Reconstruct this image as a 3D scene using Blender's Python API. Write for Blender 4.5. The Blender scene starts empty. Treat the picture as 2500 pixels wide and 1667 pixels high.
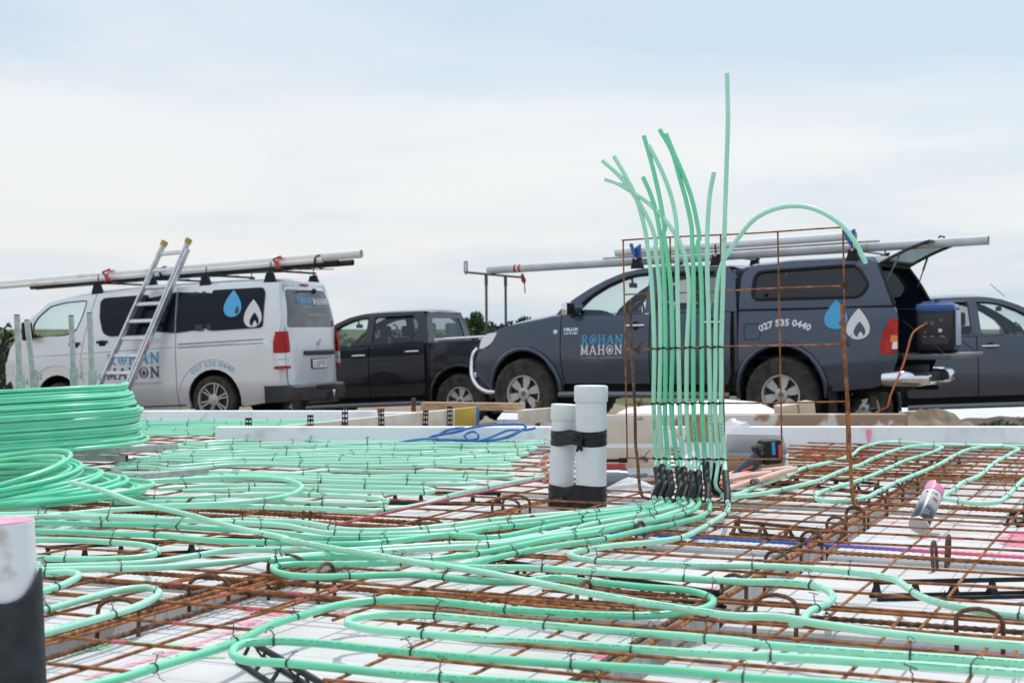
import bpy, bmesh, math, random
from mathutils import Vector, Matrix
R = math.radians
sc = bpy.context.scene
COL = sc.collection
rnd = random.Random(11)
# ------------------------------------------------------------------ camera
cam_d = bpy.data.cameras.new("Camera"); cam = bpy.data.objects.new("Camera", cam_d)
COL.objects.link(cam); sc.camera = cam
cam.location = (0, 0, .6125); cam.rotation_euler = (R(90) - .01165, 0, 0)
cam_d.sensor_width = 36; cam_d.lens = 55.01; cam_d.clip_start = .05; cam_d.clip_end = 3000
cam_d.dof.use_dof = True; cam_d.dof.focus_distance = 5.3; cam_d.dof.aperture_fstop = 9
# ------------------------------------------------------------------ world: hazy sky with thin cloud
SUN_EL, SUN_AZ = 58, 24          # azimuth clockwise from +Y (ahead of the camera)
w = bpy.data.worlds.new("World"); sc.world = w; w.use_nodes = True
nt = w.node_tree; nd = nt.nodes; lk = nt.links
for n in list(nd): nd.remove(n)
def N(t, **k):
    n = nd.new(t)
    for a, b in k.items(): setattr(n, a, b)
    return n
out = N('ShaderNodeOutputWorld'); bg = N('ShaderNodeBackground'); bg.inputs[1].default_value = .1
sky = N('ShaderNodeTexSky', sky_type='NISHITA', sun_disc=False)
sky.sun_elevation = R(SUN_EL); sky.sun_rotation = R(SUN_AZ); sky.air_density = 1.0; sky.dust_density = 2.5; sky.ozone_density = 1.0
tc = N('ShaderNodeTexCoord'); sx = N('ShaderNodeSeparateXYZ'); lk.new(tc.outputs['Generated'], sx.inputs[0])
def M(op, a, b=None, c=None, clamp=False):
    n = N('ShaderNodeMath', operation=op, use_clamp=clamp)
    for i, v in enumerate((a, b, c)):
        if v is None: continue
        if hasattr(v, 'is_linked'): lk.new(v, n.inputs[i])
        else: n.inputs[i].default_value = v
    return n.outputs[0]
zc = M('MAXIMUM', sx.outputs[2], 0.0)
den = M('ADD', zc, .11)
cx = M('DIVIDE', sx.outputs[0], den); cy = M('DIVIDE', sx.outputs[1], den)
cb = N('ShaderNodeCombineXYZ'); lk.new(cx, cb.inputs[0]); lk.new(cy, cb.inputs[1])
nz = N('ShaderNodeTexNoise'); nz.inputs['Scale'].default_value = .62; nz.inputs['Detail'].default_value = 7; nz.inputs['Roughness'].default_value = .5
nz.inputs['Distortion'].default_value = .5; lk.new(cb.outputs[0], nz.inputs['Vector'])
nz2 = N('ShaderNodeTexNoise'); nz2.inputs['Scale'].default_value = 2.6; nz2.inputs['Detail'].default_value = 5; lk.new(cb.outputs[0], nz2.inputs['Vector'])
# thick low bank between 2.5 and 9 degrees, thinner above and just over the horizon
mr = N('ShaderNodeValToRGB'); lk.new(M('MULTIPLY', zc, 3.0), mr.inputs[0])
cr = mr.color_ramp; cr.elements[0].position = 0; cr.elements[0].color = (.66,)*3 + (1,)
cr.elements[1].position = 1; cr.elements[1].color = (.5,)*3 + (1,)
for p, v in ((.09, .66), (.17, .80), (.30, .92), (.41, .82), (.465, .52), (.52, .20), (.62, .06), (.75, .3)):
    e = cr.elements.new(p); e.color = (v, v, v, 1)
left = M('MULTIPLY', sx.outputs[0], -.55)
dens = M('ADD', M('ADD', mr.outputs[0], left), M('MULTIPLY', M('SUBTRACT', nz.outputs[0], .5), 2.3))
dens = M('ADD', dens, M('MULTIPLY', M('SUBTRACT', nz2.outputs[0], .5), .45))
dens = M('SMOOTH_MIN', M('MAXIMUM', dens, 0.06), 1.0, .2)
cl = N('ShaderNodeMixRGB'); cl.inputs[1].default_value = (5.1, 6.35, 7.5, 1); cl.inputs[2].default_value = (7.75, 7.85, 7.95, 1)
lk.new(dens, cl.inputs[0])
tint = N('ShaderNodeMixRGB'); tint.inputs[0].default_value = .86
lk.new(sky.outputs[0], tint.inputs[1]); lk.new(cl.outputs[0], tint.inputs[2])
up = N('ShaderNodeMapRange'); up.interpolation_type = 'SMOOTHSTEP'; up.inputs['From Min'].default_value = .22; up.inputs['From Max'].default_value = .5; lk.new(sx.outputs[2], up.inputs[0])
br = N('ShaderNodeMixRGB', blend_type='MULTIPLY'); br.inputs[2].default_value = (1.14, 1.19, 1.28, 1); lk.new(up.outputs[0], br.inputs[0]); lk.new(tint.outputs[0], br.inputs[1])  # unseen sky above the view, brightened and blued as added fill light
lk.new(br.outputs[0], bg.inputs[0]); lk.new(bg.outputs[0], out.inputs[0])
# ------------------------------------------------------------------ sun
sd = bpy.data.lights.new("Sun", 'SUN'); sun = bpy.data.objects.new("Sun", sd); COL.objects.link(sun)
sd.energy = 2.1; sd.angle = R(.6); sd.color = (1, .96, .9)
sv = Vector((math.sin(R(SUN_AZ))*math.cos(R(SUN_EL)), math.cos(R(SUN_AZ))*math.cos(R(SUN_EL)), math.sin(R(SUN_EL))))
sun.rotation_euler = sv.to_track_quat('Z', 'Y').to_euler()
sun.location = sv*50
sc.view_settings.view_transform = 'Standard'; sc.view_settings.look = 'None'
sc.view_settings.exposure = .26; sc.view_settings.gamma = 1
try:
    sc.cycles.max_bounces = 8; sc.cycles.transparent_max_bounces = 16; sc.cycles.use_denoising = True
except Exception: pass
# ------------------------------------------------------------------ materials
MATS = {}
def mat(name, c, rough=.5, metal=0., c2=None, scale=8., detail=4., bump=0., bscale=None, spec=.5, coat=0., sss=0., trans=0., ramp=(.4, .62), coord='Object', stretch=None):
    if name in MATS: return MATS[name]
    m = bpy.data.materials.new(name); m.use_nodes = True; t = m.node_tree; b = t.nodes['Principled BSDF']
    b.inputs['Base Color'].default_value = (*c, 1); b.inputs['Roughness'].default_value = rough; b.inputs['Metallic'].default_value = metal
    b.inputs['Specular IOR Level'].default_value = spec; b.inputs['Coat Weight'].default_value = coat; b.inputs['Coat Roughness'].default_value = .05
    if sss:
        b.inputs['Subsurface Weight'].default_value = sss; b.inputs['Subsurface Radius'].default_value = (.5, 1, .6); b.inputs['Subsurface Scale'].default_value = .012
    b.inputs['Transmission Weight'].default_value = trans
    if c2 or bump:
        tcn = t.nodes.new('ShaderNodeTexCoord'); vec = tcn.outputs[coord]
        if stretch:
            mp = t.nodes.new('ShaderNodeMapping'); mp.inputs['Scale'].default_value = stretch; t.links.new(vec, mp.inputs[0]); vec = mp.outputs[0]
        n = t.nodes.new('ShaderNodeTexNoise'); n.inputs['Scale'].default_value = scale; n.inputs['Detail'].default_value = detail
        t.links.new(vec, n.inputs['Vector'])
        if c2:
            r = t.nodes.new('ShaderNodeValToRGB'); r.color_ramp.elements[0].color = (*c, 1); r.color_ramp.elements[1].color = (*c2, 1)
            r.color_ramp.elements[0].position, r.color_ramp.elements[1].position = ramp
            t.links.new(n.outputs[0], r.inputs[0]); t.links.new(r.outputs[0], b.inputs['Base Color'])
        if bump:
            n2 = t.nodes.new('ShaderNodeTexNoise'); n2.inputs['Scale'].default_value = bscale or scale*3; n2.inputs['Detail'].default_value = 3
            t.links.new(vec, n2.inputs['Vector'])
            bp = t.nodes.new('ShaderNodeBump'); bp.inputs['Strength'].default_value = bump; bp.inputs['Distance'].default_value = .01
            t.links.new(n2.outputs[0], bp.inputs['Height']); t.links.new(bp.outputs[0], b.inputs['Normal'])
    MATS[name] = m; return m
def glass(name, tint, refl=.12, dark=0.):
    if name in MATS: return MATS[name]
    m = bpy.data.materials.new(name); m.use_nodes = True; t = m.node_tree
    for n in list(t.nodes):
        if n.type != 'OUTPUT_MATERIAL': t.nodes.remove(n)
    o = t.nodes['Material Output']
    tr = t.nodes.new('ShaderNodeBsdfTransparent'); tr.inputs[0].default_value = (*tint, 1)
    gl = t.nodes.new('ShaderNodeBsdfGlossy'); gl.inputs['Roughness'].default_value = .03; gl.inputs[0].default_value = (.9, .95, 1, 1)
    lw = t.nodes.new('ShaderNodeLayerWeight'); pw = t.nodes.new('ShaderNodeMath'); pw.operation = 'POWER'; pw.inputs[1].default_value = 4; t.links.new(lw.outputs['Facing'], pw.inputs[0])
    fr = t.nodes.new('ShaderNodeMath'); fr.operation = 'MULTIPLY_ADD'; fr.inputs[1].default_value = .6; fr.inputs[2].default_value = .045; t.links.new(pw.outputs[0], fr.inputs[0])
    mx = t.nodes.new('ShaderNodeMixShader')
    t.links.new(fr.outputs[0], mx.inputs[0]); t.links.new(tr.outputs[0], mx.inputs[1]); t.links.new(gl.outputs[0], mx.inputs[2])
    t.links.new(mx.outputs[0], o.inputs[0]); MATS[name] = m; return m
rust = mat('rust', (.175, .058, .018), .85, 0, (.40, .155, .052), 45, 5, .25, 200)
rustd = mat('rust_dark', (.075, .038, .022), .85, 0, (.22, .105, .05), 60, 5, .3, 300)
rustp = mat('rust_pink', (.62, .10, .17), .8, 0, (.3, .08, .07), 25, 4)
green = mat('pipe_green', (.29, .73, .49), .30, 0, (.38, .78, .56), 3.5, 5, sss=.25, spec=.5)
greenb = mat('pipe_green_deep', (.16, .64, .38), .30, 0, (.22, .69, .44), 3.5, 5, sss=.25)
greenk = mat('pipe_green_coil', (.15, .66, .40), .3, 0, (.20, .70, .45), 9, 2, sss=.25)
greenc = mat('pipe_green_pale', (.37, .74, .54), .32, 0, (.45, .79, .61), 3.5, 5, sss=.25)
foam = mat('polystyrene', (.73, .73, .725), .9, 0, (.64, .63, .61), 5, 8, .12, 90, spec=.2, ramp=(.52, .75))
foamd = mat('polystyrene_worn', (.78, .79, .80), .9, 0, (.62, .58, .53), 7, 9, .12, 120, spec=.2, ramp=(.55, .78))
pvc = mat('pvc_white', (.73, .745, .75), .4, 0, (.70, .69, .66), 11, 7, spec=.5, ramp=(.55, .8))
black = mat('black_plastic', (.010, .010, .012), .6, spec=.35)
tapem = mat('black_tape', (.006, .006, .007), .3, 0, None, 30, 3, .5, 40, spec=.4, stretch=(1, 1, 6))
blkfoam = mat('black_foam', (.016, .017, .02), .8, 0, (.03, .03, .034), 30, 5, .2, 150)
wire = mat('tie_wire', (.035, .033, .032), .55, .6)
pink = mat('pink_spray', (.90, .25, .36), .8, 0, (.86, .42, .50), 30, 6)
pinks = mat('pink_faint', (.85, .55, .60), .9, 0, (.80, .75, .75), 30, 6)
greens = mat('green_spray', (.35, .72, .42), .9, 0, (.72, .79, .73), 30, 6)
violet = mat('violet_spray', (.28, .26, .72), .9, 0, (.62, .42, .70), 20, 6)
galv = mat('galvanised', (.50, .50, .49), .5, .4, (.36, .38, .37), 40, 6, .05, 100)
alu = mat('aluminium', (.66, .67, .68), .38, .7, (.55, .56, .57), 20, 4)
chrome = mat('chrome', (.75, .76, .78), .12, 1.)
timber = mat('timber', (.50, .34, .20), .8, 0, (.36, .22, .12), 14, 6, .1, 60, stretch=(1, 8, 8))
timberw = mat('timber_pale', (.66, .60, .52), .85, 0, (.48, .36, .22), 5, 7, .1, 60, ramp=(.45, .8))
splash = mat('timber_splashed', (.30, .20, .13), .9, 0, (.60, .55, .50), 4.5, 8, .1, 60, ramp=(.52, .56))
yellow = mat('yellow_paint', (.50, .33, .03), .6, 0, (.38, .23, .025), 12, 6, ramp=(.5, .8))
bluep = mat('blue_paint', (.03, .16, .42), .6)
carton = mat('cardboard', (.64, .53, .42), .9, 0, (.58, .46, .35), 6, 4)
cartond = mat('cardboard_inside', (.36, .24, .14), .9, 0, (.32, .21, .12), 6, 4)
cartonw = mat('carton_white', (.74, .74, .76), .8, 0, (.68, .68, .70), 8, 3)
orange = mat('orange_print', (.85, .22, .06), .7)
redp = mat('red_plastic', (.45, .045, .035), .4)
greyp = mat('grey_plastic', (.12, .12, .13), .45)
copper = mat('copper_pink', (.80, .52, .42), .5, 0, (.74, .44, .34), 8, 4)
hose = mat('blue_hose', (.025, .14, .42), .4, 0, (.05, .20, .52), 12, 3)
soil = mat('soil', (.20, .155, .115), 1, 0, (.32, .265, .205), 1.6, 9, .6, 8, spec=.1)
def far_grass(m):        # bare soil near the slab, rough grass farther out
    t = m.node_tree; b = t.nodes['Principled BSDF']; src = b.inputs['Base Color'].links[0].from_socket
    g = t.nodes.new('ShaderNodeNewGeometry'); s = t.nodes.new('ShaderNodeSeparateXYZ'); t.links.new(g.outputs['Position'], s.inputs[0])
    n = t.nodes.new('ShaderNodeTexNoise'); n.inputs['Scale'].default_value = .35; n.inputs['Detail'].default_value = 8; t.links.new(g.outputs['Position'], n.inputs['Vector'])
    a = t.nodes.new('ShaderNodeMath'); a.operation = 'MULTIPLY_ADD'; a.inputs[1].default_value = 14; t.links.new(n.outputs[0], a.inputs[0]); t.links.new(s.outputs[1], a.inputs[2])
    mr = t.nodes.new('ShaderNodeMapRange'); mr.inputs['From Min'].default_value = 52; mr.inputs['From Max'].default_value = 60; t.links.new(a.outputs[0], mr.inputs[0])
    mx = t.nodes.new('ShaderNodeMixRGB'); mx.inputs[2].default_value = (.10, .115, .05, 1); t.links.new(mr.outputs[0], mx.inputs[0]); t.links.new(src, mx.inputs[1]); t.links.new(mx.outputs[0], b.inputs['Base Color'])
far_grass(soil)
film = None
bark = mat('bark', (.09, .065, .045), .95, 0, (.05, .035, .025), 9, 5)
leafA = mat('leaf_dark', (.016, .030, .016), .8, 0, (.036, .056, .028), .9, 6, spec=.2, ramp=(.3, .7))
leafB = mat('leaf_olive', (.04, .06, .02), .8, 0, (.085, .11, .04), 1.2, 6, spec=.2, ramp=(.3, .7))
def foam_mat(name, c, c2, sc_):
    m = bpy.data.materials.new(name); m.use_nodes = True; t = m.node_tree; b = t.nodes['Principled BSDF']; b.inputs['Roughness'].default_value = .92; b.inputs['Specular IOR Level'].default_value = .15
    g = t.nodes.new('ShaderNodeNewGeometry'); L = t.links.new
    def noise(s, d, r=.6):
        n = t.nodes.new('ShaderNodeTexNoise'); n.inputs['Scale'].default_value = s; n.inputs['Detail'].default_value = d; n.inputs['Roughness'].default_value = r; L(g.outputs['Position'], n.inputs['Vector']); return n.outputs[0]
    def ramp(x, p0, v0, p1, v1):
        r = t.nodes.new('ShaderNodeValToRGB'); e = r.color_ramp.elements; e[0].position = p0; e[0].color = (*v0, 1); e[1].position = p1; e[1].color = (*v1, 1); L(x, r.inputs[0]); return r.outputs[0]
    def mul(a, bb, f=1.):
        n = t.nodes.new('ShaderNodeMixRGB'); n.blend_type = 'MULTIPLY'; n.inputs[0].default_value = f; L(a, n.inputs[1]); L(bb, n.inputs[2]); return n.outputs[0]
    base = ramp(noise(sc_, 8), .45, c, .75, c2)
    base = mul(base, ramp(noise(16, 10, .75), .60, (1, 1, 1), .74, (.55, .50, .44)))      # scuffs and trodden dirt
    base = mul(base, ramp(noise(90, 4, .7), .66, (1, 1, 1), .74, (.45, .42, .38)), .8)     # specks
    mp = t.nodes.new('ShaderNodeMapping'); mp.inputs['Rotation'].default_value = (0, 0, .4033); L(g.outputs['Position'], mp.inputs[0])
    wv = t.nodes.new('ShaderNodeTexBrick'); wv.inputs['Scale'].default_value = 1; wv.inputs['Brick Width'].default_value = .55; wv.inputs['Row Height'].default_value = .137; wv.inputs['Mortar Size'].default_value = .0022
    wv.inputs['Color1'].default_value = (1, 1, 1, 1); wv.inputs['Color2'].default_value = (1, 1, 1, 1); wv.inputs['Mortar'].default_value = (.70, .70, .72, 1); L(mp.outputs[0], wv.inputs[0])
    base = mul(base, wv.outputs[0])                                                         # thin grey lines in staggered rows
    L(base, b.inputs['Base Color'])
    bp = t.nodes.new('ShaderNodeBump'); bp.inputs['Strength'].default_value = .12; bp.inputs['Distance'].default_value = .004; L(noise(140, 3), bp.inputs['Height']); L(bp.outputs[0], b.inputs['Normal']); return m
foam = foam_mat('polystyrene_pod', (.645, .64, .63), (.53, .52, .49), 3)
def spray_mat(name, c):
    m = bpy.data.materials.new(name); m.use_nodes = True; t = m.node_tree; b = t.nodes['Principled BSDF']; b.inputs['Base Color'].default_value = (*c, 1); b.inputs['Roughness'].default_value = .9
    g = t.nodes.new('ShaderNodeNewGeometry'); n = t.nodes.new('ShaderNodeTexNoise'); n.inputs['Scale'].default_value = 55; n.inputs['Detail'].default_value = 9; n.inputs['Roughness'].default_value = .8; t.links.new(g.outputs['Position'], n.inputs['Vector'])
    r = t.nodes.new('ShaderNodeValToRGB'); r.color_ramp.elements[0].position = .40; r.color_ramp.elements[1].position = .60; r.color_ramp.elements[0].color = (.12, .12, .12, 1); t.links.new(n.outputs[0], r.inputs[0]); t.links.new(r.outputs[0], b.inputs['Alpha']); MATS[name] = m; return m
for k_, c_ in (('pink_spray_thin', (.90, .22, .34)), ('pink_faint', (.86, .42, .50)), ('green_spray', (.32, .72, .38)), ('violet_spray', (.26, .24, .72))): spray_mat(k_, c_)
# clear film
def filmmat():
    m = bpy.data.materials.new('clear_film'); m.use_nodes = True; t = m.node_tree; b = t.nodes['Principled BSDF']
    b.inputs['Base Color'].default_value = (.92, .93, .95, 1); b.inputs['Roughness'].default_value = .12; b.inputs['Alpha'].default_value = .55
    b.inputs['Specular IOR Level'].default_value = .8
    return m
film = filmmat()
# painted bar (blue then pink along its length)
def painted():
    m = bpy.data.materials.new('rust_painted'); m.use_nodes = True; t = m.node_tree; b = t.nodes['Principled BSDF']; b.inputs['Roughness'].default_value = .75
    tcn = t.nodes.new('ShaderNodeTexCoord'); s = t.nodes.new('ShaderNodeSeparateXYZ'); t.links.new(tcn.outputs['Object'], s.inputs[0])
    n = t.nodes.new('ShaderNodeTexNoise'); n.inputs['Scale'].default_value = 7; n.inputs['Detail'].default_value = 8; t.links.new(tcn.outputs['Object'], n.inputs['Vector'])
    a = t.nodes.new('ShaderNodeMath'); a.operation = 'MULTIPLY_ADD'; a.inputs[1].default_value = .35; t.links.new(n.outputs[0], a.inputs[0]); t.links.new(s.outputs[0], a.inputs[2])
    r = t.nodes.new('ShaderNodeValToRGB'); r.color_ramp.interpolation = 'EASE'
    mr = t.nodes.new('ShaderNodeMapRange'); mr.inputs['From Min'].default_value = -2; mr.inputs['From Max'].default_value = 2; t.links.new(a.outputs[0], mr.inputs[0]); t.links.new(mr.outputs[0], r.inputs[0])
    el = r.color_ramp.elements; el[0].position = .60; el[0].color = (.12, .06, .03, 1); el[1].position = .66; el[1].color = (.03, .17, .5, 1)
    for p, c in ((.80, (.05, .16, .52, 1)), (.87, (.25, .15, .5, 1)), (.905, (.85, .16, .3, 1)), (.98, (.85, .2, .33, 1))):
        e = el.new(p); e.color = c
    t.links.new(r.outputs[0], b.inputs['Base Color']); return m
paintbar = painted()
# ------------------------------------------------------------------ mesh helpers
class MB:
    def __init__(s): s.v = []; s.f = []
    def add(s, v, f):
        o = len(s.v); s.v += [tuple(p) for p in v]; s.f += [tuple(i + o for i in q) for q in f]; return s
    def box(s, c, d, m=None, bev=0):
        x, y, z = (k/2 for k in d)
        if bev:
            b = min(bev, x*.9, y*.9, z*.9); vs = []; 
            bm = bmesh.new(); bmesh.ops.create_cube(bm, size=1)
            for q in bm.verts: q.co = Vector((q.co.x*d[0], q.co.y*d[1], q.co.z*d[2]))
            bmesh.ops.bevel(bm, geom=bm.edges[:], offset=b, segments=2, affect='EDGES', profile=.6)
            bm.verts.index_update()
            vs = [q.co.copy() for q in bm.verts]; fs = [tuple(q.index for q in f.verts) for f in bm.faces]; bm.free()
        else:
            vs = [Vector((i*x, j*y, k*z)) for i in (-1, 1) for j in (-1, 1) for k in (-1, 1)]
            fs = [(0, 1, 3, 2), (4, 6, 7, 5), (0, 4, 5, 1), (2, 3, 7, 6), (0, 2, 6, 4), (1, 5, 7, 3)]
        c = Vector(c)
        vs = [(m @ q if m else q) + c for q in vs]
        return s.add(vs, fs)
    def bar(s, p, q, wd, ht, up=(0, 0, 1)):      # rectangular bar from p to q
        p, q = Vector(p), Vector(q); d = (q - p); L = d.length; d.normalize(); u = Vector(up)
        sd = d.cross(u).normalized(); u = sd.cross(d)
        m = Matrix((d, sd, u)).transposed()
        return s.box((p + q)/2, (L, wd, ht), m)
    def tube(s, pts, r, n=8, closed=False, cap=True, rf=None, arc=None):
        pts = [Vector(p) for p in pts]; N_ = len(pts)
        if N_ < 2: return s
        t0 = (pts[1] - pts[0]).normalized(); up = Vector((0, 0, 1)) if abs(t0.z) < .9 else Vector((1, 0, 0))
        nrm = (up - t0*up.dot(t0)).normalized(); vs = []; prev = t0
        m = n if arc is None else n + 1
        for i, p in enumerate(pts):
            if closed: t = (pts[(i + 1) % N_] - pts[i - 1]).normalized()
            else: t = (pts[min(i + 1, N_ - 1)] - pts[max(i - 1, 0)])
            t = t.normalized() if t.length > 1e-9 else prev
            nrm = nrm - t*nrm.dot(t)
            if nrm.length < 1e-6: nrm = t.orthogonal()
            nrm.normalize(); bn = t.cross(nrm); prev = t
            rr = r if rf is None else r*rf(i)
            for k in range(m):
                a = 2*math.pi*k/n if arc is None else arc[0] + (arc[1] - arc[0])*k/n
                vs.append(p + (nrm*math.cos(a) + bn*math.sin(a))*rr)
        fs = []
        for i in range(N_ if closed else N_ - 1):
            a, b = i*m, ((i + 1) % N_)*m
            for k in range(n):
                k2 = (k + 1) % m if arc is None else k + 1
                fs.append((a + k, a + k2, b + k2, b + k))
        if cap and not closed and arc is None:
            fs.append(tuple(range(n))[::-1]); fs.append(tuple(range((N_ - 1)*n, N_*n)))
        return s.add(vs, fs)
    def lathe(s, prof, n=32, o=(0, 0, 0), m=None, rf=None, cap=True):   # prof: (r, h) about local z
        vs = []; o = Vector(o)
        for i, (r, h) in enumerate(prof):
            for k in range(n):
                a = 2*math.pi*k/n; rr = r if rf is None else rf(i, k, r)
                v = Vector((rr*math.cos(a), rr*math.sin(a), h)); vs.append((m @ v if m else v) + o)
        fs = []
        for i in range(len(prof) - 1):
            for k in range(n):
                k2 = (k + 1) % n; fs.append((i*n + k, i*n + k2, (i + 1)*n + k2, (i + 1)*n + k))
        if cap: fs.append(tuple(range(n))[::-1]); fs.append(tuple(range((len(prof) - 1)*n, len(prof)*n)))
        return s.add(vs, fs)
    def prism(s, poly, d, o=(0, 0, 0), m=None, taper=1.):      # poly in local xy, extruded d along local z
        n = len(poly); o = Vector(o); cxx = sum(p[0] for p in poly)/n; cyy = sum(p[1] for p in poly)/n
        vs = [Vector((p[0], p[1], 0)) for p in poly] + [Vector((cxx + (p[0] - cxx)*taper, cyy + (p[1] - cyy)*taper, d)) for p in poly]
        vs = [(m @ v if m else v) + o for v in vs]
        fs = [tuple(range(n))[::-1], tuple(range(n, 2*n))] + [(i, (i + 1) % n, n + (i + 1) % n, n + i) for i in range(n)]
        return s.add(vs, fs)
    def build(s, name, m, parent=None, ang=38, loc=None):
        me = bpy.data.meshes.new(name); me.from_pydata(s.v, [], s.f); me.update()
        bm = bmesh.new(); bm.from_mesh(me); bmesh.ops.recalc_face_normals(bm, faces=bm.faces); bm.to_mesh(me); bm.free()
        if m: me.materials.append(m)
        me.polygons.foreach_set('use_smooth', [True]*len(me.polygons))
        try: me.set_sharp_from_angle(angle=R(ang))
        except Exception: pass
        o = bpy.data.objects.new(name, me); COL.objects.link(o)
        if parent: o.parent = parent
        if loc: o.location = loc
        return o
def spline(pts, step):
    P = [Vector(p) for p in pts]; out = [P[0]]
    for i in range(len(P) - 1):
        p0 = P[i - 1] if i else P[i]*2 - P[i + 1]; p1, p2 = P[i], P[i + 1]; p3 = P[i + 2] if i + 2 < len(P) else P[i + 1]*2 - P[i]
        d = (p2 - p1).length; n = max(1, int(d/step))
        a = lambda u, v: max((v - u).length, 1e-5)**.5
        t0 = 0; t1 = t0 + a(p0, p1); t2 = t1 + a(p1, p2); t3 = t2 + a(p2, p3)
        for k in range(1, n + 1):
            t = t1 + (t2 - t1)*k/n
            A1 = p0*((t1 - t)/(t1 - t0)) + p1*((t - t0)/(t1 - t0)); A2 = p1*((t2 - t)/(t2 - t1)) + p2*((t - t1)/(t2 - t1)); A3 = p2*((t3 - t)/(t3 - t2)) + p3*((t - t2)/(t3 - t2))
            B1 = A1*((t2 - t)/(t2 - t0)) + A2*((t - t0)/(t2 - t0)); B2 = A2*((t3 - t)/(t3 - t1)) + A3*((t - t1)/(t3 - t1))
            out.append(B1*((t2 - t)/(t2 - t1)) + B2*((t - t1)/(t2 - t1)))
    return out
def tag(o, label=None, cat=None, group=None, kind=None):
    if label: o['label'] = label
    if cat: o['category'] = cat
    if group: o['group'] = group
    if kind: o['kind'] = kind
    return o
def empty(name, loc=(0, 0, 0), label=None, cat=None, group=None):
    o = bpy.data.objects.new(name, None); o.location = loc; o.empty_display_size = .1; COL.objects.link(o); return tag(o, label, cat, group)
def dup(o, name=None):
    c = o.copy(); COL.objects.link(c)
    for ch in o.children:
        d = ch.copy(); COL.objects.link(d); d.parent = c
        for g in ch.children:
            e = g.copy(); COL.objects.link(e); e.parent = d
    return c
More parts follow.
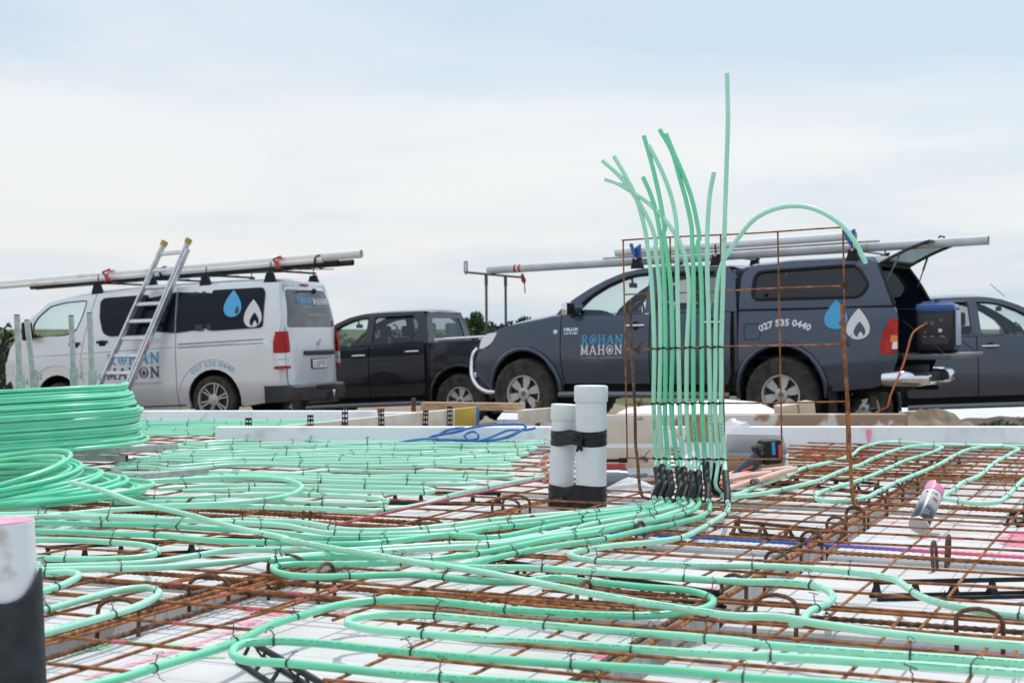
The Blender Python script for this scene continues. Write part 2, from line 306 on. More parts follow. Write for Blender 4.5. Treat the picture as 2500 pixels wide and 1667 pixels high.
# slab axes: mesh runs turned 23 degrees to the view
TH = -.4033; AX = Vector((math.cos(TH), math.sin(TH), 0)); BX = Vector((-math.sin(TH), math.cos(TH), 0)); P0 = Vector((.76, 4.0332, 0))
def ab(a, b, z=0.): return P0 + AX*a + BX*b + Vector((0, 0, z))
PIPES = {
 'hairA': [(0.825,2.514,0.009),(0.672,2.569,0.009),(0.522,2.624,0.009),(0.385,2.667,0.009),(0.283,2.714,0.009),(0.157,2.75,0.009),(-0.037,2.806,0.009),(-0.152,2.849,0.009),(-0.256,2.894,0.009),(-0.35,2.942,0.009),(-0.437,2.968,0.009),(-0.49,2.957,0.009),(-0.506,2.948,0.009),(-0.516,2.909,0.009),(-0.514,2.869,0.009),(-0.501,2.826,0.009),(-0.468,2.79,0.009),(-0.409,2.777,0.009),(-0.318,2.741,0.009),(-0.185,2.681,0.009),(-0.038,2.639,0.009),(0.047,2.617,0.009),(0.207,2.569,0.009),(0.428,2.506,0.009)],
 'hairB': [(0.883,2.69,0.009),(0.72,2.753,0.009),(0.558,2.803,0.009),(0.41,2.844,0.009),(0.299,2.871,0.009),(0.167,2.92,0.009),(0.054,2.957,0.009),(-0.039,2.985,0.009),(-0.09,3.005,0.009),(-0.186,3.037,0.009),(-0.272,3.075,0.009),(-0.311,3.108,0.009),(-0.331,3.14,0.009),(-0.334,3.176,0.009),(-0.321,3.205,0.009),(-0.286,3.229,0.009),(-0.223,3.239,0.009),(-0.146,3.218,0.009),(-0.042,3.168,0.009),(0.057,3.127,0.009),(0.199,3.065,0.009),(0.337,3.011,0.009),(0.425,2.97,0.009),(0.491,2.925,0.009),(0.616,2.871,0.009),(0.761,2.823,0.009),(0.909,2.769,0.009)],
 'loopD': [(-0.246,3.933,0.012),(-0.207,3.883,0.012),(-0.145,3.848,0.012),(-0.05,3.841,0.012),(0.04,3.841,0.012),(0.158,3.797,0.012),(0.301,3.729,0.012),(0.439,3.67,0.012),(0.548,3.63,0.012),(0.609,3.63,0.012),(0.662,3.609,0.012),(0.694,3.572,0.012),(0.709,3.51,0.012),(0.708,3.447,0.012),(0.692,3.386,0.012),(0.666,3.327,0.012),(0.632,3.278,0.012),(0.605,3.216,0.012),(0.579,3.131,0.012),(0.558,3.124,0.012)],
 'tail': [(-1.4,4.95,0.109),(-1.294,4.88,0.096),(-1.145,4.74,0.071),(-0.972,4.62,0.051),(-0.804,4.481,0.03),(-0.609,4.227,0.03),(-0.622,4.231,0.03),(-0.469,4.05,0.03),(-0.365,3.951,0.03),(-0.233,3.809,0.03),(-0.14,3.729,0.03),(-0.048,3.634,0.03),(0.063,3.501,0.03),(0.167,3.374,0.03),(0.264,3.27,0.03),(0.356,3.184,0.03),(0.445,3.109,0.03),(0.521,3.104,0.03),(0.602,3.024,0.03),(0.7,2.941,0.03),(0.799,2.881,0.03),(0.925,2.821,0.03),(0.996,2.802,0.03)],
 'M1': [(0.367,6.429,0.009),(0.146,6.172,0.009),(-0.038,5.867,0.009),(-0.125,5.686,0.009),(-0.207,5.511,0.009),(-0.263,5.321,0.009),(-0.305,5.196,0.009),(-0.371,5.093,0.009),(-0.464,5.027,0.009),(-0.544,5.043,0.009),(-0.628,5.086,0.009),(-0.752,5.117,0.009),(-0.876,5.144,0.009),(-1.083,5.144,0.009),(-1.231,5.093,0.009),(-1.333,5.027,0.009),(-1.452,4.899,0.009),(-1.575,4.808,0.009)],
 'M2': [(-1.389,5.396,0.009),(-1.14,5.415,0.009),(-1.024,5.472,0.009),(-0.811,5.519,0.009),(-0.678,5.492,0.009),(-0.545,5.445,0.009),(-0.454,5.377,0.009),(-0.422,5.303,0.009),(-0.434,5.238,0.009),(-0.522,5.214,0.009),(-0.648,5.242,0.009),(-0.777,5.285,0.009),(-0.903,5.303,0.009),(-1.116,5.303,0.009),(-1.351,5.249,0.009)],
 'M3': [(-1.288,5.694,0.009),(-1.131,5.801,0.009),(-0.901,5.823,0.009),(-0.717,5.801,0.009),(-0.531,5.758,0.009),(-0.349,5.724,0.009),(-0.291,5.673,0.009),(-0.282,5.624,0.009),(-0.306,5.583,0.009),(-0.428,5.583,0.009),(-0.606,5.62,0.009),(-0.754,5.673,0.009),(-0.926,5.694,0.009),(-1.186,5.632,0.009)],
 'M4': [(-1.415,6.051,0.009),(-1.193,6.123,0.009),(-0.999,6.148,0.009),(-0.852,6.123,0.009),(-0.655,6.075,0.009),(-0.417,6.051,0.009),(-0.228,6.051,0.009),(-0.146,5.981,0.009),(-0.138,5.912,0.009),(-0.198,5.867,0.009),(-0.359,5.881,0.009),(-0.499,5.912,0.009),(-0.74,5.99,0.009),(-0.889,6.051,0.009),(-1.17,6.004,0.009),(-1.347,5.958,0.009)],
 'M5': [(-1.565,6.272,0.009),(-1.237,6.35,0.009),(-0.898,6.283,0.009),(-0.741,6.402,0.009),(-0.538,6.365,0.009),(-0.287,6.324,0.009),(-0.09,6.313,0.009),(-0.006,6.262,0.009),(0.005,6.197,0.009),(-0.039,6.148,0.009),(-0.135,6.133,0.009),(-0.329,6.172,0.009),(-0.617,6.162,0.009),(-0.867,6.232,0.009),(-1.299,6.172,0.009)],
 'M6': [(-1.431,5.736,0.027),(-1.236,5.871,0.027),(-1.065,5.941,0.027),(-0.94,5.926,0.027),(-0.863,5.871,0.027),(-0.789,5.736,0.027),(-0.755,5.62,0.027),(-0.747,5.496,0.027),(-0.755,5.366,0.027),(-0.791,5.242,0.027),(-0.875,5.134,0.027),(-0.986,5.058,0.027),(-1.152,5.007,0.027)],
 'F0': [(-1.676,8.017,0.009),(-1.575,7.879,0.009),(-1.462,7.997,0.009),(-1.332,8.045,0.009),(-1.202,8.101,0.009),(-1.059,8.064,0.009),(-0.906,7.939,0.009),(-0.771,7.955,0.009),(-0.636,7.975,0.009),(-0.499,7.966,0.009),(-0.366,8.059,0.009),(-0.227,8.035,0.009),(-0.089,8.024,0.009),(0.048,7.954,0.009),(0.148,7.984,0.009),(0.166,7.914,0.009),(0.146,7.846,0.009),(0.047,7.805,0.009),(-0.087,7.808,0.009),(-0.221,7.833,0.009),(-0.357,7.856,0.009),(-0.489,7.816,0.009),(-0.628,7.867,0.009),(-0.759,7.83,0.009),(-0.89,7.799,0.009),(-1.023,7.789,0.009),(-1.166,7.857,0.009),(-1.296,7.825,0.009),(-1.432,7.832,0.009),(-1.546,7.731,0.009),(-1.648,7.814,0.009),(-1.662,7.74,0.009),(-1.631,7.667,0.009),(-1.51,7.552,0.009),(-1.395,7.632,0.009),(-1.266,7.645,0.009),(-1.143,7.703,0.009),(-1.009,7.689,0.009),(-0.875,7.667,0.009),(-0.737,7.598,0.009),(-0.609,7.634,0.009),(-0.477,7.627,0.009),(-0.348,7.666,0.009),(-0.217,7.665,0.009),(-0.085,7.683,0.009),(0.047,7.683,0.009),(0.1,7.637,0.009),(0.117,7.569,0.009),(0.098,7.503,0.009),(0.045,7.437,0.009),(-0.083,7.452,0.009),(-0.21,7.43,0.009),(-0.34,7.487,0.009),(-0.47,7.507,0.009),(-0.599,7.511,0.009),(-0.725,7.484,0.009),(-0.854,7.484,0.009),(-0.974,7.419,0.009),(-1.1,7.411,0.009),(-1.237,7.467,0.009),(-1.372,7.506,0.009),(-1.449,7.431,0.009),(-1.59,7.36,0.009),(-1.602,7.36,0.009),(-1.618,7.304,0.009),(-1.615,7.223,0.009),(-1.597,7.196,0.009),(-1.459,7.263,0.009),(-1.331,7.284,0.009),(-1.219,7.36,0.009),(-1.086,7.318,0.009),(-0.964,7.343,0.009),(-0.839,7.35,0.009),(-0.71,7.326,0.009),(-0.581,7.282,0.009),(-0.455,7.272,0.009),(-0.333,7.336,0.009),(-0.207,7.31,0.009),(-0.082,7.363,0.009),(0.056,7.304,0.009),(0.072,7.25,0.009),(0.055,7.196,0.009),(-0.079,7.14,0.009),(-0.204,7.205,0.009),(-0.328,7.211,0.009),(-0.45,7.192,0.009),(-0.575,7.208,0.009),(-0.7,7.216,0.009),(-0.823,7.215,0.009),(-0.94,7.164,0.009),(-1.068,7.191,0.009),(-1.189,7.177,0.009),(-1.305,7.141,0.009),(-1.492,7.129,0.009),(-1.627,7.064,0.009),(-1.638,7.064,0.009),(-1.655,7.019,0.009),(-1.681,6.95,0.009),(-1.664,6.925,0.009),(-1.532,6.987,0.009),(-1.391,6.954,0.009),(-1.279,6.997,0.009),(-1.156,6.98,0.009),(-1.041,7.01,0.009),(-0.927,7.057,0.009),(-0.808,7.081,0.009),(-0.683,7.05,0.009),(-0.561,7.037,0.009),(-0.438,7.002,0.009),(-0.317,6.975,0.009),(-0.199,7.034,0.009),(-0.078,7.075,0.009),(0.015,7.025,0.009),(0.032,6.968,0.009),(0.015,6.912,0.009),(-0.076,6.9,0.009),(-0.195,6.906,0.009),(-0.315,6.923,0.009),(-0.431,6.892,0.009),(-0.55,6.893,0.009),(-0.666,6.875,0.009),(-0.789,6.91,0.009),(-0.904,6.883,0.009),(-1.024,6.896,0.009),(-1.15,6.944,0.009),(-1.264,6.914,0.009),(-1.365,6.823,0.009),(-1.538,6.851,0.009),(-1.667,6.791,0.009),(-1.678,6.791,0.009),(-1.693,6.743,0.009),(-1.687,6.673,0.009),(-1.671,6.65,0.009),(-1.544,6.708,0.009),(-1.429,6.579,0.009),(-1.337,6.686,0.009),(-1.238,6.771,0.009),(-1.118,6.752,0.009),(-1.003,6.756,0.009),(-0.886,6.746,0.009),(-0.77,6.75,0.009),(-0.655,6.755,0.009),(-0.539,6.754,0.009),(-0.425,6.781,0.009),(-0.308,6.78,0.009),(-0.191,6.752,0.009),(-0.075,6.785,0.009),(-0.022,6.743,0.009),(-0.006,6.685,0.009),(-0.022,6.628,0.009),(-0.074,6.631,0.009),(-0.187,6.629,0.009),(-0.303,6.665,0.009),(-0.414,6.621,0.009),(-0.527,6.61,0.009),(-0.638,6.583,0.009),(-0.753,6.601,0.009),(-0.867,6.602,0.009),(-0.988,6.653,0.009),(-1.106,6.679,0.009),(-1.216,6.654,0.009),(-1.306,6.531,0.009),(-1.399,6.443,0.009),(-1.538,6.571,0.009),(-1.662,6.516,0.009),(-1.672,6.516,0.009)],
 'G0': [(-2.716,9.678,0.009),(-2.555,9.699,0.009),(-2.392,9.71,0.009),(-2.226,9.715,0.009),(-2.055,9.696,0.009),(-1.892,9.712,0.009),(-1.72,9.682,0.009),(-1.553,9.681,0.009),(-1.392,9.712,0.009),(-1.224,9.708,0.009),(-1.019,9.697,0.009)],
 'G1': [(-2.667,9.503,0.009),(-2.506,9.511,0.009),(-2.341,9.504,0.009),(-2.182,9.525,0.009),(-2.021,9.535,0.009),(-1.856,9.528,0.009),(-1.688,9.504,0.009),(-1.529,9.529,0.009),(-1.365,9.525,0.009),(-1.201,9.522,0.009),(-1.126,9.518,0.009)],
 'G2': [(-2.614,9.315,0.009),(-2.454,9.316,0.009),(-2.289,9.293,0.009),(-2.137,9.327,0.009),(-1.978,9.334,0.009),(-1.81,9.292,0.009),(-1.651,9.294,0.009),(-1.491,9.29,0.009),(-1.335,9.314,0.009),(-1.218,9.311,0.009)],
 'G3': [(-2.552,9.094,0.009),(-2.396,9.095,0.009),(-2.248,9.126,0.009),(-2.086,9.103,0.009),(-1.929,9.099,0.009),(-1.774,9.107,0.009),(-1.619,9.113,0.009),(-1.464,9.123,0.009),(-1.327,9.114,0.009)],
 'G4': [(-2.506,8.931,0.009),(-2.354,8.936,0.009),(-2.202,8.942,0.009),(-2.044,8.921,0.009),(-1.894,8.933,0.009),(-1.736,8.912,0.009),(-1.589,8.943,0.009),(-1.397,8.924,0.009)],
 'G5': [(-2.441,8.697,0.009),(-2.294,8.705,0.009),(-2.142,8.696,0.009),(-1.993,8.697,0.009),(-1.844,8.697,0.009),(-1.697,8.71,0.009),(-1.521,8.713,0.009)],
 'G6': [(-2.397,8.539,0.009),(-2.243,8.512,0.009),(-2.102,8.533,0.009),(-1.954,8.528,0.009),(-1.805,8.515,0.009),(-1.633,8.521,0.009)],
 'u1': [(0.372,5.722,1.222),(0.413,5.705,1.149),(0.448,5.692,1.075),(0.472,5.682,0.996),(0.489,5.675,0.915),(0.487,5.676,0.922),(0.499,5.671,0.831),(0.508,5.668,0.725),(0.515,5.665,0.523),(0.514,5.665,0.422),(0.513,5.666,0.324),(0.516,5.665,0.232),(0.519,5.664,0.174),(0.52,5.663,0.125),(0.517,5.55,0.068),(0.508,5.432,0.038),(0.494,5.415,0.017),(0.476,5.249,0.011),(0.373,5.12,0.011),(0.247,5.003,0.011),(0.089,4.892,0.011),(-0.063,4.779,0.011),(-0.176,4.669,0.011),(-0.314,4.559,0.011),(-0.419,4.54,0.011),(-0.493,4.564,0.011),(-0.576,4.664,0.011),(-0.66,4.741,0.011),(-0.737,4.762,0.011),(-0.815,4.785,0.011),(-0.928,4.762,0.011),(-1.132,4.837,0.011),(-1.337,4.898,0.011),(-1.464,4.939,0.011),(-1.685,4.908,0.011)],
 'u2': [(0.331,5.738,1.208),(0.373,5.721,1.169),(0.408,5.707,1.13),(0.44,5.695,1.083),(0.472,5.682,1.031),(0.504,5.669,0.965),(0.521,5.662,0.899),(0.518,5.663,0.891),(0.527,5.66,0.811),(0.534,5.657,0.725),(0.537,5.656,0.523),(0.535,5.657,0.423),(0.533,5.658,0.324),(0.536,5.657,0.233),(0.538,5.656,0.175),(0.54,5.655,0.125),(0.537,5.539,0.068),(0.529,5.417,0.038),(0.514,5.401,0.017),(0.497,5.231,0.009),(0.327,5.036,0.009),(0.206,4.949,0.009),(0.087,4.816,0.009),(-0.061,4.69,0.009),(-0.172,4.56,0.009),(-0.275,4.499,0.009),(-0.413,4.473,0.009),(-0.52,4.494,0.009),(-0.601,4.574,0.009),(-0.686,4.671,0.009),(-0.804,4.719,0.009),(-0.969,4.778,0.009),(-1.126,4.813,0.009),(-1.288,4.856,0.009),(-1.448,4.883,0.009),(-1.667,4.856,0.009)],
 'u3': [(0.475,5.681,1.142),(0.501,5.67,1.081),(0.523,5.661,1.005),(0.538,5.656,0.919),(0.539,5.655,0.921),(0.546,5.652,0.825),(0.551,5.651,0.725),(0.554,5.649,0.524),(0.554,5.649,0.423),(0.553,5.65,0.325),(0.554,5.649,0.233),(0.559,5.647,0.175),(0.562,5.646,0.126),(0.557,5.519,0.068),(0.548,5.385,0.038),(0.535,5.367,0.017),(0.517,5.18,0.012),(0.405,5.021,0.012),(0.28,4.906,0.012),(0.161,4.772,0.012),(0.048,4.661,0.012),(-0.06,4.578,0.012),(-0.168,4.451,0.012),(-0.302,4.387,0.012),(-0.437,4.36,0.012),(-0.541,4.375,0.012),(-0.617,4.433,0.012),(-0.695,4.492,0.012),(-0.773,4.535,0.012),(-0.892,4.578,0.012),(-1.089,4.656,0.012),(-1.24,4.676,0.012),(-1.395,4.704,0.012),(-1.608,4.684,0.012)],
 'u4': [(0.478,5.679,1.291),(0.501,5.67,1.207),(0.523,5.661,1.115),(0.54,5.655,1.029),(0.552,5.65,0.939),(0.547,5.652,0.951),(0.556,5.648,0.875),(0.568,5.643,0.79),(0.574,5.641,0.699),(0.578,5.639,0.524),(0.576,5.64,0.423),(0.574,5.641,0.325),(0.58,5.639,0.234),(0.587,5.636,0.176),(0.594,5.633,0.127),(0.59,5.521,0.068),(0.582,5.402,0.038),(0.572,5.382,0.017),(0.557,5.215,0.012),(0.442,5.002,0.012),(0.335,4.868,0.012),(0.216,4.748,0.012),(0.12,4.633,0.012),(0.047,4.511,0.012),(-0.023,4.407,0.012),(-0.057,4.382,0.012),(-0.092,4.382,0.012),(-0.114,4.415,0.012),(-0.201,4.428,0.012),(-0.299,4.338,0.012),(-0.394,4.268,0.012),(-0.492,4.249,0.012),(-0.595,4.272,0.012),(-0.732,4.296,0.012),(-0.845,4.333,0.012),(-1.001,4.428,0.012),(-1.112,4.453,0.012),(-1.224,4.485,0.012),(-1.344,4.511,0.012),(-1.553,4.524,0.012)],
 'u5': [(0.494,5.673,1.257),(0.53,5.658,1.185),(0.559,5.647,1.114),(0.581,5.638,1.038),(0.593,5.633,0.953),(0.592,5.633,0.93),(0.594,5.633,0.825),(0.596,5.632,0.699),(0.599,5.631,0.524),(0.601,5.63,0.424),(0.603,5.63,0.326),(0.606,5.628,0.235),(0.611,5.626,0.177),(0.614,5.625,0.128),(0.61,5.518,0.068),(0.601,5.404,0.038),(0.591,5.384,0.017),(0.576,5.224,0.009),(0.462,5.004,0.009),(0.353,4.856,0.009),(0.251,4.719,0.009),(0.154,4.552,0.009),(0.046,4.412,0.009),(-0.056,4.294,0.009),(-0.161,4.275,0.009),(-0.291,4.219,0.009),(-0.386,4.177,0.009),(-0.48,4.144,0.009),(-0.579,4.159,0.009),(-0.71,4.166,0.009),(-0.761,4.155,0.009),(-0.811,4.078,0.009),(-0.872,3.994,0.009),(-0.923,3.943,0.009),(-1.006,3.907,0.009),(-1.147,3.879,0.009),(-1.324,3.854,0.009)],
 'u6': [(0.341,5.734,1.14),(0.378,5.719,1.126),(0.423,5.702,1.099),(0.462,5.686,1.073),(0.501,5.67,1.041),(0.55,5.651,0.989),(0.584,5.637,0.938),(0.595,5.632,0.92),(0.614,5.625,0.874),(0.627,5.619,0.819),(0.636,5.616,0.739),(0.628,5.619,0.524),(0.627,5.619,0.424),(0.627,5.62,0.326),(0.63,5.618,0.235),(0.636,5.616,0.178),(0.641,5.614,0.129),(0.632,5.488,0.068),(0.62,5.354,0.038),(0.611,5.334,0.017),(0.592,5.147,0.013),(0.515,4.954,0.013),(0.423,4.784,0.013),(0.302,4.64,0.013),(0.187,4.49,0.013),(0.079,4.382,0.013),(-0.023,4.253,0.013),(-0.055,4.218,0.013),(-0.158,4.184,0.013),(-0.285,4.132,0.013),(-0.377,4.088,0.013),(-0.47,4.062,0.013),(-0.559,4.019,0.013),(-0.674,3.957,0.013),(-0.787,3.881,0.013),(-0.896,3.828,0.013),(-1.012,3.815,0.013),(-1.124,3.8,0.013),(-1.299,3.781,0.013)],
 'u7': [(0.533,5.657,1.311),(0.574,5.641,1.234),(0.603,5.629,1.132),(0.627,5.619,1.042),(0.644,5.612,0.951),(0.645,5.612,0.919),(0.65,5.61,0.799),(0.651,5.61,0.674),(0.65,5.61,0.524),(0.65,5.61,0.424),(0.651,5.61,0.327),(0.654,5.608,0.236),(0.661,5.606,0.178),(0.666,5.604,0.13),(0.657,5.499,0.068),(0.646,5.386,0.038),(0.64,5.365,0.017),(0.623,5.206,0.009),(0.567,5.004,0.009),(0.463,4.816,0.009),(0.338,4.642,0.009),(0.221,4.481,0.009),(0.114,4.379,0.009),(0.011,4.235,0.009),(-0.054,4.144,0.009),(-0.121,4.063,0.009),(-0.243,3.983,0.009),(-0.322,4,0.009),(-0.421,4.046,0.009),(-0.529,4.025,0.009),(-0.615,3.973,0.009)],
 'u8': [(0.555,5.648,1.295),(0.583,5.637,1.223),(0.612,5.625,1.152),(0.641,5.613,1.071),(0.66,5.606,0.986),(0.67,5.602,0.911),(0.666,5.603,0.908),(0.675,5.6,0.799),(0.679,5.598,0.674),(0.679,5.598,0.524),(0.68,5.598,0.425),(0.68,5.598,0.327),(0.683,5.597,0.237),(0.687,5.595,0.179),(0.69,5.594,0.131),(0.683,5.487,0.068),(0.674,5.372,0.038),(0.67,5.351,0.017),(0.657,5.189,0.009),(0.63,5.02,0.009),(0.582,4.868,0.009),(0.49,4.708,0.009),(0.366,4.541,0.009),(0.25,4.367,0.009),(0.144,4.265,0.009),(0.043,4.15,0.009),(-0.053,4.008,0.009),(-0.132,3.899,0.009),(-0.21,3.933,0.009),(-0.271,3.939,0.009),(-0.363,3.927,0.009),(-0.454,3.919,0.009),(-0.545,3.919,0.009),(-0.582,3.899,0.009),(-0.586,3.84,0.009),(-0.565,3.782,0.009),(-0.52,3.736,0.009),(-0.46,3.72,0.009),(-0.374,3.733,0.009),(-0.259,3.754,0.009),(-0.19,3.733,0.009),(-0.104,3.676,0.009),(0.005,3.644,0.009),(0.096,3.706,0.009),(0.172,3.653,0.009),(0.235,3.619,0.009),(0.316,3.569,0.009),(0.383,3.544,0.009),(0.419,3.499,0.009),(0.438,3.433,0.009),(0.434,3.373,0.009),(0.406,3.308,0.009),(0.352,3.259,0.009),(0.286,3.229,0.009),(0.185,3.232,0.009),(0.059,3.269,0.009),(-0.043,3.308,0.009),(-0.047,3.315,0.009),(-0.154,3.388,0.009),(-0.235,3.411,0.009),(-0.314,3.399,0.009),(-0.374,3.344,0.009),(-0.427,3.246,0.009),(-0.484,3.127,0.009),(-0.514,2.993,0.009),(-0.56,2.871,0.009),(-0.622,2.748,0.009),(-0.664,2.658,0.009),(-0.69,2.621,0.009),(-0.734,2.539,0.009)],
 'u11': [(0.763,5.562,1.499),(0.766,5.561,1.343),(0.762,5.563,1.171),(0.757,5.566,0.998),(0.754,5.567,0.899),(0.753,5.567,0.916),(0.752,5.568,0.822),(0.75,5.568,0.723),(0.745,5.571,0.525),(0.745,5.571,0.426),(0.744,5.571,0.329),(0.747,5.57,0.238),(0.752,5.568,0.181),(0.756,5.567,0.133),(0.746,5.455,0.068),(0.735,5.335,0.038),(0.731,5.314,0.017),(0.714,5.145,0.01),(0.665,4.916,0.01),(0.615,4.764,0.01),(0.546,4.566,0.01),(0.475,4.397,0.01),(0.38,4.299,0.01),(0.275,4.235,0.01),(0.189,4.148,0.01),(0.156,4.104,0.01),(0.151,4.056,0.01),(0.173,4.008,0.01),(0.226,3.952,0.01),(0.317,3.926,0.01),(0.465,3.886,0.01),(0.561,3.886,0.01),(0.678,3.863,0.01),(0.788,3.809,0.01),(0.862,3.745,0.01),(0.899,3.682,0.01),(0.902,3.579,0.01),(0.901,3.466,0.01),(0.913,3.39,0.01),(0.945,3.317,0.01),(0.982,3.268,0.01),(1.054,3.213,0.01),(1.127,3.173,0.01)],
 'u9': [(0.72,5.581,1.15),(0.708,5.586,1.089),(0.701,5.589,1.015),(0.697,5.59,0.925),(0.697,5.59,0.918),(0.697,5.59,0.798),(0.701,5.589,0.674),(0.704,5.588,0.525),(0.706,5.587,0.425),(0.708,5.586,0.328),(0.708,5.586,0.237),(0.711,5.585,0.18),(0.713,5.584,0.132),(0.705,5.544,0.068),(0.705,5.507,0.038),(0.724,5.517,0.017),(0.732,5.472,0.009),(0.768,5.492,0.009),(0.808,5.543,0.009),(0.901,5.779,0.009),(1.008,6.018,0.009),(1.099,6.212,0.009),(1.221,6.527,0.009),(1.333,6.708,0.009),(1.472,6.968,0.009),(1.573,7.209,0.009),(1.682,7.547,0.009),(1.788,7.775,0.009),(1.897,7.927,0.009),(2.004,7.91,0.009),(2.095,7.791,0.009),(2.262,7.736,0.009),(2.431,7.697,0.009),(2.611,7.697,0.009)],
 'u10': [(1.213,5.367,0.817),(1.189,5.378,0.873),(1.141,5.4,0.946),(1.083,5.425,0.992),(1.03,5.449,1.016),(0.967,5.476,1.021),(0.907,5.502,1.008),(0.852,5.525,0.976),(0.811,5.543,0.927),(0.776,5.558,0.874),(0.754,5.567,0.84),(0.74,5.573,0.798),(0.731,5.576,0.738),(0.727,5.578,0.649),(0.726,5.579,0.525),(0.725,5.579,0.425),(0.724,5.58,0.328),(0.727,5.579,0.238),(0.732,5.576,0.181),(0.737,5.574,0.132),(0.721,5.52,0.068),(0.713,5.468,0.038),(0.734,5.475,0.017),(0.731,5.408,0.011),(0.758,5.416,0.011),(0.808,5.454,0.011),(0.883,5.525,0.011),(1.029,5.739,0.011),(1.162,5.961,0.011),(1.247,6.152,0.011),(1.359,6.408,0.011),(1.473,6.628,0.011),(1.593,6.927,0.011),(1.741,7.253,0.011),(1.896,7.552,0.011),(2.008,7.687,0.011),(2.068,7.687,0.011),(2.094,7.626,0.011),(2.04,7.464,0.011),(1.901,7.172,0.011),(1.747,6.896,0.011),(1.575,6.516,0.011),(1.421,6.176,0.011),(1.291,5.915,0.011),(1.184,5.73,0.011),(1.103,5.573,0.011),(1.059,5.446,0.011),(1.047,5.341,0.011),(1.076,5.286,0.011),(1.127,5.296,0.011),(1.22,5.397,0.011),(1.306,5.581,0.011),(1.433,5.87,0.011),(1.566,6.142,0.011),(1.699,6.408,0.011),(1.856,6.745,0.011),(2.045,7.185,0.011),(2.205,7.5,0.011),(2.321,7.634,0.011),(2.404,7.611,0.011),(2.427,7.5,0.011),(2.319,7.253,0.011),(2.083,6.745,0.011),(1.84,6.162,0.011),(1.707,5.915,0.011),(1.607,5.675,0.011),(1.516,5.474,0.011),(1.483,5.37,0.011),(1.508,5.296,0.011),(1.549,5.225,0.011),(1.614,5.239,0.011),(1.705,5.397,0.011),(1.831,5.696,0.011),(1.976,6.031,0.011),(2.131,6.355,0.011)],
 'HL1': [(-1.469,4.379,0.009),(-1.303,4.359,0.009),(-1.186,4.342,0.009),(-1.072,4.294,0.009),(-1.002,4.253,0.009),(-0.961,4.205,0.009),(-0.939,4.15,0.009),(-0.937,4.085,0.009),(-0.96,4.035,0.009),(-1.031,4.004,0.009),(-1.156,4.004,0.009),(-1.2,4.014,0.009),(-1.365,4.067,0.009)],
 'HL2': [(-1.212,3.788,0.009),(-1.116,3.773,0.009),(-1.079,3.788,0.009),(-1.052,3.773,0.009),(-1.035,3.729,0.009),(-1.034,3.658,0.009),(-1.041,3.585,0.009),(-1.064,3.496,0.009)],
 'HL3': [(-1.007,3.224,0.013),(-0.972,3.286,0.013),(-0.951,3.348,0.013),(-0.913,3.441,0.013),(-0.878,3.516,0.013),(-0.83,3.545,0.013),(-0.798,3.512,0.013),(-0.782,3.454,0.013),(-0.785,3.378,0.013),(-0.795,3.308,0.013),(-0.827,3.21,0.013),(-0.867,3.113,0.013),(-0.899,3.038,0.013),(-0.929,2.974,0.013)]}
SHEATH = {
 'u1': [(0.52,5.663,0.175),(0.52,5.663,0.125),(0.517,5.55,0.068),(0.508,5.432,0.038),(0.494,5.415,0.017)],
 'u2': [(0.54,5.655,0.175),(0.54,5.655,0.125),(0.537,5.539,0.068),(0.529,5.417,0.038),(0.514,5.401,0.017)],
 'u3': [(0.562,5.646,0.176),(0.562,5.646,0.126),(0.557,5.519,0.068),(0.548,5.385,0.038),(0.535,5.367,0.017)],
 'u4': [(0.594,5.633,0.177),(0.594,5.633,0.127),(0.59,5.521,0.068),(0.582,5.402,0.038),(0.572,5.382,0.017)],
 'u5': [(0.614,5.625,0.178),(0.614,5.625,0.128),(0.61,5.518,0.068),(0.601,5.404,0.038),(0.591,5.384,0.017)],
 'u6': [(0.641,5.614,0.179),(0.641,5.614,0.129),(0.632,5.488,0.068),(0.62,5.354,0.038),(0.611,5.334,0.017)],
 'u7': [(0.666,5.604,0.18),(0.666,5.604,0.13),(0.657,5.499,0.068),(0.646,5.386,0.038),(0.64,5.365,0.017)],
 'u8': [(0.69,5.594,0.181),(0.69,5.594,0.131),(0.683,5.487,0.068),(0.674,5.372,0.038),(0.67,5.351,0.017)],
 'u11': [(0.756,5.567,0.183),(0.756,5.567,0.133),(0.746,5.455,0.068),(0.735,5.335,0.038),(0.731,5.314,0.017)],
 'u9': [(0.713,5.584,0.182),(0.713,5.584,0.132),(0.705,5.544,0.068),(0.705,5.507,0.038),(0.724,5.517,0.017)],
 'u10': [(0.737,5.574,0.182),(0.737,5.574,0.132),(0.721,5.52,0.068),(0.713,5.468,0.038),(0.734,5.475,0.017)]}
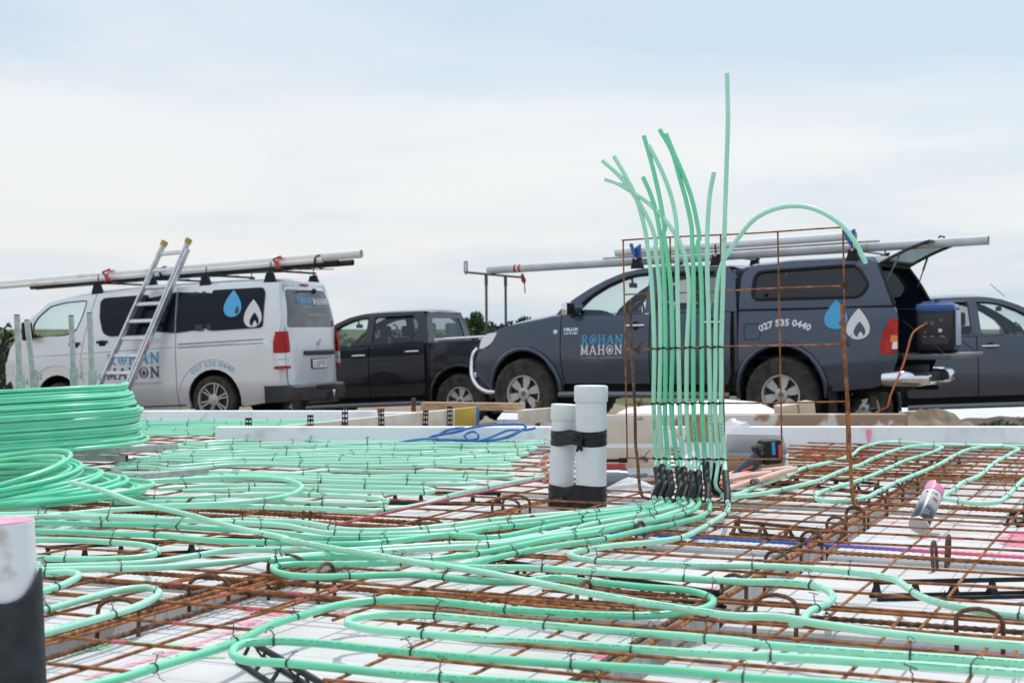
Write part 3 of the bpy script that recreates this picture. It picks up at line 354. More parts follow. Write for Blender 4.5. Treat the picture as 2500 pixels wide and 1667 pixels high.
SPRAYS = [
 ([(1.25,5.292),(1.293,5.274),(1.333,5.255)], 0.016, 'pink_spray'),
 ([(1.421,5.218),(1.504,5.191),(1.611,5.147)], 0.016, 'pink_spray'),
 ([(0.803,5.32),(0.908,5.292),(0.999,5.274),(1.089,5.255)], 0.014, 'pink_spray'),
 ([(-0.621,3.64),(-0.561,3.624),(-0.493,3.602)], 0.05, 'pink_spray'),
 ([(-0.601,3.527),(-0.575,3.498),(-0.543,3.47)], 0.05, 'pink_faint'),
 ([(-0.42,3.624),(-0.362,3.617),(-0.29,3.602)], 0.022, 'pink_spray'),
 ([(-0.805,2.944),(-0.762,3.049),(-0.696,3.186),(-0.629,3.361),(-0.573,3.498)], 0.02, 'pink_faint'),
 ([(-0.809,3.29),(-0.753,3.271),(-0.687,3.258)], 0.03, 'green_spray'),
 ([(-0.923,3.15),(-0.877,3.209),(-0.83,3.322)], 0.035, 'green_spray'),
 ([(-0.68,3.168),(-0.601,3.145),(-0.576,3.139)], 0.03, 'green_spray'),
 ([(0.443,3.366),(0.528,3.336),(0.611,3.303),(0.72,3.26)], 0.022, 'violet_spray'),
 ([(0.734,3.253),(0.795,3.239),(0.861,3.214)], 0.022, 'violet_spray'),
 ([(0.877,3.197),(0.948,3.17),(1.024,3.143)], 0.02, 'pink_spray'),
 ([(1.516,4.688),(1.597,4.887),(1.639,5.001)], 0.1, 'pink_spray'),
 ([(0.483,3.943),(0.502,3.95),(0.522,3.959)], 0.03, 'pink_spray'),
 ([(0.6,3.601),(0.619,3.606),(0.637,3.61)], 0.03, 'pink_spray'),
 ([(0.162,3.139),(0.175,3.145),(0.193,3.153)], 0.03, 'pink_spray'),
 ([(1.583,6.904),(1.585,6.822),(1.6,6.795)], 0.04, 'pink_spray'),
 ([(1.696,6.904),(1.723,6.927),(1.75,6.949)], 0.04, 'pink_spray'),
 ([(1.812,7.194),(1.842,7.224),(1.864,7.243)], 0.04, 'pink_spray'),
 ([(1.479,7.747),(1.577,8),(1.69,8.31)], 0.05, 'pink_spray'),
 ([(-0.577,5.158),(-0.536,5.152),(-0.499,5.143)], 0.03, 'pink_spray'),
 ([(2.048,7.194),(2.085,7.224),(2.118,7.243)], 0.05, 'pink_spray'),
 ([(1.924,6.795),(1.958,6.822),(1.987,6.849)], 0.05, 'pink_spray')]
PANEL = [(0.406,5.72,0.915),(1.144,5.41,0.942),(0.422,5.72,0.119),(1.161,5.41,0.14)]
STAKE_L = [(0.427,5.66,0.697),(0.431,5.66,0.599),(0.435,5.64,0.448),(0.442,5.62,0.299),(0.443,5.6,0.176),(0.447,5.57,0.129),(0.449,5.54,0.07),(0.451,5.5,0.029),(0.458,5.47,0.006),(0.477,5.45,0.001)]
STAKE_R = [(1.129,5.36,0.676),(1.136,5.36,0.552),(1.143,5.34,0.386),(1.148,5.32,0.221),(1.145,5.31,0.205),(1.145,5.29,0.148),(1.144,5.27,0.088),(1.144,5.25,0.031),(1.148,5.24,0.006),(1.154,5.22,-0.003),(1.16,5.2,-0.005)]
HOSE = [(-0.631,7.93,-0.004),(-0.545,7.91,0.014),(-0.424,7.89,0.03),(-0.299,7.93,0.02),(-0.171,7.91,0.03),(-0.169,7.89,0.052),(-0.2,7.93,0.064),(-0.242,7.91,0.044),(-0.227,7.89,0.026),(-0.158,7.93,0.013),(-0.051,7.91,0.03),(0.019,7.89,0.059),(0.072,7.93,0.085),(0.054,7.91,0.102),(-0.051,7.89,0.102),(-0.158,7.93,0.091),(-0.263,7.91,0.072),(-0.333,7.89,0.056),(-0.416,7.93,0.035),(-0.39,7.91,0.025),(-0.297,7.89,0.01),(-0.228,7.93,0.002),(-0.122,7.91,0.03),(-0.016,7.89,0.073),(0.069,7.93,0.071),(0.118,7.91,0.083)]
HOSEB = [(-0.378,7.96,0.042),(-0.335,7.94,0.067),(-0.279,7.96,0.079),(-0.229,7.94,0.079),(-0.257,7.96,0.065),(-0.37,7.94,0.045),(-0.421,7.96,0.03),(-0.335,7.94,0.021),(-0.229,7.96,0.012),(-0.122,7.94,0.019),(-0.016,7.96,0.033),(0.04,7.94,0.063),(0.067,7.96,0.076)]
COPPER = [[(0.846,6.13,0.015),(1.12,6.8,0.015)],
 [(0.821,5.95,0.027),(1.146,6.349,0.027)],
 [(0.789,5.721,0.039),(0.999,6.001,0.039)],
 [(0.79,5.721,0.015),(1.051,6.252,0.015)],
 [(0.764,5.536,0.027),(1.059,6.074,0.027)],
 [(0.875,5.655,0.039),(1.118,6.163,0.039)]]
CAN = (1.283,4.93,-0.026)
STUB_T = [(0.283,5.6,-0.049),(0.283,5.6,0.39)]
STUB_S = [(0.176,5.68,-0.059),(0.192,5.68,0.319)]
BOXA = (0.528,6.5,-0.074)
BOXB = (0.936,7,-0.05)
BAG = (1.014,7.1,0.081)
CARTON = (1.024,6.6,0.066)
SAW = (0.927,6.1,0.075)
TOOL1 = (0.413,6.3,-0.025)
TOOL2 = (0.417,6,-0.042)
BAG2 = (0.448,5.8,-0.035)
UTE_POSE = [[-0.8745, -0.4848, -0.0153, 3.256], [0.4847, -0.8746, 0.0085, 17.216], [-0.0175, 0.0, 0.9998, -0.53]]
VAN_POSE = [[-0.9384, -0.342, -0.0492, -3.7106], [0.3416, -0.9397, 0.0179, 21.7705], [-0.0523, 0.0, 0.9986, -0.73]]
BLACK_POSE = [[-0.9221, -0.3833, -0.0536, -0.4205], [0.3827, -0.9236, 0.0222, 24.0815], [-0.058, 0.0, 0.9983, -0.9319]]
RIGHT_POSE = [[0.9992, -0.0246, -0.03, 4.508], [0.0246, 0.9997, -0.0007, 20.98], [0.03, 0.0, 0.9996, -0.876]]
LADDER = [(-4.793,21.505,1.675),(-4.432,21.373,1.7),(-5.566,21.148,-0.207),(-5.159,20.999,-0.201)]
CORD = [(4.064,15.75,0.589),(4.022,15.75,0.491),(3.987,15.75,0.365),(3.939,15.75,0.196),(3.876,15.75,0.042),(3.813,15.75,-0.112),(3.786,15.75,-0.225),(3.758,15.9,-0.261),(3.648,15.7,-0.289)]
PINK_A = [(-0.786, 3.665), (-0.629, 3.276), (-0.575, 3.289), (-0.711, 3.095), (-0.787, 2.911), (-0.547, 3.471), (-0.548, 3.471), (-0.505, 3.502), (-0.814, 3.779), (1.521, 4.666), (1.270, 4.558), (1.304, 4.535)]
PINK_B = [(-0.693, 3.699), (-0.684, 3.623), (-0.523, 3.614), (-0.515, 3.562), (-0.362, 3.590), (1.171, 4.528), (1.360, 4.440), (0.792, 4.630), (0.986, 4.581), (-1.257, 5.038), (-1.118, 5.029), (-0.663, 4.903), (-0.505, 4.888), (-1.006, 3.779), (0.094, 3.403)]
# ------------------------------------------------------------------ terrain
def sm(t): t = max(0, min(1, t)); return t*t*(3 - 2*t)
GP = [(-30, -.34), (13, -.36), (16.2, -.5), (17.2, -.53), (18.7, -.585), (21.8, -.745), (22.6, -.86), (24.1, -.94), (30, -1.3), (60, -2.2), (150, -6), (400, -9), (2500, -9)]
def gz(x, y):
    for (a, p), (b, q) in zip(GP, GP[1:]):
        if y <= b:
            z = p + (q - p)*max(0, (y - a)/(b - a)); break
    else: z = -9
    z -= .17*sm(x - 3)*sm(y - 19)
    if x > 3 and y < 34: z += (max(z, -.92) - z)*sm(x - 3.6)*sm((34 - y)/2)
    return z
def terrain():
    xs = [-1500, -400, -100, -40, -20] + [-12 + i*.75 for i in range(33)] + [16, 24, 45, 120, 400, 1500]
    ys = [-25, -5, 2, 6, 9] + [10 + i*.6 for i in range(36)] + [34, 40, 50, 60, 80, 110, 150, 220, 300, 400, 700, 1500, 2500]
    mb = MB(); vs = []
    for y in ys:
        for x in xs:
            n = 0.03*math.sin(x*2.3 + y*1.1) + .02*math.sin(x*4.1 - y*2.7) if 10 < y < 31 and abs(x) < 12 else 0
            vs.append((x, y, gz(x, y) + n*.6))
    nx = len(xs); fs = [(j*nx + i, j*nx + i + 1, (j + 1)*nx + i + 1, (j + 1)*nx + i) for j in range(len(ys) - 1) for i in range(nx - 1)]
    tag(mb.add(vs, fs).build('ground', soil), kind='structure')
terrain()
# ------------------------------------------------------------------ slab: polystyrene pods
def clip(poly, f):            # keep f(p) >= 0 (linear)
    out = []
    for i in range(len(poly)):
        p, q = poly[i], poly[(i + 1) % len(poly)]; fp, fq = f(p), f(q)
        if fp >= 0: out.append(p)
        if fp*fq < 0:
            t = fp/(fp - fq); out.append(tuple(p[k] + (q[k] - p[k])*t for k in range(2)))
    return out
def to_w(p): v = ab(p[0], p[1]); return (v.x, v.y)
YB, ABRD, YL = 8.0, -3.62, 10.02     # back edge, inner corner line (slab axes), far edge of the left wing
def in_region(poly):
    """world polygon clipped to the slab outline (main part, or left wing)"""
    main = clip(poly, lambda p: YB - p[1])
    la = lambda p: ABRD - ((p[0] - P0.x)*AX.x + (p[1] - P0.y)*AX.y)
    wing = clip(clip(clip(poly, lambda p: p[1] - YB), la), lambda p: YL - p[1]) if any(p[1] > YB for p in poly) else []
    return [q for q in (main, wing) if len(q) > 2]
AC = [-.11 - 1.14*k for k in range(-3, 6)]; AC = sorted(AC)      # rib centre lines across a
BC = [.47 + 1.16*k for k in range(-4, 6)]
RW = .055
def chamf(poly, d):
    return poly
PODS = []
for i in range(len(AC) - 1):
    for j in range(len(BC) - 1):
        a0, a1, b0, b1 = AC[i] + RW, AC[i + 1] - RW, BC[j] + RW, BC[j + 1] - RW
        poly = [to_w(p) for p in ((a0, b0), (a1, b0), (a1, b1), (a0, b1))]
        cen = to_w(((a0 + a1)/2, (b0 + b1)/2))
        if cen[1] < 1.3 or abs(cen[0]) > cen[1]*.36 + 1.3 : continue
        for pl in in_region(poly):
            c = Vector((sum(p[0] for p in pl)/len(pl), sum(p[1] for p in pl)/len(pl), 0))
            mb = MB(); n = len(pl); e = .008
            inn = [(p[0] + (c.x - p[0])*.012, p[1] + (c.y - p[1])*.012) for p in pl]
            vs = [(*p, -.335) for p in pl] + [(*p, -.06 - e) for p in pl] + [(*p, -.06) for p in inn]
            vs = [(x - c.x, y - c.y, z) for x, y, z in vs]
            fs = [tuple(range(n))[::-1], tuple(range(2*n, 3*n))] + [(k, (k + 1) % n, n + (k + 1) % n, n + k) for k in range(n)] + [(n + k, n + (k + 1) % n, 2*n + (k + 1) % n, 2*n + k) for k in range(n)]
            o = mb.add(vs, fs).build('polystyrene_pod', foam, loc=(c.x, c.y, 0))
            tag(o, 'white polystyrene slab pod lying between ribs under the rusty mesh', 'pod', 'polystyrene pods under the mesh'); PODS.append((c, o))
def nearest_pod(p): return min(PODS, key=lambda q: (q[0] - Vector((p[0], p[1], 0))).length)
def spray(pts, wd, m, n0=0):
    """sprayed paint: ragged thin film lying on top of a pod"""
    c, pod = nearest_pod(pts[len(pts)//2]); q = spline([(p[0], p[1], 0) for p in pts], .02); mb = MB(); vs = []
    for i, p in enumerate(q):
        t = (q[min(i + 1, len(q) - 1)] - q[max(i - 1, 0)]).normalized(); s_ = Vector((-t.y, t.x, 0)); ww = wd*1.3*(.75 + .5*rnd.random())*(.25 + .75*math.sin(math.pi*(i + .5)/len(q))**.5)
        for k in (-.5, .5): v = p + s_*ww*k - c; vs.append((v.x, v.y, -.0572 + n0*.0004))
    fs = [(2*i, 2*i + 1, 2*i + 3, 2*i + 2) for i in range(len(q) - 1)]
    mb.add(vs, fs).build('paint_mark', m, pod)
for pts, wd, m in SPRAYS: spray(pts, wd, MATS['pink_spray_thin' if m == 'pink_spray' else m])
# boards round the slab
def board(name, p, q, z0, z1, th, m, label, cat, group=None, part=None):
    p, q = Vector(p), Vector(q); d = q - p; L = d.length; ang = math.atan2(d.y, d.x)
    mb = MB().box((L/2, th/2, (z0 + z1)/2), (L, th, z1 - z0), bev=.004)
    o = mb.build(name, m, loc=(p.x, p.y, 0)); o.rotation_euler.z = ang
    return tag(o, label, cat, group)
b1 = board('edge_board', (-1.53, 8.06, 0), (.62, 8.06, 0), -.34, .0765, .1, foamd, 'white polystyrene edge board behind the blue hose and the green pipes', 'edge board', 'polystyrene boards round the slab')
b2 = board('edge_board', (.626, 8.062, 0), (3.6, 8.075, 0), -.34, .0765, .1, foamd, 'white polystyrene edge board with a pink paint stripe, at the back right', 'edge board', 'polystyrene boards round the slab')
mb = MB(); vs = []
for i in range(7):
    t = i/6; wd = .013*(.8 + .4*rnd.random())*(1 - .5*abs(2*t - 1)**4); 
    for k in (-1, 1): vs.append((k*wd, -.002, .005 + .062*t))
mb.add(vs, [(2*i, 2*i + 1, 2*i + 3, 2*i + 2) for i in range(6)]).build('paint_mark', pink, b2, loc=(1.215, 0, 0))
board('edge_board', (-3.6, 10.1, 0), (-.88, 10.1, 0), -.34, .045, .1, foamd, 'white polystyrene board at the far edge of the slab, beside the van wheel', 'edge board', 'polystyrene boards round the slab')
board('edge_board', (-.845, 10.1, 0), (-.62, 10.1, 0), -.34, .035, .1, foamd, 'short white polystyrene board at the far edge beyond the black steel pegs', 'edge board', 'polystyrene boards round the slab')
# formwork board running back from the inner corner, painted end
fd = empty('formwork_board', (-1.43, 8.27, 0), 'pale timber formwork board with yellow and blue painted end, running back from the slab corner', 'board')
fdir = Vector((-.24 + 1.43, 10.55 - 8.27, 0)); FL = fdir.length; fd.rotation_euler.z = math.atan2(fdir.y, fdir.x)
for nm, a, b, m in (('plank', 0, .872, timberw), ('yellow_end', .872, .984, yellow), ('blue_tip', .984, 1., bluep)):
    MB().box((FL*(a + b)/2, 0, -.09), (FL*(b - a) - .001, .045, .28), bev=.003).build(nm, m, fd)
def fpt(t, off=-.05): return Vector((-1.43, 8.27, 0)) + fdir*t + Vector((fdir.y, -fdir.x, 0)).normalized()*(-off)
def peg(p, ht, lean, label, wd=.035, zt=None):
    mb = MB(); n = 10; hs = ht/n
    # flat bar with two rows of holes: built from bars so the holes are open
    for x in (-wd*.43, 0, wd*.43): mb.box((x, 0, ht/2), (wd*.14 if x else wd*.2, .005, ht))
    for k in range(n + 1): mb.box((0, .0005, min(ht - hs*.22, max(hs*.22, k*hs))), (wd, .004, hs*.45))
    o = mb.build('steel_peg', mat('peg_black', (.02, .018, .017), .7, .2, (.06, .035, .025), 30, 4)); o.location = p; o.rotation_euler = (0, lean, math.atan2(fdir.y, fdir.x)*.15)
    tag(o, label, 'steel peg', 'perforated steel pegs holding the formwork'); return o
for px_t, zt, lean, lab in ((.0, .114, 0, 'black perforated steel peg standing alone left of the formwork board'), (.22, .10, .0, 'black perforated peg nearest the low end of the formwork board'), (.355, .122, .0, 'tall black perforated peg second along the formwork board'), (.515, .09, -.04, 'black perforated peg with rusty top midway along the formwork board'), (.70, .066, .05, 'black perforated peg on the pale formwork right of the rusty-topped one'), (.83, .074, .0, 'black perforated peg just left of the yellow painted board end')):
    p = fpt(px_t, -.045); o = peg((p.x, p.y, zt - .30), .30, lean, lab)
    if 'rusty' in lab and 'right' not in lab: MB().box((0, -.001, .30), (.042, .012, .02), bev=.003).build('rusty_top', rustd, o)
for px_t, lean, zt, lab in ((.27, -.5, .0, 'short black perforated peg leaning left low on the formwork board'), (.305, .1, .0, 'stubby black perforated peg end beside the leaning one'), (.555, -.45, .035, 'black perforated peg leaning against the rusty-topped peg'), (.745, -.5, .055, 'grey scuffed perforated peg leaning across the formwork near its yellow end')):
    p = fpt(px_t, -.06); peg((p.x, p.y, zt - .2), .2, lean, lab)
# timbers behind the slab
def plank(p, q, z, wd, ht, m, label, nm='timber_plank', end=None):
    p, q = Vector((*p, z)), Vector((*q, z)); d = q - p; o = empty(nm, p, label, 'timber'); o.rotation_euler.z = math.atan2(d.y, d.x)
    MB().box((d.length/2, 0, 0), (d.length, wd, ht), bev=.003).build('board', m, o); return o
plank((-.63, 11.05), (.075, 10.9), .03, .10, .052, timber, 'long brown timber plank lying in front of the black ute wheel')
plank((.055, 9.55), (.32, 9.95), .04, .05, .085, timberw, 'short pale timber offcut with brown cut end beside the blue hose')
plank((.50, 8.62), (2.18, 8.68), .075, .14, .07, splash, 'timber plank splashed with grey concrete behind the upright green pipes')
for p, zt, lab in (((.165, 10.0), .115, 'rusty flat steel peg standing in front of the dark ute front wheel'), ((-.115, 8.45), .03, 'short rusty peg poking above the polystyrene behind the blue hose'), ((1.33, 8.4), .045, 'rusty peg head above the splashed plank'), ((2.42, 8.5), .045, 'rusty peg head on the soil at the back right'), ((-.73, 11.6), .06, 'dark peg behind the left end of the brown plank')):
    o = MB().box((0, 0, -.15), (.034, .008, .30)).build('steel_peg', rustd, loc=(*p, zt)); tag(o, lab, 'steel peg', 'rusty steel pegs behind the slab')
# ------------------------------------------------------------------ reinforcing mesh sheets
def wires(a0, a1, b0, b1, oa, ob, label, ph, dz=0.):
    root = MB()
    def seg(p, q, r, z):
        r = .0036
        L = (q - p).length; n = max(1, int(L/.1)); pts = []
        for k in range(n + 1):
            v = p + (q - p)*(k/n); u = (v.x*3.1 + v.y*2.3)
            v.z = z + dz + .0025*math.sin(u + ph) + .0015*math.sin(2.7*u + p.x*9); pts.append(v)
        root.tube(pts, r, 6)
    def clipseg(p, q):
        # sample interval inside the slab outline
        n = 200; run = None; res = []
        for k in range(n + 1):
            v = p + (q - p)*(k/n); aa = (v - P0).dot(AX)
            ok = (v.y < 7.96) or (aa < ABRD - .05 and v.y < 9.95)
            ok = ok and v.y > 1.2 and abs(v.x) < v.y*.36 + .9
            if ok: run = (run[0] if run else v, v)
            elif run: res.append(run); run = None
        if run: res.append(run)
        return [r for r in res if (r[1] - r[0]).length > .05]
    j = math.ceil((b0 - ob)/.2)
    while j*.2 + ob <= b1:
        for p, q in clipseg(ab(a0, j*.2 + ob), ab(a1, j*.2 + ob)): seg(p, q, .0031, -.0035)
        j += 1
    i = math.ceil((a0 - oa)/.2)
    while i*.2 + oa <= a1:
        for p, q in clipseg(ab(i*.2 + oa, b0), ab(i*.2 + oa, b1)): seg(p, q, .0031, -.0095)
        i += 1
    o = root.build('reinforcing_mesh', rust); return tag(o, label, 'mesh sheet', 'rusty mesh sheets laid over the pods')
wires(-.80, 3.6, -1.13, 5.6, 0, 0, 'rusty welded mesh sheet under the spray can and the right hand pipe loops', 0)
wires(-5.2, -.41, -1.13, 6.6, .045, .09, 'rusty welded mesh sheet under the green pipe field and coils at the left', 1.3, -.0068)
wires(-.46, 3.4, -3.6, -.675, -.05, .12, 'rusty welded mesh sheet under the nearest pipe hairpins at the bottom right', 2.1, .0068)
wires(-4.4, -.78, -3.6, -.70, .085, .05, 'rusty welded mesh sheet beside the black wrapped pipe at the bottom left', 3.3, .0035)
wires(-.9, 3.6, 2.25, 5.6, .07, .095, 'rusty welded mesh sheet lapped over another at the back right behind the loops', 4.1, .0068)
SH = [o for o in COL.objects if o.name.startswith('reinforcing_mesh')]
for L_, ax in ((PINK_A, AX), (PINK_B, BX)):       # short sprayed marks on single bars
    for x, y in L_:
        p = Vector((x, y, 0)) - P0; a_, b_ = p.dot(AX), p.dot(BX); best = None
        for o_, (a0, a1, b0, b1, oa, ob, dz) in zip(SH, ((-.80, 3.6, -1.13, 5.6, 0, 0, 0), (-5.2, -.41, -1.13, 6.6, .045, .09, -.0068), (-.46, 3.4, -3.6, -.675, -.05, .12, .0068), (-4.4, -.78, -3.6, -.70, .085, .05, .0035))):
            if not (a0 < a_ < a1 and b0 < b_ < b1): continue
            q = b_ - ob if ax is AX else a_ - oa; s_ = round(q/.2)*.2; e_ = abs(q - s_)
            if best is None or e_ < best[0]: best = (e_, o_, s_ + (ob if ax is AX else oa), dz)
        if best:
            c = ab(a_, best[2], -.0035 + best[3]) if ax is AX else ab(best[2], b_, -.0095 + best[3])
            MB().tube([c - ax*.017 + Vector((0, 0, .002)), c + Vector((0, 0, .002)), c + ax*.017 + Vector((0, 0, .002))], .0043, 7).build('paint_mark', mat('pink_mark', (.62, .15, .20), .85, 0, (.45, .12, .10), 60, 4), best[1])
# ------------------------------------------------------------------ ribbed bars in the ribs, with stirrups
def rebar(a0, b0, a1, b1, z, r, m, label, group=None):
    p, q = ab(a0, b0, z), ab(a1, b1, z); d = q - p; L = d.length; n = int(L/.0065)
    mb = MB().tube([(k*L/n, 0, .004*math.sin(k*L/n*1.7 + b0)) for k in range(n + 1)], r, 7, rf=lambda i: (1.16, .94, .94)[i % 3])
    o = mb.build('rebar', m, loc=p, ang=80); o.rotation_euler.z = math.atan2(d.y, d.x)
    return tag(o, label, 'rebar', group or 'ribbed bars lying in the ribs')
rebar(-.085, -3.2, -.085, 3.6, -.026, .0072, rust, 'thick ribbed bar in the rib leading from the bottom centre toward the right stake')
rebar(-.13, -2.0, -.13, 2.6, -.034, .006, rustd, 'darker ribbed bar beside the thick one leading toward the right stake')
rebar(-1.20, .57, 2.6, .57, -.040, .0058, paintbar, 'ribbed bar sprayed blue then pink, in the cross rib in front of the spray can')
rebar(-1.3, .37, 2.6, .39, -.032, .006, rustd, 'brown ribbed bar parallel to the blue and pink one, nearer the camera')
rebar(-2.6, -.72, .95, -.715, -.026, .0062, rust, 'brown ribbed bar in the cross rib through the lower centre')
rebar(-.6, -.62, 2.4, -.635, -.03, .006, rustd, 'brown ribbed bar in the cross rib under the nearest long pipe at right')
rebar(-2.7, -.80, -.9, -.80, -.04, .006, rustd, 'dark ribbed bar at the lower left beside the blue marked mesh ends')
rebar(-1.22, -2.6, -1.24, 1.6, -.03, .0068, rust, 'ribbed bar in the left rib running beneath the big hairpin by the wrapped pipe')
rebar(-1.29, -2.4, -1.28, 1.0, -.036, .0065, rustd, 'second ribbed bar beneath the big hairpin by the wrapped pipe')
rebar(-1.17, -2.2, -1.18, .4, -.045, .006, rustd, 'low ribbed bar beneath the big hairpin by the wrapped pipe')
rebar(-1.45, .12, -1.38, 1.75, .006, .0045, rustp, 'thin pink sprayed bar lying diagonally left of the white pipe stubs')
rebar(-2.9, .44, -1.0, .42, -.04, .008, rustd, 'dark ribbed bar in the rib under the crossing green pipe at left')
rebar(-2.9, .54, -1.0, .53, -.035, .008, rust, 'brown ribbed bar in the rib under the crossing green pipe at left')
rebar(-.8, 1.66, 2.6, 1.66, -.035, .008, rust, 'ribbed bar in the rib behind the spray can cap')
rebar(-.8, 2.82, 2.4, 2.82, -.035, .008, rustd, 'ribbed bar in the rib farther back among the right hand loops')
rebar(1.03, .6, 1.03, 3.8, -.035, .008, rust, 'ribbed bar in the far right rib')
def stirrup_mesh(wd, dep, r=.005):
    pts = [(-wd/2, 0, -dep), (-wd/2, 0, -.02)]
    for k in range(9): a = math.pi*(1 - k/8); pts.append((wd/2*math.cos(a), 0, -.012 + .026*math.sin(a)))
    pts += [(wd/2, 0, -.02), (wd/2*.9, 0, -dep)]
    return MB().tube(spline(pts, .02), r, 7)
st0 = stirrup_mesh(.095, .26).build('stirrup', rustd); st1 = stirrup_mesh(.06, .26).build('stirrup', rustd)
tag(st0, 'rusty hooped steel stirrup straddling the ribbed bars in a rib', 'stirrup', 'hooped stirrups tied in the ribs'); tag(st1, 'rusty narrow hooped stirrup in a rib, legs close together', 'stirrup', 'narrow stirrups tied in the ribs')
first = {0: st0, 1: st1}; used = set()
def stirrup(a, b, rot, kind=0, z=.004):
    src = first[kind]; o = src if kind not in used else dup(src); used.add(kind)
    o.location = ab(a, b, z); o.rotation_euler = (rnd.uniform(-.12, .12), 0, TH + rot + rnd.uniform(-.15, .15)); return o
for b in (-.34, .09, .52, .88, 1.19, 1.60, 1.98, 2.33, 2.75, 3.1): stirrup(-.10, b, 0, 1, -.006)
for a in (.27, .29, 1.0, 1.6): stirrup(a, .36 + .14*(a == .29), R(90), 1)
for a in (.09, .51, -.35, -1.02): stirrup(a, -.70, R(90) if a < 0 else 0, 0, .016)
for b in (.27, .87, .96, -1.24, -.9, -.55): stirrup(-1.22, b, R(20), 0)
for a in (-1.75, -2.2, -.6, -.95): stirrup(a, .45, R(90), 1)
for a, b in ((.4, 1.66), (.75, 1.66), (1.02, 1.3), (1.02, 2.1), (.5, 2.82), (1.03, 2.7)): stirrup(a, b, R(90) if a < 1 else 0, 1)
# ------------------------------------------------------------------ black bar chairs under the mesh
def bar_chair(L):
    mb = MB(); z1 = .046; n = max(2, int(L/.1))
    mb.box((L/2, 0, z1 - .005), (L, .007, .011))
    for s in (-1, 1): mb.box((L/2, s*.028, .004), (L, .008, .008))
    for k in range(n + 1):
        x = .008 + (L - .016)*k/n
        for s in (-1, 1):
            vs = []
            for t in range(5):
                u = t/4; y = s*(.006 + .024*u**1.6); z = z1 - .008 - (z1 - .008)*u; wd = .0045 + .004*u
                vs += [(x - wd, y - .002, z), (x + wd, y - .002, z), (x + wd, y + .002, z), (x - wd, y + .002, z)]
            mb.add(vs, [(4*t + i, 4*t + (i + 1) % 4, 4*t + 4 + (i + 1) % 4, 4*t + 4 + i) for t in range(4) for i in range(4)] + [(0, 1, 2, 3), (16, 17, 18, 19)])
    return mb
for p, q, L, m, lab in (((.20, -.16), (.53, .03), 1.0, black, 'long black plastic bar chair standing clear on the pod at right'), ((-2.05, -.48), (-1.77, -.2), .62, black, 'low black bar chair under the small hairpin at left'), ((-.81, -1.36), (-.5, -1.62), .8, black, 'black bar chair under the nearest hairpin at the bottom'), ((-.81, -.19), (-.46, -.32), .75, black, 'black bar chair under the crossing green pipe in the centre'), ((-.66, 2.41), (-.36, 2.28), .5, black, 'black bar chair right of the copper pipes'), ((-.56, 3.57), (-.30, 3.58), .5, black, 'black bar chair beyond the bent right stake'), ((-.84, 3.72), (-.6, 3.69), .4, rustp, 'pink sprayed bar chair beyond the copper pipes'), ((-1.9, 1.14), (-1.70, 1.21), .5, black, 'black bar chair beside the hairpin left of the pipe stubs'), ((.37, 1.4), (.6, 1.72), .6, black, 'black bar chair at the right edge beyond the spray can'), ((-.42, .86), (-.25, .80), .4, rustd, 'rust stained bar chair near the foot of the upright pipes')):
    o = bar_chair(L).build('bar_chair', m, loc=ab(*p, -.0595)); d = ab(*q) - ab(*p); o.rotation_euler.z = math.atan2(d.y, d.x); tag(o, lab, 'bar chair', 'plastic bar chairs holding up the mesh')
# ------------------------------------------------------------------ green heating pipes
tie_spots = []
def gpipe(key, label, m=green, r=.0082, group=None, ties=True, step=.022):
    pts = spline([Vector(p) for p in PIPES[key]], step)
    pb_ = MB().tube(pts, r, 12); nf0 = len(pb_.f)
    if key in ('hairA', 'hairB', 'loopD', 'u8', 'u11', 'tail', 'HL3', 'M1', 'u7', 'u3'):       # faint printing along the pipe
        fl = [p for p in pts if p.z < .05]; pr_ = pb_; run = rnd.uniform(.05, .3); on = True; gap = 0
        for p, q in zip(fl, fl[1:]):
            d = (q - p); L_ = d.length; d = d/L_ if L_ else d; run -= L_
            if run < 0: on = not on; run = rnd.uniform(.35, .6) if on else rnd.uniform(.25, .7)
            if not on: continue
            nn_ = Vector((-.1, -.80, .55)); nn_ = (nn_ - d*nn_.dot(d)).normalized(); vv_ = d.cross(nn_)
            for k in range(4):
                if rnd.random() < .3: continue
                c_ = p + d*(L_*(k + .5)/4) + nn_*(r + .0002); h_ = rnd.uniform(.0007, .0012); l_ = L_*.085
                pr_.add([c_ - d*l_ - vv_*h_, c_ + d*l_ - vv_*h_, c_ + d*l_ + vv_*h_, c_ - d*l_ + vv_*h_], [(0, 1, 2, 3)])
    o = pb_.build('heating_pipe', m, ang=60); tag(o, label, 'pipe', group)
    if len(pb_.f) > nf0:
        o.data.materials.append(mat('pipe_print', (.10, .34, .24), .6))
        for k in range(nf0, len(o.data.polygons)): o.data.polygons[k].material_index = 1
    if ties:
        acc = rnd.uniform(.05, .2)
        for p, q in zip(pts, pts[1:]):
            if p.z < .02:
                acc -= (q - p).length
                if acc < 0: tie_spots.append(((p + q)/2, (q - p).normalized())); acc = rnd.uniform(.22, .42)
    return o
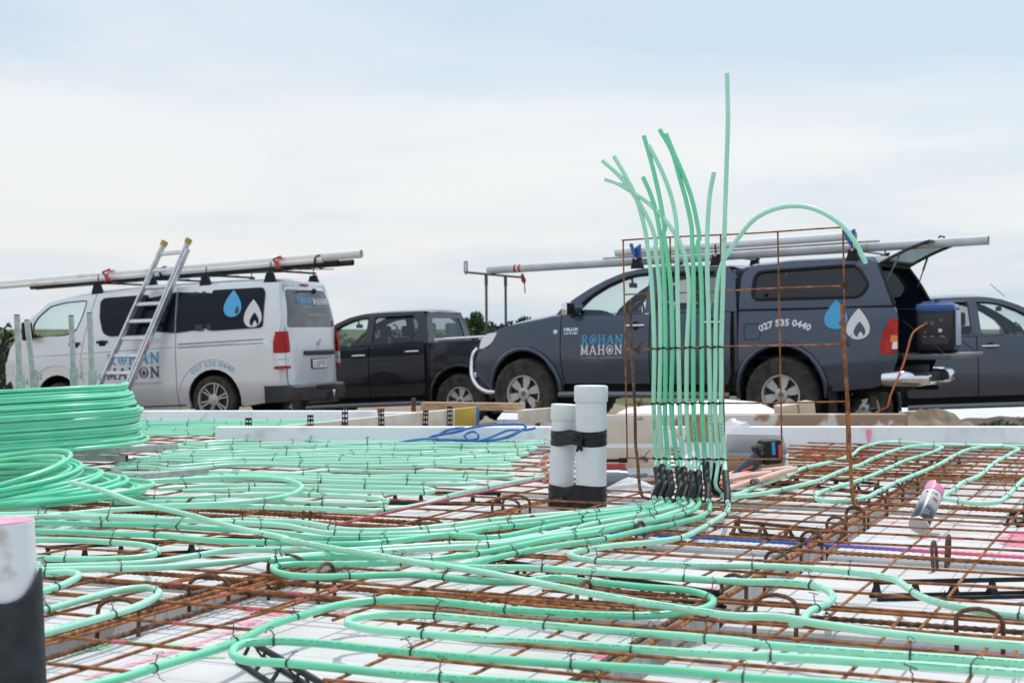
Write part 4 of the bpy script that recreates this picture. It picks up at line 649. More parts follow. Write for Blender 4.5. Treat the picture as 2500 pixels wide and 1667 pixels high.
PL = {'hairA': ('green pipe hairpin nearest the bottom edge, over the black bar chair', greenb), 'hairB': ('green pipe hairpin just behind the nearest one, round end at centre', green), 'loopD': ('green pipe ending in a round bend left of the clear standing black bar chair', green),
 'tail': ('loose green pipe crossing over all the others from the small coil to the bottom right', greenc), 'M1': ('green pipe curving up to the white pipe stubs past the pink bar', greenc), 'M2': ('green pipe hairpin next behind the pipe that curves to the stubs', greenc), 'M3': ('green pipe hairpin third from the crossing pipe, left of the stubs', greenc), 'M4': ('green pipe hairpin whose tip nears the thin pink bar head, left of the stubs', greenc), 'M5': ('green pipe hairpin whose tip lies closest to the white pipe stubs', greenc), 'M6': ('green pipe loop lying over other pipes beside the small loose coil', green),
 'HL1': ('green hairpin over the low black bar chair by the wrapped pipe', green), 'HL2': ('small green hairpin end showing just right of the wrapped pipe', green), 'HL3': ('wide green hairpin over the dark rib beside the wrapped pipe', greenc)}
for k, (lab, m) in PL.items(): gpipe(k, lab, m)
for k in PIPES:
    if k[0] == 'F': gpipe(k, 'green heating pipe snaking in close flat rows between the coils and the edge board', greenc, step=.05)
    if k[0] == 'G': gpipe(k, 'green heating pipe row in the far wing of the slab behind the big coil', green, group='pipe rows in the far wing', step=.06, ties=True)
UL = {'u1': ('upright green pipe at the left end of the bundle, its tip second from left', greenc), 'u2': ('upright green pipe whose tip leans farthest left', greenc), 'u3': ('deep green upright pipe with the shortest leaning tip', greenb), 'u4': ('deep green upright pipe whose tip ends just above a paler one', greenb), 'u5': ('pale upright pipe whose tip touches the deep green one left of it', greenc), 'u6': ('upright green pipe drooping left across its neighbours to a low tip', greenc), 'u7': ('deep green upright pipe, higher of the two tips side by side', greenb), 'u8': ('deep green upright pipe, lower of the two tips that stand side by side', greenb), 'u9': ('upright green pipe with a tip leaning slightly right', greenc), 'u10': ('green pipe arching over to the right and down past the mesh corner', greenc), 'u11': ('tallest green upright pipe, straight, far above all the others', greenc)}
for k, (lab, m) in UL.items(): gpipe(k, lab, m, group='green pipes tied up the standing mesh')
# ragged handwriting on six uprights, black pen
def scribble(key, zc, hgt, txt):
    pts = PIPES[key]; base = min(pts[:-3], key=lambda p: abs(p[2] - zc)); mb = MB(); n = len(txt)
    up = [Vector(p) for p in pts if p[2] > .12]
    for i, ch in enumerate(txt):
        z = zc + hgt/2 - hgt*i/max(1, n - 1)
        # pipe centre at this height
        for p, q in zip(up, up[1:]):
            if (p.z - z)*(q.z - z) <= 0: t = (p.z - z)/(p.z - q.z + 1e-9); c = p + (q - p)*t; break
        else: continue
        st = GL.get(ch, [])
        for (x0, y0, x1, y1) in st:      # letters read downwards
            a = lambda x, y: Vector((c.x + (y - .5)*.0085, 0, z - (x - .5)*hgt/n*.8))
            P_, Q_ = a(x0, y0), a(x1, y1)
            for v in (P_, Q_): dx = v.x - c.x; v.y = c.y - math.sqrt(max(1e-8, .0082**2 - dx**2)) - .0006
            mb.tube([P_, Q_], .00055, 5)
    if mb.v:
        ob = next(o for o in COL.objects if o.get('label') == UL[key][0]); mb.build('handwriting', black, ob)
GL = {'T': [(0, 1, 1, 1), (.5, 1, .5, 0)], 'v': [(0, .7, .5, 0), (.5, 0, 1, .8)], 'r': [(.2, .6, .2, 0), (.2, .5, .8, .6)], 'o': [(.2, .6, .2, .1), (.2, .1, .8, .1), (.8, .1, .8, .6), (.8, .6, .2, .6)], 'm': [(.1, 0, .1, .6), (.1, .6, .5, .5), (.5, .5, .5, 0), (.5, .5, .9, .6), (.9, .6, .9, 0)],
 'e': [(.2, .3, .8, .35), (.8, .35, .5, .6), (.5, .6, .2, .3), (.2, .3, .7, 0)], 'n': [(.2, 0, .2, .6), (.2, .55, .8, .5), (.8, .5, .8, 0)], 't': [(.5, .9, .5, 0), (.2, .6, .8, .6)], 'y': [(.2, .6, .5, .2), (.8, .6, .3, -.3)], 'b': [(.2, 1, .2, 0), (.2, 0, .8, .2), (.8, .2, .2, .55)], 'a': [(.8, .6, .2, .4), (.2, .4, .3, 0), (.3, 0, .8, .2), (.8, .6, .8, 0)], 'h': [(.2, 1, .2, 0), (.2, .5, .8, .5), (.8, .5, .8, 0)], 'd': [(.8, 1, .8, 0), (.8, .1, .2, .2), (.2, .2, .8, .55)], 'f': [(.7, .9, .3, .8), (.3, .8, .3, 0), (.1, .5, .7, .5)], 'i': [(.5, .6, .5, 0)], 'c': [(.8, .55, .2, .4), (.2, .4, .8, .05)], '1': [(.5, .9, .5, 0)], ' ': []}
for k, z, h, t in (('u1', .265, .062, 'Tv room'), ('u3', .25, .04, 'entry'), ('u5', .245, .062, 'wc room'.replace('w', 'v')), ('u7', .225, .055, 'bathrm'), ('u9', .255, .05, 'office'[:3] + ' 1'), ('u11', .235, .036, 'bath')): scribble(k, z, h, t)
# black bend sleeves at the feet
for k, pts in SHEATH.items():
    zt = dict(u1=.091, u2=.098, u3=.084, u4=.093, u5=.094, u6=.085, u7=.086, u8=.114, u9=.126, u10=.113, u11=.088)[k]
    full = spline([Vector(p) for p in PIPES[k]], .006); i0 = next(i for i, p in enumerate(full) if p.z < zt); i1 = next(i for i, p in enumerate(full) if p.z < .0135 and i > i0); q = full[i0:i1 + (4 if k == 'u11' else 1)]; n_ = len(q) - 1; q = spline([q[0], q[int(n_*.38)], q[int(n_*.72)], q[n_]], .01)
    if k in ('u9', 'u10'): mb = MB().tube(q, .0150, 9, arc=(1.4, 5.0)).tube(q, .0128, 9, arc=(1.4, 5.0))
    else: mb = MB().tube(q, .0124, 10, rf=lambda i: 1.08 if i == 0 else 1.0)
    o = mb.build('bend_sleeve', black, ang=60); tag(o, 'black plastic bend sleeve round the foot of a green upright pipe', 'bend sleeve', 'black sleeves at the feet of the upright pipes')
# wire ties: short ring round the pipe with a twisted tail ending in a loop
def tie_mesh(v):
    rr = random.Random(v); mb = MB(); ring = [(0, .0098*math.cos(a), .0098*math.sin(a)) for a in [2*math.pi*k/12 for k in range(12)]]
    mb.tube(ring, .0009, 5, closed=True); mb.tube([(x + .002, y*1.04, z*1.04) for x, y, z in ring], .0007, 5, closed=True)
    h = rr.uniform(.022, .036); lx, ly = rr.uniform(-.012, .012), rr.uniform(-.008, .008); st = []
    for k in range(9): t = k/8; st.append((lx*t*t + .0015*math.sin(k*2.2), ly*t, .0095 + (h - .0095)*t))
    mb.tube(spline(st, .004), .0011, 5)
    tip = Vector(st[-1]); ax = Vector((math.cos(v*1.7), math.sin(v*1.7), .35)).normalized(); a2 = Vector((0, 0, 1)).cross(ax).normalized()
    mb.tube([tip + ax*.010*math.cos(a) + a2*.005*math.sin(a) + Vector((0, 0, .002)) for a in [2*math.pi*k/14 for k in range(14)]], .0007, 5, closed=True)
    if v % 2: mb.tube([(0, .008, -.004), (.004, .02, -.012), (.008, .034, -.01)], .0008, 4)
    return mb
protos = [tie_mesh(v).build('wire_tie', wire, ang=60) for v in range(6)]
for o in protos: tag(o, 'twisted black wire tie looped round a green floor pipe', 'wire tie', 'wire ties along the green pipes')
rnd.shuffle(tie_spots); tie_spots.sort(key=lambda s: s[0].y if abs(s[0].x) < s[0].y*.34 else 99); tie_spots = tie_spots[:290]
for i, (p, t) in enumerate(tie_spots):
    o = protos[i] if i < 6 else protos[i % 6].copy()
    if i >= 6: COL.objects.link(o)
    o.location = p; o.rotation_euler = (rnd.uniform(-.5, .5), 0, math.atan2(t.y, t.x) + (math.pi if rnd.random() < .5 else 0)); s = rnd.uniform(.85, 1.2); o.scale = (s, 1, rnd.uniform(.75, 1.1)*(.8 if p.y > 5.8 else 1))
# bare ties on mesh crossings
bt = []
def bare_tie(v):
    rr = random.Random(v*7); mb = MB()
    for k in range(4):
        pts = [(rr.uniform(-.012, .012), rr.uniform(-.012, .012), rr.uniform(-.01, .008)) for _ in range(5)]; mb.tube(spline(pts, .004), .0007, 4)
    mb.tube([(0, 0, 0), (.006, .004, .012), (.014, -.002, .02)], .0012, 4); return mb
bp_ = [bare_tie(v).build('mesh_tie', wire, ang=60) for v in range(4)]
for i in range(56):
    o = bp_[i] if i < 4 else bp_[i % 4].copy()
    if i >= 4: COL.objects.link(o)
    a, b = (rnd.randint(-6, 8)*.2, rnd.randint(-8, 16)*.2)
    if i % 2: a = -.1 + rnd.uniform(-.03, .03)
    elif i % 3 == 0: b = rnd.choice((.4, .55, -.7, -.65))
    o.location = ab(a, b, -.002); o.rotation_euler.z = rnd.uniform(0, 6); o.scale = (.8, .8, .7); tag(o, 'knot of black tie wire on a rusty mesh crossing', 'mesh tie', 'tie wire knots on the mesh')
# ------------------------------------------------------------------ standing mesh panel, its stakes and zip ties
TL, TR_, BL, BR = (Vector(p) for p in PANEL)
def pnl(u, v): return (TL*(1 - u) + TR_*u)*(1 - v) + (BL*(1 - u) + BR*u)*v
mb = MB()
for i in range(5): mb.tube([pnl((0, .223, .457, .715, 1)[i], v/8) + Vector((0, .003, 0)) for v in range(9)], .0031, 7)
for j in range(5):
    e = .006
    mb.tube([pnl(-e + (1 + 2*e)*u/8, j/4) + Vector((.002*math.sin(u*1.7 + j), -.003, .0015*math.sin(u + j*2))) for u in range(9)], .0031, 7)
tag(mb.build('standing_mesh', rust), 'rusty square mesh panel standing upright in front of the dark ute', 'mesh panel')
def stake(pts, r, label, m):
    q = spline([Vector(p) for p in pts], .006); tag(MB().tube(q, r, 8, rf=lambda i: 1.10 if i % 2 else .93).build('rebar_stake', m, ang=80), label, 'stake', 'bent ribbed bar stakes holding the standing mesh')
stake(STAKE_L, .0055, 'dark ribbed stake bent at the foot, at the left side of the standing mesh', rustd)
stake(STAKE_R, .0065, 'rusty ribbed stake bent at the foot, at the right side of the standing mesh', rust)
for p, s in ((pnl(1, .5), 0), (pnl(1, .75), 1), (pnl(.06, .5), 2), (pnl(.06, .75), 3), (pnl(.08, 1), 4), (pnl(1, .25), 5)):
    o = bare_tie(20 + s).build('mesh_tie', wire if s < 4 else wire, ang=60); o.location = p + Vector((0, -.004, 0)); o.scale = (1.5, 1.2, 1.5); tag(o, 'knot of tie wire holding the standing mesh to its stake', 'mesh tie', 'tie wire knots on the standing mesh')
def ziptie(v):
    mb = MB(); ring = [(.0105*math.cos(a), .0125*math.sin(a) + .004, .004*math.cos(a)*(1 if v % 2 else -1)) for a in [2*math.pi*k/16 for k in range(16)]]
    for dz in (-.0012, 0, .0012): mb.tube([(x, y, z + dz) for x, y, z in ring], .0012, 5, closed=True)
    mb.box((-.006, -.0095, .001), (.006, .004, .0055), bev=.0008); mb.tube([(-.008, -.0105, .001), (-.013, -.012, .002)], .001, 4); return mb
zps = [ziptie(v).build('zip_tie', black, ang=60) for v in range(2)]; nz_ = 0
RN = {2: 'middle', 3: 'lower', 4: 'bottom'}
for row in (2, 3, 4):
    v = row/4
    for k in UL:
        P_ = [Vector(p) for p in PIPES[k]]
        for p, q in zip(P_, P_[1:]):
            c0 = pnl((p.x - TL.x)/(TR_.x - TL.x), v); zr = c0.z
            if (p.z - zr)*(q.z - zr) <= 0 and p.z > q.z:
                t = (p.z - zr)/(p.z - q.z + 1e-9); c = p + (q - p)*t
                o = zps[nz_] if nz_ < 2 else dup(zps[nz_ % 2]); nz_ += 1
                o.location = c; o.rotation_euler = (0, rnd.uniform(-.15, .15), 0)
                tag(o, f'black zip tie holding a green pipe to the {RN[row]} tied rung of the standing mesh', 'zip tie', f'black zip ties along the {RN[row]} tied rung'); break
# ------------------------------------------------------------------ white drain pipe stubs and tape
def stub(nm, A, B, r, lab):
    A, B = Vector(A), Vector(B); A = A - (B - A)*.35; d = B - A; L = d.length; m = d.to_track_quat('Z', 'Y').to_matrix()
    root = empty(nm, A, lab, 'drain pipe'); 
    MB().lathe([(r, 0), (r, L - .055)], 40, m=m).build('pipe', pvc, root)
    MB().lathe([(r + .0035, L - .058), (r + .005, L - .055), (r + .005, L - .006), (r + .003, L - .0015), (r - .004, L)], 40, m=m).build('end_cap', pvc, root); return A, d
A1, d1 = stub('pipe_stub', STUB_T[0], STUB_T[1], .0555, 'taller white capped drain pipe stub, right one of the taped pair')
A2, d2 = stub('pipe_stub', STUB_S[0], STUB_S[1], .045, 'shorter white capped drain pipe stub leaning beside the taller one')
def hull(pts):
    pts = sorted(set(pts)); 
    def half(ps):
        h = []
        for p in ps:
            while len(h) > 1 and (h[-1][0] - h[-2][0])*(p[1] - h[-2][1]) - (h[-1][1] - h[-2][1])*(p[0] - h[-2][0]) <= 0: h.pop()
            h.append(p)
        return h
    a, b = half(pts), half(pts[::-1]); return a[:-1] + b[:-1]
def tape(zb, zt, lab, tilt=0., knot=False):
    secs = []; n = 72; root = MB()
    zs = [zb + (zt - zb)*k/9 for k in range(10)]
    for iz, z in enumerate(zs):
        ps = []
        for A, d, r in ((A1, d1, .0575), (A2, d2, .0470)):
            c = A + d*((z - A.z)/d.z)
            for k in range(48): a = 2*math.pi*k/48; ps.append((round(c.x + r*math.cos(a), 5), round(c.y + r*math.sin(a), 5)))
        h = hull(ps); cx_ = sum(p[0] for p in h)/len(h); cy_ = sum(p[1] for p in h)/len(h)
        sec = []
        for k in range(n):      # resample by angle
            a = 2*math.pi*k/n; dx, dy = math.cos(a), math.sin(a); best = 0
            for p, q in zip(h, h[1:] + h[:1]):
                den_ = dx*(q[1] - p[1]) - dy*(q[0] - p[0])
                if abs(den_) < 1e-9: continue
                t = ((p[0] - cx_)*(q[1] - p[1]) - (p[1] - cy_)*(q[0] - p[0]))/den_; s_ = ((p[0] - cx_)*dy - (p[1] - cy_)*dx)/den_
                if -1e-6 <= s_ <= 1 + 1e-6 and t > best: best = t
            best += .0012*math.sin(z*260 + 3*math.sin(a*2)) + .0008*math.sin(z*520 + a*5)
            edge = iz in (0, 9); zz_ = z + tilt*dx*.06 + (.004*math.sin(a*3 + z*9) if edge else 0)
            sec.append((cx_ + dx*best, cy_ + dy*best, zz_))
        secs += sec
    fs = [(i*n + k, i*n + (k + 1) % n, (i + 1)*n + (k + 1) % n, (i + 1)*n + k) for i in range(9) for k in range(n)]
    root.add(secs, fs)
    if knot:
        z = (zb + zt)/2; c = A1 + d1*((z - A1.z)/d1.z) + Vector((-.048, -.052, -.012))
        for p, q, s_ in (((-.012, 0, .03), (.012, -.008, -.03), .022), ((.012, -.004, .012), (-.006, -.01, -.032), .018), ((-.035, .004, .026), (0, -.008, .0), .016)):
            root.tube([c + Vector(p), c + (Vector(p) + Vector(q))/2 + Vector((0, -.004, 0)), c + Vector(q)], s_*.5, 5, rf=lambda i: (.8, 1, .5)[i])
    tag(root.build('tape_band', tapem, ang=25), lab, 'tape')
zt_ = lambda y, Y=5.55: .6125 - (y - 789)/3820*Y
tape(zt_(1090), zt_(1053), 'upper black tape band with a crumpled knot round both white stubs', .03, True)
tape(zt_(1248), zt_(1188), 'broad lower black tape band round the base of both white stubs', .07)
# front left drain pipe with pink top and black foam wrap
root = empty('wrapped_pipe', (-.83, 2.6, -.33), 'white drain pipe with pink sprayed top and black foam wrap at the bottom left', 'drain pipe')
tilt = Matrix.Rotation(R(-2.0), 3, 'Y')
MB().lathe([(.055, 0), (.055, .612), (.053, .614)], 48, m=tilt).build('pipe', mat('pvc_dirty', (.74, .75, .75), .4, 0, (.34, .29, .23), 9, 9, ramp=(.60, .72)), root)
MB().lathe([(.0545, .6145), (.0535, .6155), (.001, .6156)], 48, m=tilt).build('pink_top', pink, root)
n_ = 48
def fo(i, k, r): return r*(1 + .004*math.sin(k*.9))
mbf = MB(); tops = []
for k in range(n_):
    a = 2*math.pi*k/n_; tops.append(.512 - .03*max(0, math.cos(a + R(70)))**2 + .02*max(0, math.cos(a - R(5)))**8)
vs = []; 
for lay, r in ((0, .064), (1, .064), (2, .0605)):
    for k in range(n_): a = 2*math.pi*k/n_; vs.append(tilt @ Vector((r*math.cos(a), r*math.sin(a), (0 if lay == 0 else tops[k] + (.004 if lay == 2 else 0)))))
mbf.add(vs, [(l*n_ + k, l*n_ + (k + 1) % n_, (l + 1)*n_ + (k + 1) % n_, (l + 1)*n_ + k) for l in range(2) for k in range(n_)]).build('foam_wrap', blkfoam, root)
MB().tube([tilt @ Vector((.0642*math.cos(R(-96)), .0642*math.sin(R(-96)), z)) for z in (0, .25, .50)], .0015, 5).build('foam_seam', black, root)
# ------------------------------------------------------------------ spray can
c0 = Vector(CAN); axd = Vector((.46, .71, .53)).normalized(); m = axd.to_track_quat('Z', 'Y').to_matrix()
root = empty('spray_can', c0, 'pink capped spray paint can lying tilted through the rusty mesh', 'spray can')
cr_ = .0325
MB().lathe([(.001, .0045), (.024, .0035), (.0295, .001), (.0315, 0), (.0335, .002), (.0335, .005), (.0325, .007)], 40, m=m).build('base', mat('tin', (.62, .63, .64), .35, .6), root)
lm = bpy.data.materials.new('can_label'); lm.use_nodes = True; t = lm.node_tree; b = t.nodes['Principled BSDF']; b.inputs['Roughness'].default_value = .22
tcn = t.nodes.new('ShaderNodeTexCoord'); s_ = t.nodes.new('ShaderNodeSeparateXYZ'); t.links.new(tcn.outputs['Object'], s_.inputs[0])
n = t.nodes.new('ShaderNodeTexNoise'); n.inputs['Scale'].default_value = 22; n.inputs['Detail'].default_value = 6; t.links.new(tcn.outputs['Object'], n.inputs['Vector'])
a = t.nodes.new('ShaderNodeMath'); a.operation = 'MULTIPLY_ADD'; a.inputs[1].default_value = .05; t.links.new(n.outputs[0], a.inputs[0]); t.links.new(s_.outputs[2], a.inputs[2])
r = t.nodes.new('ShaderNodeValToRGB'); t.links.new(a.outputs[0], r.inputs[0]); el = r.color_ramp.elements
mr_ = t.nodes.new('ShaderNodeMapRange'); mr_.inputs['From Min'].default_value = 0; mr_.inputs['From Max'].default_value = .2; t.links.new(a.outputs[0], mr_.inputs[0]); t.links.new(mr_.outputs[0], r.inputs[0])
el[0].position = .34; el[0].color = (.012, .016, .03, 1); el[1].position = .9; el[1].color = (.74, .74, .76, 1)
for p, c in ((.46, (.10, .11, .14, 1)), (.56, (.34, .33, .35, 1)), (.70, (.48, .42, .44, 1)), (.82, (.66, .65, .68, 1))): e = el.new(p); e.color = c
t.links.new(r.outputs[0], b.inputs['Base Color'])
lb = MB().lathe([(cr_, .007), (cr_, .150), (.0315, .153)], 40).build('label_sleeve', lm, root); lb.rotation_euler = m.to_euler()
MB().lathe([(.031, .153), (.0315, .156), (.0315, .158)], 40, m=m).build('shoulder', mat('tin', (.62, .63, .64)), root)
capv = MB(); nn = 40; prof = []
vs = []
for k in range(nn):
    a = 2*math.pi*k/nn; 
    for r_, h_ in ((.0325, .157), (.0315, .200), (.028, .201), (.027, .175)):
        ca = math.cos(a - R(158)); hh = h_ - (.012 if (h_ > .19 and ca > .55) else 0); vs.append(m @ Vector((r_*math.cos(a), r_*math.sin(a), hh)))
fs = [(4*k + i, 4*((k + 1) % nn) + i, 4*((k + 1) % nn) + i + 1, 4*k + i + 1) for k in range(nn) for i in range(3)] + [tuple(4*k + 3 for k in range(nn))]
capv.add(vs, fs).build('cap', mat('pink_cap', (.82, .22, .34), .35, 0, (.85, .32, .42), 20, 3), root)
def cancurve(u, h, off=.0004):   # u: along circumference (m) from the side facing the camera, h: height on can
    a0 = CANA + u/cr_; return m @ Vector(((cr_ + off)*math.cos(a0), (cr_ + off)*math.sin(a0), h))
# direction on the can facing the camera
inv = m.transposed(); vv = inv @ (Vector((0, 0, .6125)) - c0); CANA = math.atan2(vv.y, vv.x)
mb = MB()
for word, h, s_, u0 in (('ional', .139, .013, -.020),):
    pass
LC = {'i': [(.1, 0, .1, .6)], 'g': [(.2, .6, .8, .6), (.8, .6, .8, -.3), (.8, -.3, .2, -.3), (.2, .6, .2, .1), (.2, .1, .8, .1)], 'n': [(.2, 0, .2, .6), (.2, .6, .7, .6), (.7, .6, .8, 0)], 'a': [(.2, .6, .8, .6), (.8, .6, .8, 0), (.8, .35, .2, .3), (.2, .3, .2, 0), (.2, 0, .8, .02)], 'l': [(.2, 1, .2, 0), (.2, 0, .45, 0)], 's': [(.8, .6, .2, .55), (.2, .55, .2, .3), (.2, .3, .8, .28), (.8, .28, .8, 0), (.8, 0, .2, .02)]}
u = -.026
for ch in 'signal':
    for x0, y0, x1, y1 in LC[ch]: mb.tube([cancurve(u + x0*.009, .133 + y0*.013), cancurve(u + (x0 + x1)/2*.009, .133 + (y0 + y1)/2*.013), cancurve(u + x1*.009, .133 + y1*.013)], .0007, 5)
    u += .0085 if ch not in 'il' else .0050
mb.build('label_lettering', mat('ink_grey', (.12, .13, .16), .5), root)
mb = MB()
for k in range(6):
    L_ = (.026, .024, .027, .022, .025, .018)[k]; mb.tube([cancurve(-.005 + L_*q/6 - .004, .052 - k*.0045) for q in range(7)], .0005, 4)
mb.build('small_print', mat('ink_white', (.7, .72, .75), .5), root)
mb = MB(); vs = [cancurve(.006 + .018*i/5, .118 - .012*j) for j in range(2) for i in range(6)]
mb.add(vs, [(i, i + 1, i + 7, i + 6) for i in range(5)]).build('label_flash', mat('ink_red', (.35, .10, .07), .5), root)
# ------------------------------------------------------------------ blue hose
mb = MB().tube(spline(HOSE, .02), .0062, 10).tube(spline(HOSEB, .02), .0062, 10)
tag(mb.build('blue_hose', hose, ang=60), 'blue hose in loose loops lying against the white edge board', 'hose')
# ------------------------------------------------------------------ big coil on its decoiler
cx0, cy0 = -2.15, 6.75
def tz(x, y): return .055*(x - cx0) - .03*(y - cy0)
RO = [.578, .552, .524, .526, .525, .527, .526, .524, .521, .538, .546, .504, .507, .504, .497, .486, .477, .473]
mb = MB(); pts = []
for ly in range(18):
    for k in range(96):
        a = 2*math.pi*(k/96) + .6; t = k/96; r0 = RO[ly]; r1 = RO[min(17, ly + 1)]; r = (r0 + (r1 - r0)*sm((t - .85)/.15)) + .004*math.sin(a*2 + ly*1.9)
        x, y = cx0 + r*math.cos(a), cy0 + r*math.sin(a); z = .072 + .0143*(ly + sm((t - .85)/.15)) + tz(x, y) + .003*math.sin(a + ly*2.4)
        pts.append((x, y, z))
mb.tube(pts, .0082, 10)
for rr in (.017, .034, .051, .068):
    pts = []
    for ly in range(17):
        for k in range(64):
            a = 2*math.pi*k/64; r = .470 - rr + .003*math.sin(a*3 + ly); x, y = cx0 + r*math.cos(a), cy0 + r*math.sin(a)
            pts.append((x, y, .075 + .0146*(ly + k/64) + tz(x, y) - rr*.25))
    mb.tube(pts, .0082, 7)
coil = mb.build('pipe_coil', greenk, ang=60); tag(coil, 'big tall coil of green pipe stacked on the galvanised decoiler at left', 'pipe coil')
dec = empty('decoiler', (cx0, cy0, 0), 'galvanised decoiler frame with upright posts carrying the big green coil', 'decoiler')
L_ = lambda v: (v[0] - cx0, v[1] - cy0, v[2])
for e in ((-1.647, 6.68, .035), (-1.59, 7.39, .03), (-2.7, 6.5, .03), (-2.3, 7.4, .03)):
    MB().bar((0, 0, .035), L_(e), .026, .026).build('arm', galv, dec)
    mb = MB(); d = (Vector(L_(e)) - Vector((0, 0, .035))).normalized(); mb.bar(Vector(L_(e)) - d*.001, Vector(L_(e)) + d*.003, .024, .024).build('arm_cap', black, dec)
for X, Y, zt, z0, lean in ((-2.06, 6.55, .645, .40, -.012), (-2.14, 7.0, .625, .405, -.03), (-1.96, 7.0, .645, .41, -.012), (-1.775, 6.62, .655, .415, -.012)):
    x, y = X - cx0, Y - cy0
    p = MB().bar((x, y, z0 - .05), (x + lean, y, zt), .020, .020, (0, 1, 0)).build('post', galv, dec)
    MB().bar((x + lean, y, zt), (x + lean, y, zt + .004), .017, .017, (0, 1, 0)).build('post_cap', black, p)
    q = MB().bar((x - lean*.8, y, .04), (x, y, z0), .031, .031, (0, 1, 0)).build('post_socket', galv, dec)
    sx_ = .02 if lean > -.02 else .022
    w_ = MB().tube([(x + .016, y, z0 - .03), (x + .034, y, z0 - .03)], .003, 6)
    for s_ in (-1, 1): w_.lathe([(.001, 0), (.007, .001), (.007, .003), (.001, .004)], 10, o=(x + .032, y, z0 - .03 + s_*.009), m=Matrix.Rotation(R(90), 3, 'X'))
    w_.build('wing_nut', galv, q)
o = MB().bar((-1.42, 5.93, .03), (-1.204, 6.18, .03), .022, .022).box((-1.25, 6.13, .012), (.02, .02, .02)).build('steel_bar', galv); tag(o, 'loose galvanised square bar with small foot, right of the small coil', 'steel bar')
# ------------------------------------------------------------------ small coil spilling over
pts = []; NL = 17
for k in range(NL*64):
    t = k/(NL*64); a = 2*math.pi*k/64 + 3.6; j = k/64
    ru = .37 + .115*t + .018*math.sin(j*2.1) + .010*math.sin(j*5.3); rv = .335 + .02*math.sin(j*1.3 + 1)
    rho = R(6.6)*(1 - t)**1.15 + R(1.2) + R(.9)*math.sin(j*1.7); tau = R(6.6)*(1 - t)**1.2 + R(1.2)
    u_ = Vector((math.cos(rho)*math.cos(R(-8)), math.sin(R(-8)), math.sin(rho))); v_ = Vector((.10, math.cos(tau), math.sin(tau)))
    hz = math.hypot(ru*math.sin(rho), rv*math.sin(tau))
    pts.append(Vector((-1.905 + .20*t + .014*math.sin(j*2.9), 5.27 + .07*t + .012*math.sin(j*4.1), .016 + hz + .004*math.sin(a*2 + j))) + u_*(ru*math.cos(a)) + v_*(rv*math.sin(a)))
tag(MB().tube(pts, .0082, 10).build('pipe_coil', greenk, ang=60), 'small loose coil of green pipe toppled like a spring in front of the big coil', 'pipe coil')
# ------------------------------------------------------------------ cartons, bags and tools behind the upright pipes
def carton_box(nm, loc, rz, L, W, H, lab, mo, mi, flaps):
    root = empty(nm, loc, lab, 'carton'); root.rotation_euler.z = rz; t = .004
    mb = MB().box((0, 0, t/2), (L, W, t)).box((0, -W/2, H/2), (L, t, H)).box((0, W/2, H/2), (L, t, H)).box((-L/2, 0, H/2), (t, W - t*2, H)).box((L/2, 0, H/2), (t, W - t*2, H)); mb.build('box', mo, root)
    for side, ln, ang, m in flaps:
        mb = MB(); ww = L if side in 'fb' else W
        vs = []; nseg = 5
        for i in range(nseg + 1):
            u = i/nseg; aa = ang + .25*u; d = Vector((0, -math.sin(aa), math.cos(aa)))*ln*u; tw = ww/2*(1 - .12*u*u)
            for s_ in (-1, 1):
                for k in (0, 1): vs.append(Vector((s_*tw, -k*.003, 0)) + d)
        fs = []
        for i in range(nseg):
            A = 4*i; B = A + 4; fs += [(A, A + 2, B + 2, B), (A + 1, B + 1, B + 3, A + 3), (A, B, B + 1, A + 1), (A + 2, A + 3, B + 3, B + 2)]
        fs += [(0, 1, 3, 2), (4*nseg, 4*nseg + 2, 4*nseg + 3, 4*nseg + 1)]
        mm = {'f': (0, (0, -W/2, H)), 'b': (math.pi, (0, W/2, H)), 'l': (-math.pi/2, (-L/2, 0, H)), 'r': (math.pi/2, (L/2, 0, H))}[side]
        o = mb.add(vs, fs).build('flap', m, root); o.rotation_euler.z = mm[0]; o.location = mm[1]
    return root
carton_box('carton', (.50, 6.62, -.03), R(3), .31, .22, .125, 'open white carton with brown flaps behind the standing mesh', cartonw, cartond, [('f', .085, R(166), carton), ('b', .10, R(-14), carton), ('l', .1, R(130), carton), ('r', .1, R(120), carton)])
carton_box('carton', (.86, 7.05, 0), R(-10), .17, .18, .07, 'brown open carton stuffed with white film behind the upright pipes', cartonw, cartond, [('b', .09, R(-8), cartond), ('l', .1, R(25), cartond), ('f', .07, R(150), cartonw)])
pr = carton_box('carton', (1.02, 6.55, -.005), R(-14), .26, .16, .07, 'flat white carton with pink and grey print beside the black power tool', cartonw, cartond, [('b', .15, R(-70), cartonw), ('f', .06, R(160), cartond)])
MB().box((.02, .1, .118), (.16, .05, .0016), Matrix.Rotation(R(20), 3, 'X')).build('grey_print', mat('print_grey', (.36, .37, .40), .7), pr)
MB().box((.05, .04, .0985), (.14, .03, .0016), Matrix.Rotation(R(20), 3, 'X')).build('pink_print', mat('print_pink', (.75, .38, .36), .7), pr)
MB().box((.06, -.0825, .045), (.11, .0012, .03)).build('pink_print', mat('print_pink', (.75, .38, .36)), pr)
MB().box((.08, .0, .09), (.05, .0012, .012)).build('orange_print', orange, pr)
